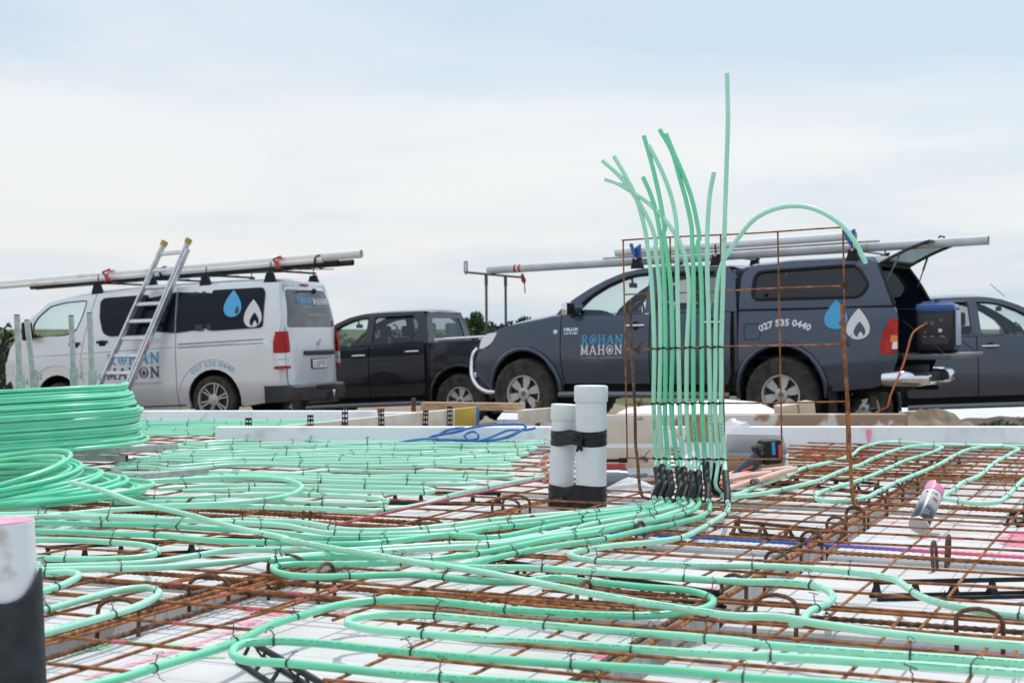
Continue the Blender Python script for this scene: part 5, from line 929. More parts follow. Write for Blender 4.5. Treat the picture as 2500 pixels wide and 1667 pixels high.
def crumple(nm, loc, r, sc_, m, lab, cat, seed, sub=3, amp=.35):
    bm = bmesh.new(); bmesh.ops.create_icosphere(bm, subdivisions=sub, radius=r); rr = random.Random(seed)
    planes = [(Vector((rr.uniform(-1, 1), rr.uniform(-1, 1), rr.uniform(-1, 1))).normalized(), rr.uniform(.45, .8)*r) for _ in range(16)]
    for v in bm.verts:
        for nrm, d in planes:
            e = v.co.dot(nrm) - d
            if e > 0: v.co -= nrm*e*1.15
        v.co *= 1 + rr.uniform(-.06, .06)*amp
        v.co = Vector((v.co.x*sc_[0], v.co.y*sc_[1], v.co.z*sc_[2]))
    me = bpy.data.meshes.new(nm); bm.to_mesh(me); bm.free(); me.materials.append(m); o = bpy.data.objects.new(nm, me); COL.objects.link(o); o.location = loc; return tag(o, lab, cat)
crumple('plastic_bag', (1.02, 7.12, .10), .12, (.85, .6, 1.05), film, 'crumpled clear plastic bag billowing above the cartons', 'plastic bag', 4)
crumple('plastic_bag', (.44, 5.86, .005), .085, (1.2, .6, .45), film, 'small clear plastic bag crumpled at the foot of the left stake', 'plastic bag', 9)
crumple('film_scrap', (.70, 6.35, .045), .06, (1.0, .5, 1.1), mat('white_film', (.86, .87, .9), .3), 'scrap of white film between the upright pipes and the cartons', 'plastic film', 12)
crumple('film_scrap', (.80, 6.3, .02), .05, (1.4, .5, .7), mat('white_film', (.86, .87, .9), .3), 'low white wrapping scrap behind the black sleeves', 'plastic film', 15)
# power tool with battery (black and dark blue)
sw = empty('power_tool', (.93, 6.1, .045), 'dark blue and black cordless power tool with a big battery, lying by the copper pipes', 'power tool'); sw.rotation_euler = (0, R(-22), R(14))
MB().tube(spline([(-.12, 0, -.015), (-.06, 0, -.005), (0, 0, .012), (.06, 0, .03)], .01), .026, 14, rf=lambda i: .75 + .35*min(1, i/10)).build('body', mat('tool_blue', (.03, .045, .08), .4), sw)
MB().box((.10, 0, .03), (.075, .075, .095), Matrix.Rotation(R(18), 3, 'Y'), bev=.012).box((.065, 0, .045), (.05, .06, .06), bev=.01).build('battery', black, sw)
MB().box((.105, -.0386, .045), (.014, .0012, .05), Matrix.Rotation(R(18), 3, 'Y')).build('battery_label', mat('label_blue', (.05, .25, .5), .5), sw)
MB().box((.125, -.0388, .025), (.012, .0012, .05), Matrix.Rotation(R(18), 3, 'Y')).build('battery_label', mat('label_redd', (.5, .07, .05), .5), sw)
MB().tube([(-.135, 0, -.02), (-.115, 0, -.014)], .021, 12).build('nose_ring', mat('tool_red', (.75, .12, .05), .4), sw)
MB().box((-.02, -.0275, .012), (.05, .0012, .009)).build('name_plate', mat('tool_red', (.75, .12, .05), .4), sw)
mb = MB()
for k in range(3):
    for j in range(2): mb.box((.055 + k*.009, -.0308, .045 + j*.02), (.005, .001, .014))
mb.build('vents', greyp, sw)
t1 = empty('drill', (.40, 6.25, .03), 'red and black cordless drill lying beside the white stubs', 'drill'); t1.rotation_euler = (0, 0, R(-8))
MB().box((0, 0, .0), (.11, .06, .045), bev=.008).build('body', redp, t1); MB().box((.035, -.002, -.008), (.05, .062, .03), bev=.006).build('side_panel', greyp, t1)
MB().tube([(-.07, -.01, .034), (0, -.01, .036), (.05, -.01, .036)], .007, 8).box((.045, -.01, .037), (.035, .025, .02), bev=.004).build('handle', black, t1)
t2 = empty('grinder', (.385, 5.98, .022), 'grey power tool head lying beside the small clear bag', 'grinder')
MB().tube([(-.05, 0, 0), (.02, 0, .002), (.055, 0, .002)], .030, 14, rf=lambda i: (1.0, .95, .8)[i]).build('head', mat('tool_grey', (.27, .28, .30), .35, .5), t2); MB().tube([(.06, 0, .004), (.13, 0, .012)], .012, 10).build('spindle', mat('tool_grey', (.27, .28, .30)), t2)
MB().tube([(-.075, 0, 0), (-.05, 0, 0)], .024, 12).build('collar', greyp, t2)
# copper coloured lagged pipes with black tips
CL = ['uppermost of the copper pipes, its end raised toward the black battery', 'longest copper pipe of the bundle, with black tip at the far right', 'copper pipe in the middle of the bundle with a black band at its end', 'copper pipe low in the bundle, its tip beside the middle one', 'nearest copper pipe running just behind the green floor pipe', 'short copper pipe with an open black end facing the camera']
for i, (p, q) in enumerate(COPPER):
    p, q = Vector(p), Vector(q); root = empty('copper_pipe', p, CL[i], 'copper pipe', 'copper pipes at the foot of the upright pipes'); d = q - p; mid = d*.5 + Vector((0, 0, .004))
    MB().tube(spline([(0, 0, 0), mid, d], .05), .0105, 12).build('pipe', copper, root)
    if i in (1, 2): MB().tube([d*.955, d*1.02], .0112, 12).build('black_tip', greyp, root)
    if i == 5:
        u_ = d.normalized(); MB().tube([-u_*.012, u_*.03], .0125, 14, arc=(0, 2*math.pi)).tube([-u_*.012, u_*.03], .0105, 14, arc=(0, 2*math.pi)).build('black_tip', greyp, root)
for (x, y, z, a_) in ((.005, 5.62, .08, .3), (0.015, 5.60, .16, -.2), (.03, 5.58, .035, .9)):
    pass
o = empty('warning_tape', (.142, 5.74, .06), 'strip of white and orange printed tape hanging behind the left stub', 'printed tape')
vs = []
for i in range(9):
    t = i/8; c = Vector((.012*math.sin(t*7) - .018, .01*math.cos(t*5), .11*(t - .35))); vs += [c + Vector((-.014, 0, .002*math.sin(i))), c + Vector((.014, .01, 0))]
MB().add(vs, [(2*i, 2*i + 1, 2*i + 3, 2*i + 2) for i in range(8)]).build('strip', mat('print_white', (.8, .8, .78), .5), o)
vs = []; fs = []
for k in range(5):
    t = .08 + .2*k; c = Vector((.012*math.sin(t*7) - .018, .01*math.cos(t*5) - .002, .11*(t - .35))); b = len(vs)
    vs += [c + Vector((-.011, 0, -.008)), c + Vector((.010, .006, -.004)), c + Vector((.012, .006, .010)), c + Vector((-.009, 0, .006))]; fs.append((b, b + 1, b + 2, b + 3))
MB().add(vs, fs).build('orange_print', orange, o)
# ------------------------------------------------------------------ vehicle materials
def paint(name, c, c2=None, rough=.32, metal=.25, coat=.6): return mat(name, c, rough, metal, c2, 2.2, 8, 0, coat=coat, ramp=(.5, .8))
p_navy = paint('paint_slate', (.042, .062, .098), (.050, .064, .092), .34, .65, .8); p_black = paint('paint_black', (.010, .012, .018), (.014, .015, .019), .32, .5, .6); p_grey = paint('paint_dark_grey', (.060, .072, .100), (.068, .076, .098), .38, .6, .8); p_silver = paint('paint_silver', (.72, .73, .745), (.67, .68, .69), .36, .35)
tyre_m = mat('tyre', (.022, .021, .020), .9, 0, (.06, .052, .043), 9, 8, .2, 60)
rim_m = mat('rim_silver', (.50, .50, .51), .4, .5, (.42, .41, .40), 9, 5); rim_d = mat('rim_dark', (.012, .012, .013), .5)
inner = mat('dark_inside', (.010, .010, .011), .8); seatm = mat('seat_fabric', (.03, .032, .036), .9)
g_clear = glass('glass_clear', (.92, .965, .95)); g_mid = glass('glass_privacy', (.42, .45, .45)); g_dark = mat('glass_dark', (.004, .008, .016), .08, 0, spec=.22); g_tint = glass('glass_tint', (.045, .055, .065)); g_ws = glass('glass_windscreen', (.84, .97, .95))
lamp_red = mat('lamp_red', (.36, .006, .005), .18, 0, (.46, .02, .008), 6, 2, spec=.25, coat=.15); lamp_or = mat('lamp_orange', (.80, .20, .02), .12, coat=.8); lamp_cl = mat('lamp_clear', (.72, .75, .76), .1, .2, coat=1)
txt_b = mat('lettering_blue', (.06, .38, .66), .5); txt_w = mat('lettering_white', (.72, .73, .75), .5); txt_k = mat('lettering_dark', (.05, .06, .08), .5); txt_lb = mat('lettering_pale_blue', (.25, .50, .68), .5); txt_g = mat('lettering_grey', (.36, .37, .39), .5)
def itp(tab, x):
    if x <= tab[0][0]: return tab[0][1]
    for (a, p), (b, q) in zip(tab, tab[1:]):
        if x <= b: return p + (q - p)*(x - a)/(b - a)
    return tab[-1][1]
def rounded(poly, r, n=4):
    out = []; N_ = len(poly)
    for i in range(N_):
        p = Vector(poly[i]).to_2d(); a = Vector(poly[i - 1]).to_2d(); b = Vector(poly[(i + 1) % N_]).to_2d()
        rr = min(r, (a - p).length*.45, (b - p).length*.45); s = p + (a - p).normalized()*rr; e = p + (b - p).normalized()*rr
        for k in range(n + 1): t = k/n; q = s*(1 - t)**2 + p*(2*t*(1 - t)) + e*t*t; out.append((q.x, q.y))
    return out
def panel(mb, outline, holes, f, inward, thick=.02, step=.09, off=0.):
    """sheet of bodywork: outline and holes in (u, v), bent into place by f(u, v)"""
    bm = bmesh.new()
    for lp in [outline] + list(holes):
        vs = [bm.verts.new((u, 0, v)) for u, v in lp]
        for i in range(len(vs)): bm.edges.new((vs[i], vs[(i + 1) % len(vs)]))
    bmesh.ops.triangle_fill(bm, use_beauty=True, edges=bm.edges[:])
    us = [p[0] for p in outline]; vs_ = [p[1] for p in outline]
    for lo, hi, ax in ((min(us), max(us), 0), (min(vs_), max(vs_), 2)):
        n = int((hi - lo)/step)
        for k in range(1, n + 1):
            c = [0, 0, 0]; c[ax] = lo + (hi - lo)*k/(n + 1); no = [0, 0, 0]; no[ax] = 1
            bmesh.ops.bisect_plane(bm, geom=bm.verts[:] + bm.edges[:] + bm.faces[:], dist=1e-5, plane_co=c, plane_no=no)
    bnd = [e for e in bm.edges if e.is_boundary]
    for v in bm.verts: v.co = f(v.co.x, v.co.z, off)
    if thick:
        r = bmesh.ops.extrude_edge_only(bm, edges=bnd)
        d = Vector(inward)*thick
        for g in r['geom']:
            if isinstance(g, bmesh.types.BMVert): g.co += d
    bm.verts.index_update(); mb.add([v.co.copy() for v in bm.verts], [tuple(v.index for v in fc.verts) for fc in bm.faces]); bm.free(); return mb
def skin(mb, st, n=12, pw=2.6, lo=-1, hi=1):
    """crowned strip across the vehicle: stations (x, z, half width, crown)"""
    vs = []
    for x, z, wd, cr in st:
        for k in range(n + 1): u = lo + (hi - lo)*k/n; vs.append((x, wd*u, z + cr*(1 - abs(u)**pw)))
    m = n + 1
    return mb.add(vs, [(i*m + k, i*m + k + 1, (i + 1)*m + k + 1, (i + 1)*m + k) for i in range(len(st) - 1) for k in range(n)])
def arcpts(cx_, cz_, rx, rz, a0, a1, n=14): return [(cx_ + rx*math.cos(R(a0 + (a1 - a0)*k/n)), cz_ + rz*math.sin(R(a0 + (a1 - a0)*k/n))) for k in range(n + 1)]
def wheel(parent, x, y, z, r, wd, rr, spokes, side, style='ute'):
    t = empty('wheel', (x, y, z)); t.parent = parent; t.rotation_euler = (R(-90)*side, 0, R(17)*0)
    h = wd/2
    def tread(i, k, q): return q + ((.009 if (k + i) % 2 else -.005) if (style == 'ute' and 2 <= i <= 6) else 0)
    MB().lathe([(rr*1.02, -h*.92), (r*.90, -h), (r*.965, -h*.86), (r, -h*.5), (r*1.003, 0), (r, h*.5), (r*.965, h*.86), (r*.90, h), (rr*1.12, h*.93), (rr*1.02, h*.86), (rr, h*.3)], 64, rf=tread).build('tyre', tyre_m, t, ang=30)
    rim = MB(); hz = h*.80
    rim.lathe([(rr*1.02, h*.88), (rr*1.03, h*.95), (rr*.95, h*.93), (rr*.92, h*.6), (rr*.90, -h*.2)], 48, cap=False)
    prs = []
    for k in range(spokes):
        a = 2*math.pi*k/spokes + .3
        offs = (0,) if style == 'ute' else (-.15, .15)
        for o_ in offs:
            aa = a + o_*.9; c, s = math.cos(aa), math.sin(aa); m = Matrix(((c, -s, 0), (s, c, 0), (0, 0, 1)))
            w0, w1 = (.034, .055) if style == 'ute' else (.0095, .0115)
            rim.prism([(rr*.2, -w0*.9), (rr*.95, -w1*(1 + .0)), (rr*.95, w1), (rr*.2, w0*.9)], h*.13, o=(0, 0, hz - .02), m=m, taper=.93)
    rim.lathe([(rr*.40, hz - .03), (rr*.34, hz + .006), (rr*.18, hz + .012), (.0, hz + .014)], 24)
    rim.build('rim', rim_m, t, ang=30)
    MB().lathe([(rr*.94, h*.42), (rr*.5, h*.45), (0.01, h*.45)], 32).build('brake_drum', rim_d, t)
    ln = MB()
    for k in range(6): a = 2*math.pi*(k + .5)/6 + .3; ln.lathe([(.016, hz - .005), (.016, hz + .004), (.009, hz + .006)], 10, o=(rr*.30*math.cos(a)*1.35, rr*.30*math.sin(a)*1.35, 0))
    ln.build('wheel_nuts', rim_d, t); MB().lathe([(.030, hz + .013), (.028, hz + .017), (.01, hz + .018)], 18).build('hub_cap', greyp if style == 'ute' else rim_m, t)
    return t
# ------------------------------------------------------------------ lettering
class Let:
    """flat lettering bent onto a panel; strokes step out a hair so none are coplanar"""
    def __init__(s, f): s.f = f; s.mb = MB(); s.k = 0
    def poly(s, pts):
        s.k += 1; o = .0030 + .00012*(s.k % 14)
        b = len(s.mb.v); s.mb.v += [tuple(s.f(u, v, o)) for u, v in pts]; s.mb.f.append(tuple(range(b, b + len(pts))))
    def stroke(s, p, q, w):
        dx, dy = q[0] - p[0], q[1] - p[1]; L = math.hypot(dx, dy); nx, ny = -dy/L*w/2, dx/L*w/2
        s.poly([(p[0] + nx, p[1] + ny), (q[0] + nx, q[1] + ny), (q[0] - nx, q[1] - ny), (p[0] - nx, p[1] - ny)])
    def ring(s, cx_, cy_, rx, ry, t, tx=None):
        tx = tx or t; n = 22
        for k in range(n):
            a, b = 2*math.pi*k/n, 2*math.pi*(k + 1)/n
            b0 = len(s.mb.v); s.mb.v += [tuple(s.f(cx_ + x*math.cos(w_), cy_ + y*math.sin(w_), .0033)) for x, y, w_ in ((rx, ry, a), (rx, ry, b), (rx - tx, ry - t, b), (rx - tx, ry - t, a))]; s.mb.f.append((b0, b0 + 1, b0 + 2, b0 + 3))
    def glyph(s, ch, x, y, w, h):
        P = lambda u, v: (x + u*w, y + v*h); st = .17*w; th = .10*h; sr = .085*h
        def serif(u, v, ww=.36): s.stroke(P(u - ww/2, v), P(u + ww/2, v), sr)
        if ch in 'HNMR':
            us = {'H': (.2, .8), 'N': (.18, .84), 'M': (.15, .85), 'R': (.22,)}[ch]
            for u in us: s.stroke(P(u, .02), P(u, .98), st if ch != 'N' else st*.75); serif(u, .04) if not (ch == 'N' and u > .5) else None; serif(u, .96) if not (ch == 'N' and u < .5) or ch != 'N' else serif(u - .03, .96, .3)
        if ch == 'H': s.stroke(P(.2, .52), P(.8, .52), th)
        if ch == 'N': s.stroke(P(.14, .95), P(.86, .04), st*1.1)
        if ch == 'M': s.stroke(P(.14, .95), P(.5, .12), st); s.stroke(P(.5, .12), P(.86, .95), st*.8)
        if ch == 'A': s.stroke(P(.48, .98), P(.14, .03), st*.7); s.stroke(P(.5, .98), P(.86, .03), st*1.1); s.stroke(P(.28, .33), P(.72, .33), th*.9); serif(.14, .04, .34); serif(.86, .04, .34)
        if ch == 'R':
            n = 9; pv = [(.22, .95), (.5, .95)] + [(.5 + .26*math.sin(math.pi*k/n), .73 + .22*math.cos(math.pi*k/n)) for k in range(n + 1)] + [(.22, .51)]
            for a, b in zip(pv, pv[1:]):
                if a != b: s.stroke(P(*a), P(*b), th*1.2)
            s.stroke(P(.46, .50), P(.86, .03), st); serif(.88, .04, .24)
        if ch == 'O':
            s.ring(x + .5*w, y + .5*h, .47*w, .5*h, .08*h, .15*w)
        if ch in 'Od':
            drop = tear(x + .5*w, y + .22*h, .17*w, .55*h); s.poly(drop)
    def word(s, txt, x, y, w, h, gap=.06):
        for ch in txt: s.glyph(ch, x, y, w, h); x += w*(1 + gap)
    def build(s, nm, m, parent):
        me = bpy.data.meshes.new(nm); me.from_pydata(s.mb.v, [], s.mb.f); me.materials.append(m); o = bpy.data.objects.new(nm, me); COL.objects.link(o); o.parent = parent; return o
def tear(cx_, cy_, rx, h, n=22):
    """teardrop: point at top (cy+h), round bottom at cy"""
    pts = []
    for k in range(n):
        t = 2*math.pi*k/n; s = math.sin(t/2); pts.append((cx_ - rx*1.3*math.sin(t)*s**1.0*1.0, cy_ + h*(1 - (1 - math.cos(t))/2)))
    return pts
def text_curve(txt, size, bold=0.):
    c = bpy.data.curves.new('t', 'FONT'); c.body = txt; c.size = size; c.offset = bold; c.resolution_u = 2; o = bpy.data.objects.new('t', c); COL.objects.link(o)
    dg = bpy.context.evaluated_depsgraph_get(); me = bpy.data.meshes.new_from_object(o.evaluated_get(dg)); v = [p.co.copy() for p in me.vertices]; f = [tuple(p.vertices) for p in me.polygons]
    bpy.data.objects.remove(o); bpy.data.meshes.remove(me); bpy.data.curves.remove(c)
    xs = [p.x for p in v]; return v, f, min(xs), max(xs)
def text_on(f, txt, u0, u1, v0, m, nm, parent, size, bold=0., arc=None, rise=0.):
    v, fc, a, b = text_curve(txt, size, bold); sc_ = (u1 - u0)/(b - a); vs = []
    for p in v:
        t = (p.x - a)*sc_; y = p.y
        if arc:   # arc radius: baseline bent over an arch
            L = u1 - u0; ang = (t - L/2)/arc; q = arc + y; vs.append(f((u0 + u1)/2 + q*math.sin(ang), v0 + q*math.cos(ang) - arc, .0035))
        else: vs.append(f(u0 + t, v0 + y + rise*t, .0035))
    me = bpy.data.meshes.new(nm); me.from_pydata([tuple(q) for q in vs], [], fc); me.materials.append(m); o = bpy.data.objects.new(nm, me); COL.objects.link(o); o.parent = parent; return o
# ------------------------------------------------------------------ double cab ute (local: x forward from rear axle, y to its left, z up)
UW = [(.3, .80), (.5, .835), (.64, .855), (.69, .868), (.85, .864), (1.0, .855), (1.16, .838), (1.28, .812), (1.34, .80), (1.55, .725), (1.70, .665), (1.80, .60), (1.9, .52)]
def ute_w(x, z):
    w_ = itp(UW, z)
    if x > 2.95: w_ *= 1 - .16*((x - 2.95)/.85)**2.2
    if x < -1.0: w_ *= 1 - .03*sm((-1.0 - x)/.25)
    return w_
def ute_f(side): return lambda u, v, o=0.: Vector((u, side*(ute_w(u, v) + o), v))
FA = (3.085, .40, .455, .49); RA = (-.0, .42, .475, .49)
def ute(name, pose, pm, label, canopy=False, extras=False):
    root = empty(name, (0, 0, 0), label, 'ute'); Mx = Matrix([[*r[:3], r[3]] for r in pose] + [[0, 0, 0, 1]]); root.matrix_world = Mx
    body = MB()
    farch = arcpts(*FA, 190, -12)[::-1]; rarch = arcpts(*RA, 190, -12)[::-1]
    fz = lambda x: itp([(2.60, 1.275), (2.7, 1.27), (2.89, 1.235), (3.16, 1.195), (3.35, 1.16), (3.52, 1.11), (3.62, 1.05), (3.72, .92)], x)
    for s in (1, -1):
        f = ute_f(s); inw = (0, -s, 0)
        # front wing (arch cut out)
        top = [(x, fz(x)) for x in (3.50, 3.35, 3.16, 2.89, 2.70, 2.612)]
        lo = [(2.612, .86), (2.575, .50), (2.62, .36)] + [p for p in arcpts(*FA, 188, -10)] + [(3.56, .40), (3.74, .46), (3.795, .60), (3.80, .76), (3.74, .88), (3.56, .93)]
        panel(body, lo[::-1] + top[::-1] if 0 else top + lo, [], f, inw)
        # tub side
        tub = [(.47, 1.285), (.47, .46)] + arcpts(*RA, -8, 188)[0:] + [(-.50, .42), (-.97, .465), (-1.15, .52), (-1.19, .64), (-1.235, .80), (-1.235, 1.18), (-1.20, 1.285)]
        panel(body, tub, [], f, inw, thick=.035)
        # cab frame round the side windows
        fw = rounded([(2.40, 1.285), (2.38, 1.335), (2.26, 1.46), (2.08, 1.57), (1.90, 1.645), (1.76, 1.685), (1.57, 1.70), (1.575, 1.295)], .03)
        rw = rounded([(1.455, 1.30), (1.455, 1.705), (.80, 1.70), (.69, 1.58), (.76, 1.32)], .05)
        fr = [(.50, 1.28), (.56, 1.66), (.64, 1.755), (.95, 1.775), (1.28, 1.785), (1.61, 1.785), (1.75, 1.772), (1.90, 1.745), (2.11, 1.665), (2.29, 1.575), (2.47, 1.465), (2.62, 1.355), (2.68, 1.28)]
        panel(body, fr, [fw, rw], f, inw, thick=.05)
        g1 = panel(MB(), fw, [], f, inw, thick=0, off=-.022).build('window', g_clear, root); g2 = panel(MB(), rw, [], f, inw, thick=0, off=-.022).build('window', g_mid, root)
        vis = MB()
        vis.tube(spline([f(x, z, .012) for x, z in ((2.36, 1.40), (2.26, 1.485), (2.08, 1.595), (1.90, 1.668), (1.76, 1.705), (1.57, 1.722))], .06), .014, 6); vis.tube(spline([f(x, z, .012) for x, z in ((1.45, 1.722), (.80, 1.718))], .06), .014, 6)
        vis.build('weather_shield', black, root)
        # doors
        d1 = [(2.602, 1.272), (2.602, .87), (2.565, .505), (1.512, .505), (1.512, 1.272)]; d2 = [(1.50, 1.272), (1.50, .505), (.60, .50), (.56, .62), (.565, 1.272)]
        for dd, hx in ((d1, 1.68), (d2, .77)):
            dr = panel(MB(), dd, [], f, inw).build('door', pm, root)
            hz_ = 1.145 if hx > 1 else 1.165
            MB().tube(spline([f(hx + .11, hz_, .004), f(hx + .07, hz_ + .002, .03), f(hx - .07, hz_ + .002, .03), f(hx - .11, hz_, .004)], .02), .014, 8).build('door_handle', chrome, dr)
            MB().lathe([(.05, -.004), (.05, .0)], 20, o=f(hx, hz_ - .002, .002), m=Matrix.Rotation(R(90), 3, 'X')).build('handle_recess', inner, dr)
        # flares
        for A in (FA, RA):
            fl = [f(x, z, .008) for x, z in arcpts(A[0], A[1], A[2] + .01, A[3] + .012, 186, -8, 18)]
            body.tube(fl, .030, 8, rf=lambda i: 1.0)
        # wheel wells and dark inner
        iw = MB()
        for A in (FA, RA):
            vs = [];
            for x, z in arcpts(A[0], A[1], A[2] + .015, A[3] + .02, 195, -15, 16): vs += [(x, s*.80, z), (x, s*.42, z)]
            iw.add(vs, [(2*i, 2*i + 1, 2*i + 3, 2*i + 2) for i in range(16)]); iw.box((A[0], s*.41, .62), (1.05, .02, .64))
        iw.box((1.52, s*.775, .88), (2.12, .03, .74)); iw.box((.50, s*.76, .88), (.10, .04, .8))
        iw.build('wheel_well', inner, root)
        # lamps, step, mirror
        panel(MB(), rounded([(3.735, .90), (3.70, 1.02), (3.60, 1.085), (3.45, 1.10), (3.52, .99), (3.60, .935)], .03), [], f, inw, thick=.02, off=.006).build('headlight', lamp_cl, root)
        if extras or canopy or True:
            tl = panel(MB(), rounded([(-1.235, 1.18), (-1.165, 1.17), (-1.09, 1.05), (-1.055, .82), (-1.16, .805), (-1.238, .825)], .03), [], f, inw, thick=.03, off=.010).build('tail_light', lamp_red, root)
            panel(MB(), rounded([(-1.236, 1.0), (-1.17, 1.0), (-1.165, .93), (-1.236, .93)], .012), [], f, inw, thick=.01, off=.0125).build('indicator_lens', lamp_or, tl)
            panel(MB(), rounded([(-1.237, .94), (-1.19, .94), (-1.18, .86), (-1.237, .86)], .012), [], f, inw, thick=.01, off=.0125).build('reverse_lens', lamp_cl, tl)
        MB().tube(spline([(2.62, s*.86, .38), (2.45, s*.90, .385), (.75, s*.90, .385), (.58, s*.86, .38)], .1), .035, 10).box((1.6, s*.86, .395), (1.8, .10, .018), bev=.006).build('side_step', mat('step_grey', (.18, .19, .20), .4, .5), root)
        mr2 = MB().box((2.47, s*(ute_w(2.47, 1.32) + .12), 1.345), (.085, .20, .155), bev=.035).build('mirror', chrome if canopy else black, root)
        MB().box((2.435, s*(ute_w(2.47, 1.32) + .12), 1.345), (.02, .17, .125), bev=.008).bar((2.47, s*.80, 1.285), (2.47, s*.90, 1.30), .05, .05).build('mirror_stalk', black, mr2)
        MB().lathe([(.028, 0), (.026, .006), (.01, .008)], 14, o=f(2.67, 1.09, .001), m=Matrix.Rotation(R(-90)*s, 3, 'X')).build('side_repeater', lamp_cl, root)
        wheel(root, 3.085, s*.755, .39, .395, .25, .205, 6, s); wheel(root, 0, s*.755, .39, .395, .25, .205, 6, s)
    # roof, back of cab, bonnet, nose
    skin(body, [(.52, 1.74, .62, .02), (.60, 1.765, .618, .03), (.95, 1.778, .614, .038), (1.28, 1.786, .61, .042), (1.61, 1.786, .61, .04), (1.78, 1.766, .622, .04)], 14)
    bk = MB(); rwp = rounded([(-.56, 1.33), (.56, 1.33), (.50, 1.66), (-.50, 1.66)], .06)
    fb = lambda u, v, o=0.: Vector((.505 + .10*sm((v - 1.28)/.5)*.7 - o, u, v))
    panel(body, rounded([(-.80, .6), (.80, .6), (.80, 1.28), (.62, 1.75), (-.62, 1.75), (-.80, 1.28)], .04), [rwp], fb, (1, 0, 0), thick=.03)
    panel(MB(), rwp, [], fb, (1, 0, 0), thick=0, off=-.01).build('rear_window', g_clear, root)
    body.build('body', pm, root, ang=45)
    skin(MB(), [(2.66, 1.275, .74, .075), (2.78, 1.255, .75, .075), (2.95, 1.225, .745, .075), (3.16, 1.195, .735, .07), (3.35, 1.16, .715, .065), (3.50, 1.115, .68, .06), (3.62, 1.06, .63, .05)], 14, 3.5).build('bonnet', pm, root)
    skin(MB(), [(2.66, 1.285, .735, .07), (2.47, 1.435, .685, .075), (2.20, 1.61, .635, .07), (1.90, 1.735, .60, .05), (1.78, 1.765, .60, .04)], 12, 2.4).build('windscreen', g_ws, root)
    ns = MB()
    st = []
    for z in (.46, .62, .78, .92, 1.06):
        pass
    vs = []; m_ = 13; zz = (.40, .50, .66, .80, .92, 1.0, 1.07)
    for z in zz:
        for k in range(m_):
            u = -1 + 2*k/(m_ - 1); base = itp([(.40, 3.74), (.5, 3.80), (.66, 3.86), (.8, 3.86), (.92, 3.83), (1.0, 3.78), (1.07, 3.66)], z); vs.append((base - .30*abs(u)**3.2, u*itp([(.4, .72), (.8, .735), (1.07, .66)], z), z))
    ns.add(vs, [(j*m_ + k, j*m_ + k + 1, (j + 1)*m_ + k + 1, (j + 1)*m_ + k) for j in range(len(zz) - 1) for k in range(m_ - 1)]).build('front_bumper', pm, root)
    MB().box((3.845, 0, .95), (.03, .9, .13), bev=.01).build('grille', chrome, root)
    if canopy:
        MB().tube(spline([(3.50, .79, .40), (3.62, .79, .41), (3.74, .78, .47), (3.835, .74, .58), (3.865, .70, .72), (3.84, .69, .86), (3.80, .67, .91)], .04), .026, 10).tube(spline([(3.50, -.79, .40), (3.74, -.78, .47), (3.865, -.70, .72), (3.80, -.67, .91)], .04), .026, 10).tube(spline([(3.83, .72, .60), (3.90, .4, .60), (3.91, 0, .60), (3.90, -.4, .6), (3.83, -.72, .6)], .05), .028, 10).build('nudge_bar', chrome, root)
    # interior
    it = MB().box((1.6, 0, .72), (2.2, 1.5, .5)).box((1.5, 0, .45), (2.3, 1.4, .06)).box((-.35, 0, .62), (1.65, 1.35, .10)).box((.52, 0, .95), (.03, 1.5, .6)).box((2.50, 0, 1.15), (.40, 1.42, .22), bev=.05); it.build('cabin_floor', inner, root)
    for x in (1.62, .85):
        for y in (-.38, .38):
            o = MB().box((x - .10, y, 1.12), (.14, .48, .58), Matrix.Rotation(R(12), 3, 'Y'), bev=.05).build('seat', seatm, root); MB().box((x - .19, y, 1.50), (.10, .26, .18), bev=.04).build('head_rest', seatm, o)
    MB().tube([(2.22 - .05*math.sin(a), -.38 + .19*math.cos(a), 1.26 + .17*math.sin(a)) for a in [2*math.pi*k/20 for k in range(20)]], .014, 7, closed=True).build('steering_wheel', black, root)
    MB().box((2.08, .0, 1.62), (.02, .20, .06), bev=.01).bar((2.08, 0, 1.62), (2.10, 0, 1.72), .02, .02).build('inside_mirror', black, root)
    # tub floor and tail
    MB().box((-.36, 0, .78), (1.66, 1.3, .04)).box((.45, 0, 1.0), (.03, 1.5, .5)).build('tub_floor', inner, root)
    und = MB().box((1.4, 0, .42), (4.3, .55, .14)).tube([(0, -.7, .39), (0, .7, .39)], .06, 10).tube([(3.085, -.7, .39), (3.085, .7, .39)], .05, 10).box((-.75, 0, .46), (.8, .9, .10)).build('chassis', inner, root)
    for s in (1, -1):
        MB().box((-.52, s*.74, .33), (.012, .26, .30)).build('mud_flap', black, root)
    if not canopy:
        f = lambda u, v, o=0.: Vector((-1.232 - o, u, v))
        tg = panel(MB(), rounded([(-.78, .66), (.78, .66), (.80, 1.27), (-.80, 1.27)], .03), [], f, (1, 0, 0)).build('tailgate', pm, root)
        mb = MB()
        for s in (1, -1): mb.tube([(.40, s*.775, 1.325), (-1.15, s*.775, 1.325)], .018, 8); [mb.box((x, s*.775, 1.30), (.05, .03, .05)) for x in (.38, -.35, -1.12)]
        mb.build('tub_rail', chrome, root)
        MB().box((-1.33, 0, .60), (.12, 1.5, .14), bev=.02).build('rear_bumper', chrome, root)
    return root
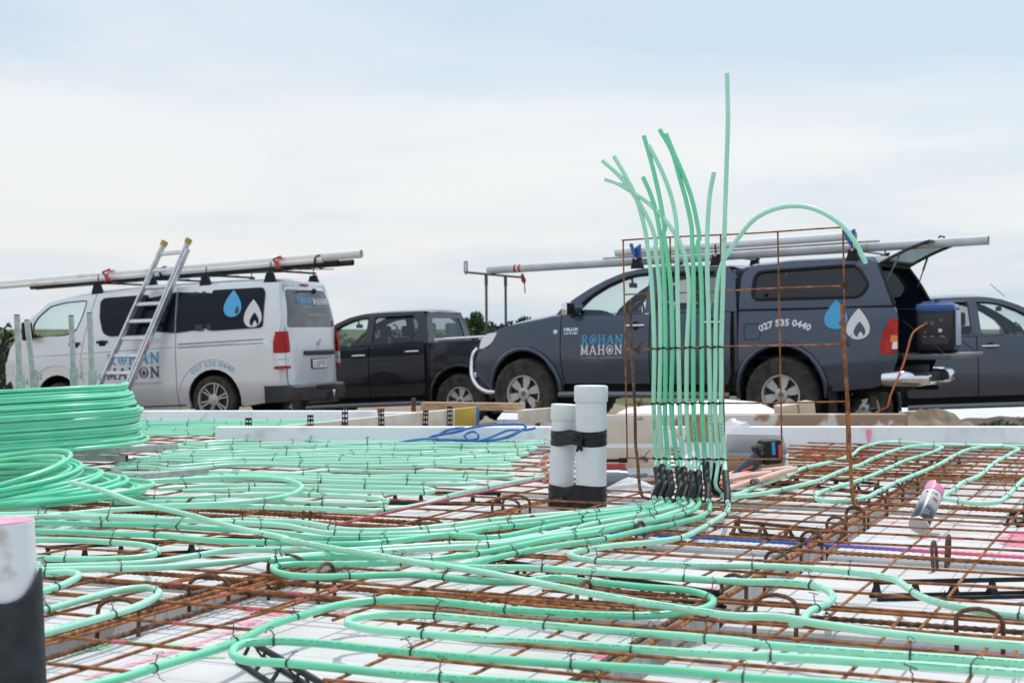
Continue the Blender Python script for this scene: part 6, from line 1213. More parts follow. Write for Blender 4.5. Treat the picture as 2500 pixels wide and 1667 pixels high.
def ute_extras(root):
    f = ute_f(1); g = lambda u, v, o=0.: ute_f(1)(-u, v, o)
    # canopy shell with side windows and an open rear hatch
    cp = MB(); cwn = rounded([(.335, 1.40), (.32, 1.695), (-.79, 1.735), (-.925, 1.52), (-.84, 1.40)], .09, 6)
    CW = [(1.29, .81), (1.4, .795), (1.6, .735), (1.72, .68), (1.79, .62)]
    def cf(s): return lambda u, v, o=0.: Vector((u, s*(itp(CW, v)*(1 - .035*sm((-.75 - u)/.4)) + o), v))
    for s in (1, -1):
        cs = [(.475, 1.30), (.475, 1.66), (.40, 1.765), (-.1, 1.79), (-.90, 1.79), (-.985, 1.73), (-1.06, 1.58), (-1.19, 1.30)]
        panel(cp, cs, [cwn], cf(s), (0, -s, 0), thick=.03)
        wn = panel(MB(), cwn, [], cf(s), (0, -s, 0), thick=0, off=-.004).build('canopy_window', g_tint, root)
        mb = MB(); lp = [cf(s)(u, v, .004) for u, v in cwn]; mb.tube(lp, .019, 6, closed=True); mb.tube([cf(s)(.20, 1.44, .01), cf(s)(.16, 1.46, .015)], .012, 6); mb.build('window_rubber', black, wn)
        MB().tube(spline([cf(s)(.47, 1.292, .012), cf(s)(-.3, 1.292, .012), cf(s)(-1.19, 1.30, .012)], .1), .010, 6).build('canopy_seal', inner, root)
    skin(cp, [(.475, 1.70, .66, .05), (.40, 1.765, .635, .055), (0, 1.785, .622, .06), (-.5, 1.79, .62, .06), (-.90, 1.79, .615, .055), (-.985, 1.735, .63, .045)], 14)
    fb = lambda u, v, o=0.: Vector((.475 + o, u, v))
    panel(cp, rounded([(-.79, 1.30), (.79, 1.30), (.62, 1.76), (-.62, 1.76)], .05), [], fb, (-1, 0, 0))
    cp.build('canopy', p_navy, root, ang=45)
    ln = MB(); 
    for s in (1, -1): ln.tube(spline([(-.985, s*.60, 1.72), (-1.07, s*.70, 1.56), (-1.19, s*.77, 1.31)], .05), .022, 8)
    ln.tube([(-.985, -.6, 1.735), (-.985, .6, 1.735)], .02, 8).build('canopy_opening', black, root)
    ht = empty('hatch', (-.985, 0, 1.755)); ht.parent = root
    d = Vector((-1.50 + .985, 0, 1.975 - 1.755)); L = d.length; ht.rotation_euler = (0, math.atan2(d.z, -d.x), 0)
    mb = MB(); ho = rounded([(-.60, 0), (.60, 0), (.56, L), (-.56, L)], .05); hi = rounded([(-.53, .07), (.53, .07), (.49, L - .07), (-.49, L - .07)], .05)
    hf = lambda u, v, o=0.: Vector((-v, u, .014*math.sin(math.pi*v/L) + o))
    panel(mb, ho, [hi], hf, (0, 0, -1), thick=.022).build('hatch_frame', mat('hatch_brown', (.05, .035, .03), .6), ht)
    panel(MB(), hi, [], hf, (0, 0, -1), thick=.006, off=-.006).build('hatch_glass', glass('glass_hatch', (.32, .40, .40)), ht)
    MB().tube([(-L + .02, .1, .02), (-L - .02, .1, .05), (-L - .02, -.1, .05), (-L + .02, -.1, .02)], .009, 6).build('hatch_handle', black, ht)
    for s in (1, -1): MB().tube([(-1.20, s*.56, 1.84), (-1.14, s*.60, 1.70)], .012, 8).tube([(-1.15, s*.594, 1.72), (-1.06, s*.66, 1.52)], .007, 6).build('hatch_strut', greyp, root)
    # open tailgate, chrome step bumper
    MB().box((-1.50, 0, .775), (.50, 1.46, .055), bev=.015).build('tailgate', mat('gate_grey', (.10, .105, .115), .4, .3), root)
    [MB().tube([(-1.25, s*.70, 1.15), (-1.68, s*.70, .80)], .005, 6).build('tailgate_cable', black, root) for s in (1, -1)]
    mb = MB()
    for s in (1, -1):
        mb.tube(spline([(-1.09, s*.865, .557), (-1.18, s*.862, .56), (-1.30, s*.82, .56), (-1.375, s*.70, .555), (-1.39, s*.55, .55), (-1.385, s*.38, .55)], .04), .078, 16, rf=lambda i: min(1, .86 + .05*i))
    mb.box((-1.385, 0, .49), (.05, .80, .035), bev=.01).build('rear_bumper', chrome, root)
    MB().box((-1.30, 0, .56), (.14, .76, .10), bev=.01).tube([(-1.2, 0, .44), (-1.44, 0, .44)], .025, 8).build('bumper_step', black, root)
    # fuel flap, badge, lettering
    fl = rounded([(.405, .975), (.405, 1.14), (.225, 1.14), (.225, .975)], .04); MB().tube([f(u, v, .0015) for u, v in fl], .0035, 5, closed=True).build('fuel_flap', inner, root)
    MB().tube(spline([f(-.60, .47, .0), f(-.62, .52, .004)], .02), .003, 5).build('trim_gap', inner, root)
    L = Let(g); L.word('ROHAN', -2.34, .945, .092, .105, .14); L.build('name_lettering', txt_b, root)
    L = Let(g); L.word('MAHON', -2.345, .830, .092, .105, .14); L.build('name_lettering', txt_w, root)
    text_on(g, 'PLUMBING · DRAINLAYING', -2.34, -1.82, .787, txt_g, 'trade_lettering', root, .030)
    text_on(g, '027 535 0440', -.235, .325, 1.118, txt_w, 'phone_lettering', root, .095, .0035, arc=.62)
    text_on(g, 'HILUX', -2.56, -2.38, 1.10, chrome, 'badge', root, .048, .002); text_on(g, '3.0 D-4D', -2.56, -2.39, 1.062, chrome, 'badge', root, .032, .001)
    emb = (lambda u, v, o=0.: cf(1)(-u, v, o) if v > 1.29 else g(u, v, o + .0))
    def emb(u, v, o=0.): return Vector((-u, max(ute_w(-u, min(v, 1.285)), itp(CW, v)*(1 - .035*sm((-.75 + u)/.4)) if v > 1.27 else 0) + .008 + o, v))
    L = Let(emb); L.poly(tear(.60, 1.07, .125, .31)); L.build('drop_emblem', txt_b, root)
    L = Let(emb); L.k = 6; L.poly([(.64 + .05*math.cos(a)*1.0, 1.145 + .05*math.sin(a)) for a in [R(-70 + 14*k) for k in range(11)]] + [(.63, 1.13)]); L.build('emblem_shine', p_navy, root)
    L = Let(emb); L.poly(tear(.835, .962, .125, .32)); L.build('flame_emblem', txt_w, root)
    L = Let(emb); L.k = 5; L.poly(tear(.85, .985, .062, .16)); L.build('emblem_core', p_navy, root)
    L = Let(emb); L.k = 9; L.poly(tear(.862, .968, .030, .075)); L.build('emblem_core', txt_w, root)
    # roof bars
    for x in (1.75, .80, -.72):
        rb = MB().tube([(x, -.66, 1.895), (x, .66, 1.895)], .014, 8).build('roof_bar', mat('bar_silver', (.45, .46, .48), .35, .7), root)
        for s in (1, -1):
            mb = MB().prism([(-.075, 0), (.075, 0), (.045, .10), (-.03, .11)], .06, o=(x, s*.60 + .03, 1.785), m=Matrix(((1, 0, 0), (0, 0, -1), (0, 1, 0))))
            mb.tube([(x, s*.62, 1.86), (x + .01, s*.62, 2.02)], .009, 6); mb.tube([(x - .05, s*.6, 1.90), (x + .05, s*.62, 1.89)], .016, 6); mb.build('bar_foot', black, rb)
    # pipe support frame at the nose
    pf = MB().tube([(3.75, 1.0, 1.80), (3.75, -.38, 1.775)], .014, 8)
    for y, zb in ((.53, .62), (.06, .62)): pf.tube([(3.75, y, 1.79), (3.75, y, 1.66)], .021, 8).tube([(3.75, y, 1.68), (3.76, y, zb)], .016, 8)
    pf.build('pipe_support', mat('frame_grey', (.10, .10, .11), .5, .4, (.16, .10, .07), 12, 5), root)
    MB().tube(rounded3([(3.75, 1.0, 1.785), (3.75, 1.0, 1.93)], .028), .012, 7, closed=True).build('support_hoop', galv, root)
    MB().tube([(3.75, -.36, 1.82), (3.75, -.40, 1.74), (3.75, -.42, 1.71)], .026, 7, rf=lambda i: (.6, 1.2, .7)[i]).tube([(3.75, -.42, 1.72), (3.75, -.43, 1.58)], .008, 5).build('red_strap', redp, root)
    return root
def rounded3(pq, r):
    (x, y, z0), (_, _, z1) = pq; out = []
    for k in range(10): a = math.pi*k/9; out.append((x, y + r*math.cos(a), z1 - r + r*math.sin(a)))
    for k in range(10): a = math.pi + math.pi*k/9; out.append((x, y + r*math.cos(a), z0 + r + r*math.sin(a)))
    return out
main = ute('dark_ute', UTE_POSE, p_navy, 'slate blue double cab ute with canopy, company lettering and open rear hatch', canopy=True); ute_extras(main)
ute('dark_ute', BLACK_POSE, p_black, 'black double cab ute parked between the silver van and the lettered ute')
rt = ute('dark_ute', RIGHT_POSE, p_grey, 'dark grey double cab ute at the right edge facing right')
MB().tube([(2.0, -.5, 1.78), (1.80, -.52, 1.95)], .004, 5).build('aerial', black, rt)
# loads on the lettered ute: pipes lie on its bars, each a thing
MX = main.matrix_world.copy(); Wp = lambda x, y, z: MX @ Vector((x, y, z))
def load_pipe(p, q, r, m, label, nm='drain_pipe', hollow=True, grp=None):
    p, q = Vector(p), Vector(q); d = q - p; n = 10; mb = MB(); pts = [p + d*k/n for k in range(n + 1)]
    mb.tube(pts, r, 18, cap=not hollow)
    if hollow: mb.tube(pts, r*.88, 18, cap=False)
    o = mb.build(nm, m, ang=60); return tag(o, label, 'pipe', grp)
pvc_g = mat('pvc_grey', (.58, .60, .62), .4, 0, (.50, .51, .52), 5, 6); 
o = load_pipe(Wp(3.83, .34, 1.845), Wp(-2.04, .30, 1.955), .048, pvc_g, 'long grey drain pipe from the nose frame past the hatch of the lettered ute')
u_ = (Wp(-2.04, .30, 1.955) - Wp(3.83, .34, 1.845)).normalized()
for s_, m in ((.38, redp), (.44, redp), (4.62, mat('tape_tan', (.50, .38, .24))), (4.45, mat('tape_tan', (.50, .38, .24)))):
    a = Wp(3.83, .34, 1.845) + u_*s_; MB().tube([a - u_*.014, a + u_*.014], .0495, 18).build('tape_wrap', m, o)
load_pipe(Wp(2.26, .42, 1.925), Wp(-.94, .40, 1.99), .0125, pvc_g, 'thin grey pipe on the roof bars of the lettered ute')
load_pipe(Wp(2.08, .46, 1.985), Wp(-.71, .46, 2.05), .045, pvc, 'shorter pale drain pipe lying highest on the roof bars of the lettered ute')
for x, lab in ((1.80, 'blue strap clamp round the front of the highest pipe on the lettered ute'), (-.66, 'blue strap clamp round the rear of the highest pipe on the lettered ute')):
    z = 1.99 + (1.80 - x)*.0235; mb = MB()
    mb.tube([Wp(x, .46 + .055*math.cos(a), z + .055*math.sin(a)) for a in [2*math.pi*k/16 for k in range(16)]], .015, 6, closed=True); mb.tube([Wp(x + .06, .53, z + .08), Wp(x + .02, .53, z - .02), Wp(x - .02, .54, z - .09)], .022, 6); mb.tube([Wp(x - .05, .52, z + .07), Wp(x - .02, .52, z - .08)], .016, 6)
    tag(mb.build('strap_clamp', mat('strap_blue', (.02, .12, .42), .5)), lab, 'clamp')
# generator on the open tailgate
gn = empty('generator', (0, 0, 0), 'blue and black portable generator standing on the open tailgate of the lettered ute', 'generator'); gn.matrix_world = MX @ Matrix.Translation((-1.47, .12, .806)) @ Matrix.Rotation(R(8), 4, 'Z')
dgb = mat('gen_blue', (.025, .10, .33), .35, coat=.3); dgs = mat('gen_silver_blue', (.35, .42, .55), .4)
MB().box((0, 0, .24), (.40, .56, .44), bev=.05).build('casing', mat('gen_black', (.012, .013, .016), .5), gn)
MB().box((0, 0, .47), (.40, .57, .085), bev=.035).box((0, .16, .51), (.30, .05, .05), bev=.02).box((0, -.16, .51), (.30, .05, .05), bev=.02).build('lid', dgb, gn)
MB().tube(spline([(.0, .17, .53), (.0, .1, .55), (.0, -.1, .55), (.0, -.17, .53)], .03), .018, 8).build('carry_handle', black, gn)
MB().box((-.205, 0, .26), (.012, .50, .36), bev=.02).build('end_panel', dgs, gn)
MB().box((.0, .283, .26), (.34, .012, .30), bev=.012).build('control_panel', mat('gen_panel', (.02, .021, .024), .4), gn)
mb = MB()
for x, z, r in ((.09, .31, .022), (.03, .31, .022), (-.06, .34, .018), (.1, .22, .016)): mb.lathe([(r, 0), (r, .006), (r*.6, .008)], 14, o=(x, .288, z), m=Matrix.Rotation(R(-90), 3, 'X'))
mb.build('socket', greyp, gn); MB().lathe([(.020, 0), (.020, .006), (.01, .008)], 16, o=(-.05, .289, .235), m=Matrix.Rotation(R(-90), 3, 'X')).build('dial', txt_w, gn)
mb = MB()
for k in range(5): mb.box((0, .290, .10 + .014*k), (.26, .006, .005))
mb.build('vent_slats', greyp, gn); mb = MB()
for x in (.11, .03, -.07): mb.box((x, .2905, .175), (.05, .002, .009))
mb.build('panel_marks', txt_g, gn)
for y in (.2, -.2): MB().box((0, y, .012), (.36, .05, .024), bev=.008).build('foot', black, gn)
cd = [gn.matrix_world @ Vector((.09, .30, .31))] + [Vector(p) for p in CORD[1:]]
tag(MB().tube(spline(cd, .06), .010, 8).build('extension_cord', mat('cord_orange', (.55, .17, .06), .5), ang=60), 'orange extension cord hanging from the generator down to the ground', 'cord')
# ------------------------------------------------------------------ silver van (local: x forward from rear axle, y to its left, z up)
VW = [(.2, .78), (.35, .825), (.46, .845), (.52, .853), (.9, .850), (1.03, .846), (1.06, .838), (1.25, .818), (1.50, .775), (1.75, .715), (1.85, .68), (1.92, .63)]
def van_w(x, z):
    w_ = itp(VW, z)
    if x > 2.5: w_ *= 1 - .13*((x - 2.5)/.95)**2.2
    return w_ - .02*sm((-.7 - x)/.4)
def van_f(s): return lambda u, v, o=0.: Vector((u, s*(van_w(u, v) + o), v))
vn = empty('silver_van', (0, 0, 0), 'silver delivery van with tinted side windows, company lettering and a loaded roof rack', 'van'); vn.matrix_world = Matrix([[*r[:3], r[3]] for r in VAN_POSE] + [[0, 0, 0, 1]]); VX = vn.matrix_world.copy()
bd = MB(); fw = rounded([(2.88, 1.285), (2.875, 1.47), (2.80, 1.575), (2.60, 1.715), (2.36, 1.755), (2.00, 1.765), (2.06, 1.54), (2.15, 1.345), (2.3, 1.30)], .05)
VF, VR = (2.47, .36, .37, .39), (-.02, .34, .40, .385)
for s in (1, -1):
    f = van_f(s); inw = (0, -s, 0)
    wing = [(2.86, 1.22), (2.86, .25)] + [(2.90, .25), (3.20, .27), (3.38, .33), (3.40, .60), (3.39, .80), (3.36, .98), (3.30, 1.16), (3.15, 1.315), (3.0, 1.45), (2.93, 1.45)]
    cabw = [(1.98, .30)] + [(2.02, .23)] + arcpts(*VF, 190, -10) + [(2.90, .25), (3.20, .27), (3.385, .33), (3.40, .60), (3.39, .80), (3.36, .98), (3.30, 1.16), (3.15, 1.315), (2.94, 1.555), (2.64, 1.765), (2.40, 1.815), (1.95, 1.845), (1.86, 1.845), (1.99, 1.36), (2.08, .92), (2.02, .6)]
    dr = panel(MB(), cabw, [fw], f, inw, thick=.03); dr.build('cab_side', p_silver, vn, ang=45)
    panel(MB(), fw, [], f, inw, thick=0, off=-.018).build('window', g_clear, vn)
    MB().tube([f(u, v, -.004) for u, v in fw], .010, 6, closed=True).build('window_rubber', black, vn)
    slide = [(1.97, .23), (.552, .205), (.545, 1.24), (.56, 1.86), (1.848, 1.848), (1.98, 1.36), (2.07, .92), (2.01, .6)]
    panel(MB(), slide, [], f, inw, thick=.03, step=.045).build('sliding_door', p_silver, vn, ang=45)
    quart = [(.540, .205), (.40, .21)] + arcpts(*VR, -18, 198)[0:] + [(-.46, .215), (-.985, .27), (-1.012, .45), (-1.012, 1.2), (-1.035, 1.5), (-.985, 1.84), (-.2, 1.862), (.548, 1.86), (.533, 1.24)]
    panel(bd, quart, [], f, inw, thick=.03, step=.045)
    bd.tube([f(x, z, .002) for x, z in arcpts(VR[0], VR[1], VR[2] + .14, VR[3] + .14, 172, 12, 18)], .010, 6); bd.tube([f(x, z, .002) for x, z in arcpts(VF[0], VF[1], VF[2] + .14, VF[3] + .14, 172, 14, 18)], .010, 6)
    # flush dark glass along the side
    sw1 = [(.565, 1.795), (.557, 1.24)] + rounded([(1.0, 1.242), (1.60, 1.245), (1.70, 1.30), (1.765, 1.52), (1.775, 1.735), (1.72, 1.785), (1.0, 1.79)], .05); sw2 = [(.532, 1.795)] + rounded([(.0, 1.792), (-.77, 1.785), (-.81, 1.72), (-.795, 1.27), (-.755, 1.245), (0, 1.241)], .04) + [(.525, 1.24)]
    for w_ in (sw1, sw2): panel(MB(), w_, [], f, inw, thick=.012, off=.016, step=.035).build('side_window', g_dark, vn)
    wm = MB()
    for u0, u1 in ((.34, .22), (.16, .10)): wm.add([f(a, z, .0195) for a, z in ((u0, 1.78), (u1, 1.78), (u1 - .12, 1.25), (u0 - .12, 1.25))], [(0, 1, 2, 3)])
    wm.build('window_divider', mat('pillar_brown', (.025, .018, .016), .3), vn)
    tr = MB()
    for a, b, z0, z1 in ((2.9, 2.085, 1.02, 1.03), (2.06, .57, 1.03, 1.05), (.52, -.95, 1.055, 1.06)): tr.tube([f(a, z0, .001), f((a + b)/2, (z0 + z1)/2, .001), f(b, z1, .001)], .0045, 5)
    tr.build('trim_line', txt_g, vn)
    rl = MB(); rl.box((0, 0, 0), (.001, .001, .001)); MB().tube([f(.50, 1.085, .003), f(-.8, 1.09, .003)], .006, 5).tube([f(.50, 1.035, .003), f(-.8, 1.04, .003)], .004, 5).build('door_rail', black, vn)
    for hx, hz_ in ((2.16, 1.14), (1.71, 1.145)):
        MB().lathe([(.055, -.002), (.055, .003)], 18, o=f(hx, hz_, .0), m=Matrix.Rotation(R(-90)*s, 3, 'X')).bar(f(hx + .08, hz_ + .03, .016), f(hx - .08, hz_ + .03, .016), .03, .035).build('door_handle', black, vn)
    MB().tube([f(u, v, .0015) for u, v in rounded([(2.04, .96), (1.88, .96), (1.88, .74), (2.04, .74)], .04)], .003, 5, closed=True).build('fuel_flap', txt_g, vn)
    panel(MB(), rounded([(3.385, .97), (3.23, .985), (3.24, .78), (3.395, .775)], .03), [], f, inw, thick=.02, off=.006).build('headlight', lamp_cl, vn)
    panel(MB(), rounded([(3.30, .25), (3.41, .30), (3.42, .62), (3.30, .70), (3.20, .45)], .03), [], f, inw, thick=.04, off=.008).build('bumper_corner', black, vn)
    MB().box((2.88, s*(van_w(2.9, 1.35) + .13), 1.38), (.08, .17, .26), bev=.03).bar((2.9, s*.72, 1.30), (2.9, s*.86, 1.32), .05, .05).build('mirror', black, vn)
    # tail lamp wraps the corner
    pth = [(-.955, .848), (-1.01, .846), (-1.075, .825), (-1.125, .765), (-1.130, .70)]
    for z0, z1, m in ((.90, 1.18, lamp_red), (.815, .893, lamp_cl), (.728, .807, lamp_cl), (.685, .722, lamp_red)):
        vs = []; zs = [z0 + (z1 - z0)*k/4 for k in range(5)]
        for z in zs:
            for i, (x, y) in enumerate(pth):
                dz = max(0, z - 1.0)/.18; vs.append((x + (-.045*dz**2 if i == 0 else .02*dz), s*(y + .012 - .05*max(0, z - 1.0)), z))
        MB().add(vs, [(j*5 + k, j*5 + k + 1, j*5 + 6 + k, j*5 + 5 + k) for j in range(4) for k in range(4)]).build('tail_light', m, vn)
    iw = MB()
    for A in (VF, VR):
        vs = []
        for x, z in arcpts(A[0], A[1], A[2] + .012, A[3] + .015, 200, -20, 16): vs += [(x, s*.80, z), (x, s*.45, z)]
        iw.add(vs, [(2*i, 2*i + 1, 2*i + 3, 2*i + 2) for i in range(16)]); iw.box((A[0], s*.44, .5), (.9, .02, .6))
    iw.box((1.22, s*.79, .7), (1.55, .02, .9)); iw.box((-.72, s*.74, .7), (.42, .02, .9)).build('wheel_well', inner, vn)
    wheel(vn, 2.47, s*.735, .315, .325, .21, .225, 6, s, 'van'); wheel(vn, 0, s*.735, .315, .325, .21, .225, 6, s, 'van')
RFZ = [(2.66, 1.765, .70, .05), (2.40, 1.815, .69, .07), (1.95, 1.845, .678, .075), (1.26, 1.858, .672, .078), (.5, 1.862, .67, .08), (-.2, 1.862, .668, .075), (-.80, 1.85, .665, .06), (-.95, 1.825, .66, .035), (-1.0, 1.78, .665, .01)]
skin(bd, RFZ, 16, 3.0)
# tailgate and rear skin
def rf_(u, v, o=0.): return Vector((-1.112 + .10*abs(u/.84)**7 + .115*sm((v - 1.15)/.75)*((v - 1.15)/.7 if v > 1.15 else 0) - o, u, v))
rear = rounded([(-.825, .44), (.825, .44), (.838, .66), (.838, 1.08), (.80, 1.28), (.735, 1.55), (.665, 1.80), (.55, 1.865), (-.55, 1.865), (-.665, 1.80), (-.735, 1.55), (-.80, 1.28), (-.838, 1.08), (-.838, .66)], .03)
rwn = rounded([(.585, 1.745), (-.585, 1.745), (-.70, 1.23), (.70, 1.23)], .07)
panel(bd, rear, [rwn], rf_, (1, 0, 0), thick=.03, step=.07)
bd.build('body', p_silver, vn, ang=45)
panel(MB(), rwn, [], rf_, (1, 0, 0), thick=0, off=-.004).build('rear_window', mat('glass_smoke', (.055, .058, .066), .12, 0, (.16, .16, .17), 1.2, 5, spec=.7), vn)
MB().tube([rf_(u, v, .002) for u, v in rounded([(-.72, .46), (.72, .46), (.74, 1.15), (.60, 1.80), (-.60, 1.80), (-.74, 1.15)], .05)], .004, 5, closed=True).build('tailgate_gap', black, vn)
skin(MB(), [(3.20, 1.30, .74, .10), (3.10, 1.40, .73, .10), (2.94, 1.565, .715, .09), (2.66, 1.765, .695, .05)], 12, 2.4).build('windscreen', g_ws, vn)
vs = []; m_ = 13; zz = (.28, .45, .65, .85, 1.0, 1.16, 1.31)
for z in zz:
    for k in range(m_):
        u = -1 + 2*k/(m_ - 1); vs.append((itp([(.28, 3.47), (.45, 3.52), (.65, 3.52), (.85, 3.50), (1.0, 3.47), (1.16, 3.41), (1.31, 3.25)], z) - .14*abs(u)**3, u*itp([(.28, .72), (.85, .745), (1.31, .74)], z), z))
MB().add(vs, [(j*m_ + k, j*m_ + k + 1, (j + 1)*m_ + k + 1, (j + 1)*m_ + k) for j in range(len(zz) - 1) for k in range(m_ - 1)]).build('nose', p_silver, vn)
MB().box((1.2, 0, .55), (3.6, 1.35, .1)).box((2.75, 0, 1.10), (.45, 1.40, .30), bev=.06).box((1.75, 0, 1.2), (.04, 1.3, 1.1)).box((-.2, 0, .30), (1.8, .9, .12)).build('cabin_floor', inner, vn)
for y in (-.42, .42):
    o = MB().box((2.02, y, 1.12), (.16, .46, .62), Matrix.Rotation(R(10), 3, 'Y'), bev=.05).build('seat', seatm, vn); MB().box((1.95, y, 1.55), (.09, .24, .16), bev=.04).build('head_rest', seatm, o)
MB().tube([(2.62 - .09*math.sin(a), -.42 + .19*math.cos(a), 1.36 + .15*math.sin(a)) for a in [2*math.pi*k/20 for k in range(20)]], .014, 7, closed=True).build('steering_wheel', black, vn)
# bumper, tow ball, plate, handle bar, emblem, wiper, brake lamp
bp = MB(); prf = [(-1.0, .24), (-1.19, .25), (-1.215, .30), (-1.205, .43), (-1.17, .465), (-1.0, .47)]; vs = []
ys = [(.865, .32), (.855, .14), (.80, .045), (.70, 0), (-.70, 0), (-.80, .045), (-.855, .14), (-.865, .32)]
for y, b_ in ys: vs += [((x + b_) if x < -1.05 else -.80 if abs(y) > .75 else x, y, z) for x, z in prf]
bp.add(vs, [(j*6 + k, j*6 + (k + 1) % 6, j*6 + 6 + (k + 1) % 6, j*6 + 6 + k) for j in range(len(ys) - 1) for k in range(6)] + [tuple(range(6)), tuple(range(42, 48))]); bp.build('rear_bumper', mat('bumper_black', (.018, .019, .022), .6, 0, (.04, .036, .032), 5, 6), vn)
MB().box((-1.214, -.12, .415), (.012, .55, .06), bev=.005).build('bumper_recess', inner, vn)
MB().box((-1.10, -.15, .22), (.12, .9, .06), bev=.01).box((-1.22, -.25, .26), (.10, .08, .05)).build('tow_bar', mat('tow_dirty', (.06, .05, .045), .8, .2), vn); MB().lathe([(.016, 0), (.016, .03), (.024, .045), (.026, .06), (.018, .08), (.004, .085)], 14, o=(-1.26, -.25, .285)).build('tow_ball', chrome, vn)
pl = MB().box((-1.122, -.12, .735), (.014, .44, .135), bev=.006).build('plate_frame', black, vn); MB().box((-1.1305, -.12, .735), (.006, .405, .112)).build('plate', txt_w, pl)
rfl = lambda x0: (lambda u, v, o=0.: Vector((x0 - o, -u, v)))
text_on(rfl(-1.131), 'LQF30', -.05, .29, .700, txt_k, 'plate_lettering', pl, .10, .001)
MB().box((-1.12, -.14, .885), (.05, .88, .065), bev=.02).build('tailgate_handle', mat('bumper_black', (.018, .019, .022)), vn)
em = MB()
for rx, rz, cz in ((.062, .042, 1.03), (.022, .040, 1.03), (.042, .016, 1.045)): em.tube([(-1.118, -.16 + rx*math.cos(a), cz + rz*math.sin(a)) for a in [2*math.pi*k/24 for k in range(24)]], .0055, 6, closed=True)
em.build('emblem', chrome, vn)
MB().tube(spline([rf_(-.24, 1.735, .02), rf_(-.0, 1.735, .025), rf_(.30, 1.715, .02)], .05), .008, 6).lathe([(.04, 0), (.03, .03), (.02, .035)], 14, o=rf_(-.24, 1.735, 0), m=Matrix.Rotation(R(-90), 3, 'Y')).build('wiper', black, vn)
MB().box(rf_(0, 1.815, .008), (.02, .22, .03), bev=.006).build('brake_lamp', lamp_red, vn)
rft = lambda u, v, o=0.: rf_(-u, v, o + .006)
L = Let(rft); L.word('ROHAN', -.36, 1.555, .078, .085, .14); L.build('name_lettering', txt_b, vn); L = Let(rft); L.word('MAHON', .12, 1.545, .078, .085, .14); L.build('name_lettering', txt_w, vn)
text_on(rft, 'PLUMBING · DRAINLAYING', -.17, .43, 1.495, txt_g, 'trade_lettering', vn, .03); text_on(rft, 'rmplumbing.co.nz', -.14, .42, 1.385, txt_g, 'web_lettering', vn, .06, .001)
vg = lambda u, v, o=0.: van_f(1)(-u, v, o + .002)
L = Let(vg); L.word('ROHAN', -1.635, .845, .150, .152, .15); L.build('name_lettering', txt_b, vn); L = Let(vg); L.word('MAHON', -1.640, .650, .150, .152, .15); L.build('name_lettering', txt_k, vn)
text_on(vg, 'PLUMBING · DRAINLAYING', -1.65, -.78, .560, txt_g, 'trade_lettering', vn, .048)
text_on(vg, '027 535 0440', -.31, .35, .77, txt_lb, 'phone_lettering', vn, .095, .001, arc=.50)
vgl = lambda u, v, o=0.: van_f(1)(-u, v, o + .0195)
L = Let(vgl); L.poly(tear(.335, 1.41, .135, .365)); L.build('drop_emblem', mat('emblem_sky', (.08, .42, .75), .4), vn); L = Let(vgl); L.k = 6; L.poly([(.385 + .05*math.cos(a), 1.50 + .06*math.sin(a)) for a in [R(-70 + 14*k) for k in range(11)]] + [(.37, 1.47)]); L.build('emblem_shine', txt_k, vn)
L = Let(vgl); L.poly(tear(.65, 1.255, .135, .375)); L.build('flame_emblem', txt_w, vn); L = Let(vgl); L.k = 5; L.poly(tear(.675, 1.265, .07, .19)); L.build('emblem_core', g_dark, vn); L = Let(vgl); L.k = 9; L.poly(tear(.685, 1.26, .034, .085)); L.build('emblem_core', txt_w, vn)
# roof rack
for x in (1.88, .98, .15, -.84):
    rb = MB().box((x, 0, 2.005), (.05, 1.36, .025), bev=.006).build('rack_bar', black, vn)
    for s in (1, -1):
        mb = MB().prism([(-.10, 0), (.10, 0), (.05, .15), (-.04, .16)], .05, o=(x, s*.63 + .025, 1.835 if x > -.5 else 1.82), m=Matrix(((1, 0, 0), (0, 0, -1), (0, 1, 0)))); mb.tube([(x, s*.62, 1.95), (x - .015, s*.62, 2.12)], .009, 6); mb.build('rack_foot', black, rb)
for a, b in ((1.82, 1.0), (.15, -.80), (.98, .2), (-.84, -1.3)): MB().bar((a, .55, 2.02), (b, -.35, 2.025), .02, .012).build('rack_brace', black, vn)
VP = lambda x, y, z: VX @ Vector((x, y, z))
pvc_d = mat('pvc_weathered', (.72, .71, .68), .5, 0, (.52, .47, .40), 4, 8, ramp=(.52, .75))
load_pipe(VP(4.6, .30, 2.10), VP(-2.02, .25, 2.165), .055, pvc_d, 'long weathered white drain pipe on the van roof, its open end overhanging the back')
load_pipe(VP(4.6, .40, 2.055), VP(-1.50, .38, 2.105), .030, pvc_d, 'thinner white pipe lashed beside the long one on the van roof')
load_pipe(VP(3.30, .22, 2.045), VP(-1.62, .15, 2.075), .040, mat('pipe_black', (.02, .02, .023), .4), 'black pipe under the white ones on the van roof, left of the pair')
load_pipe(VP(3.30, .10, 2.045), VP(-1.78, .02, 2.075), .042, mat('pipe_black', (.02, .02, .023)), 'black pipe under the white ones on the van roof, farther from the camera')
for x, m, lab in ((1.84, redp, 'red strap round the pipes at the front of the van rack'), (-.86, redp, 'red strap round the pipes at the rear of the van rack'), (-1.42, black, 'black strap round the pipe ends overhanging the van'), (.98, black, 'dark strap knot on the van rack behind the ladder')):
    mb = MB(); pts = [VP(x, .28 + .17*math.cos(a), 2.10 + .085*math.sin(a)) for a in [2*math.pi*k/18 for k in range(18)]]; mb.tube(pts, .014, 6, closed=True)
    if m == redp: mb.tube([VP(x, .45, 2.10), VP(x - .05, .50, 2.04), VP(x + .02, .52, 2.16), VP(x - .08, .48, 2.19)], .022, 6); mb.tube([VP(x, .45, 2.14), VP(x - .03, .50, 2.05), VP(x + .04, .50, 1.99)], .014, 5)
    tag(mb.build('strap', m, ang=60), lab, 'strap')
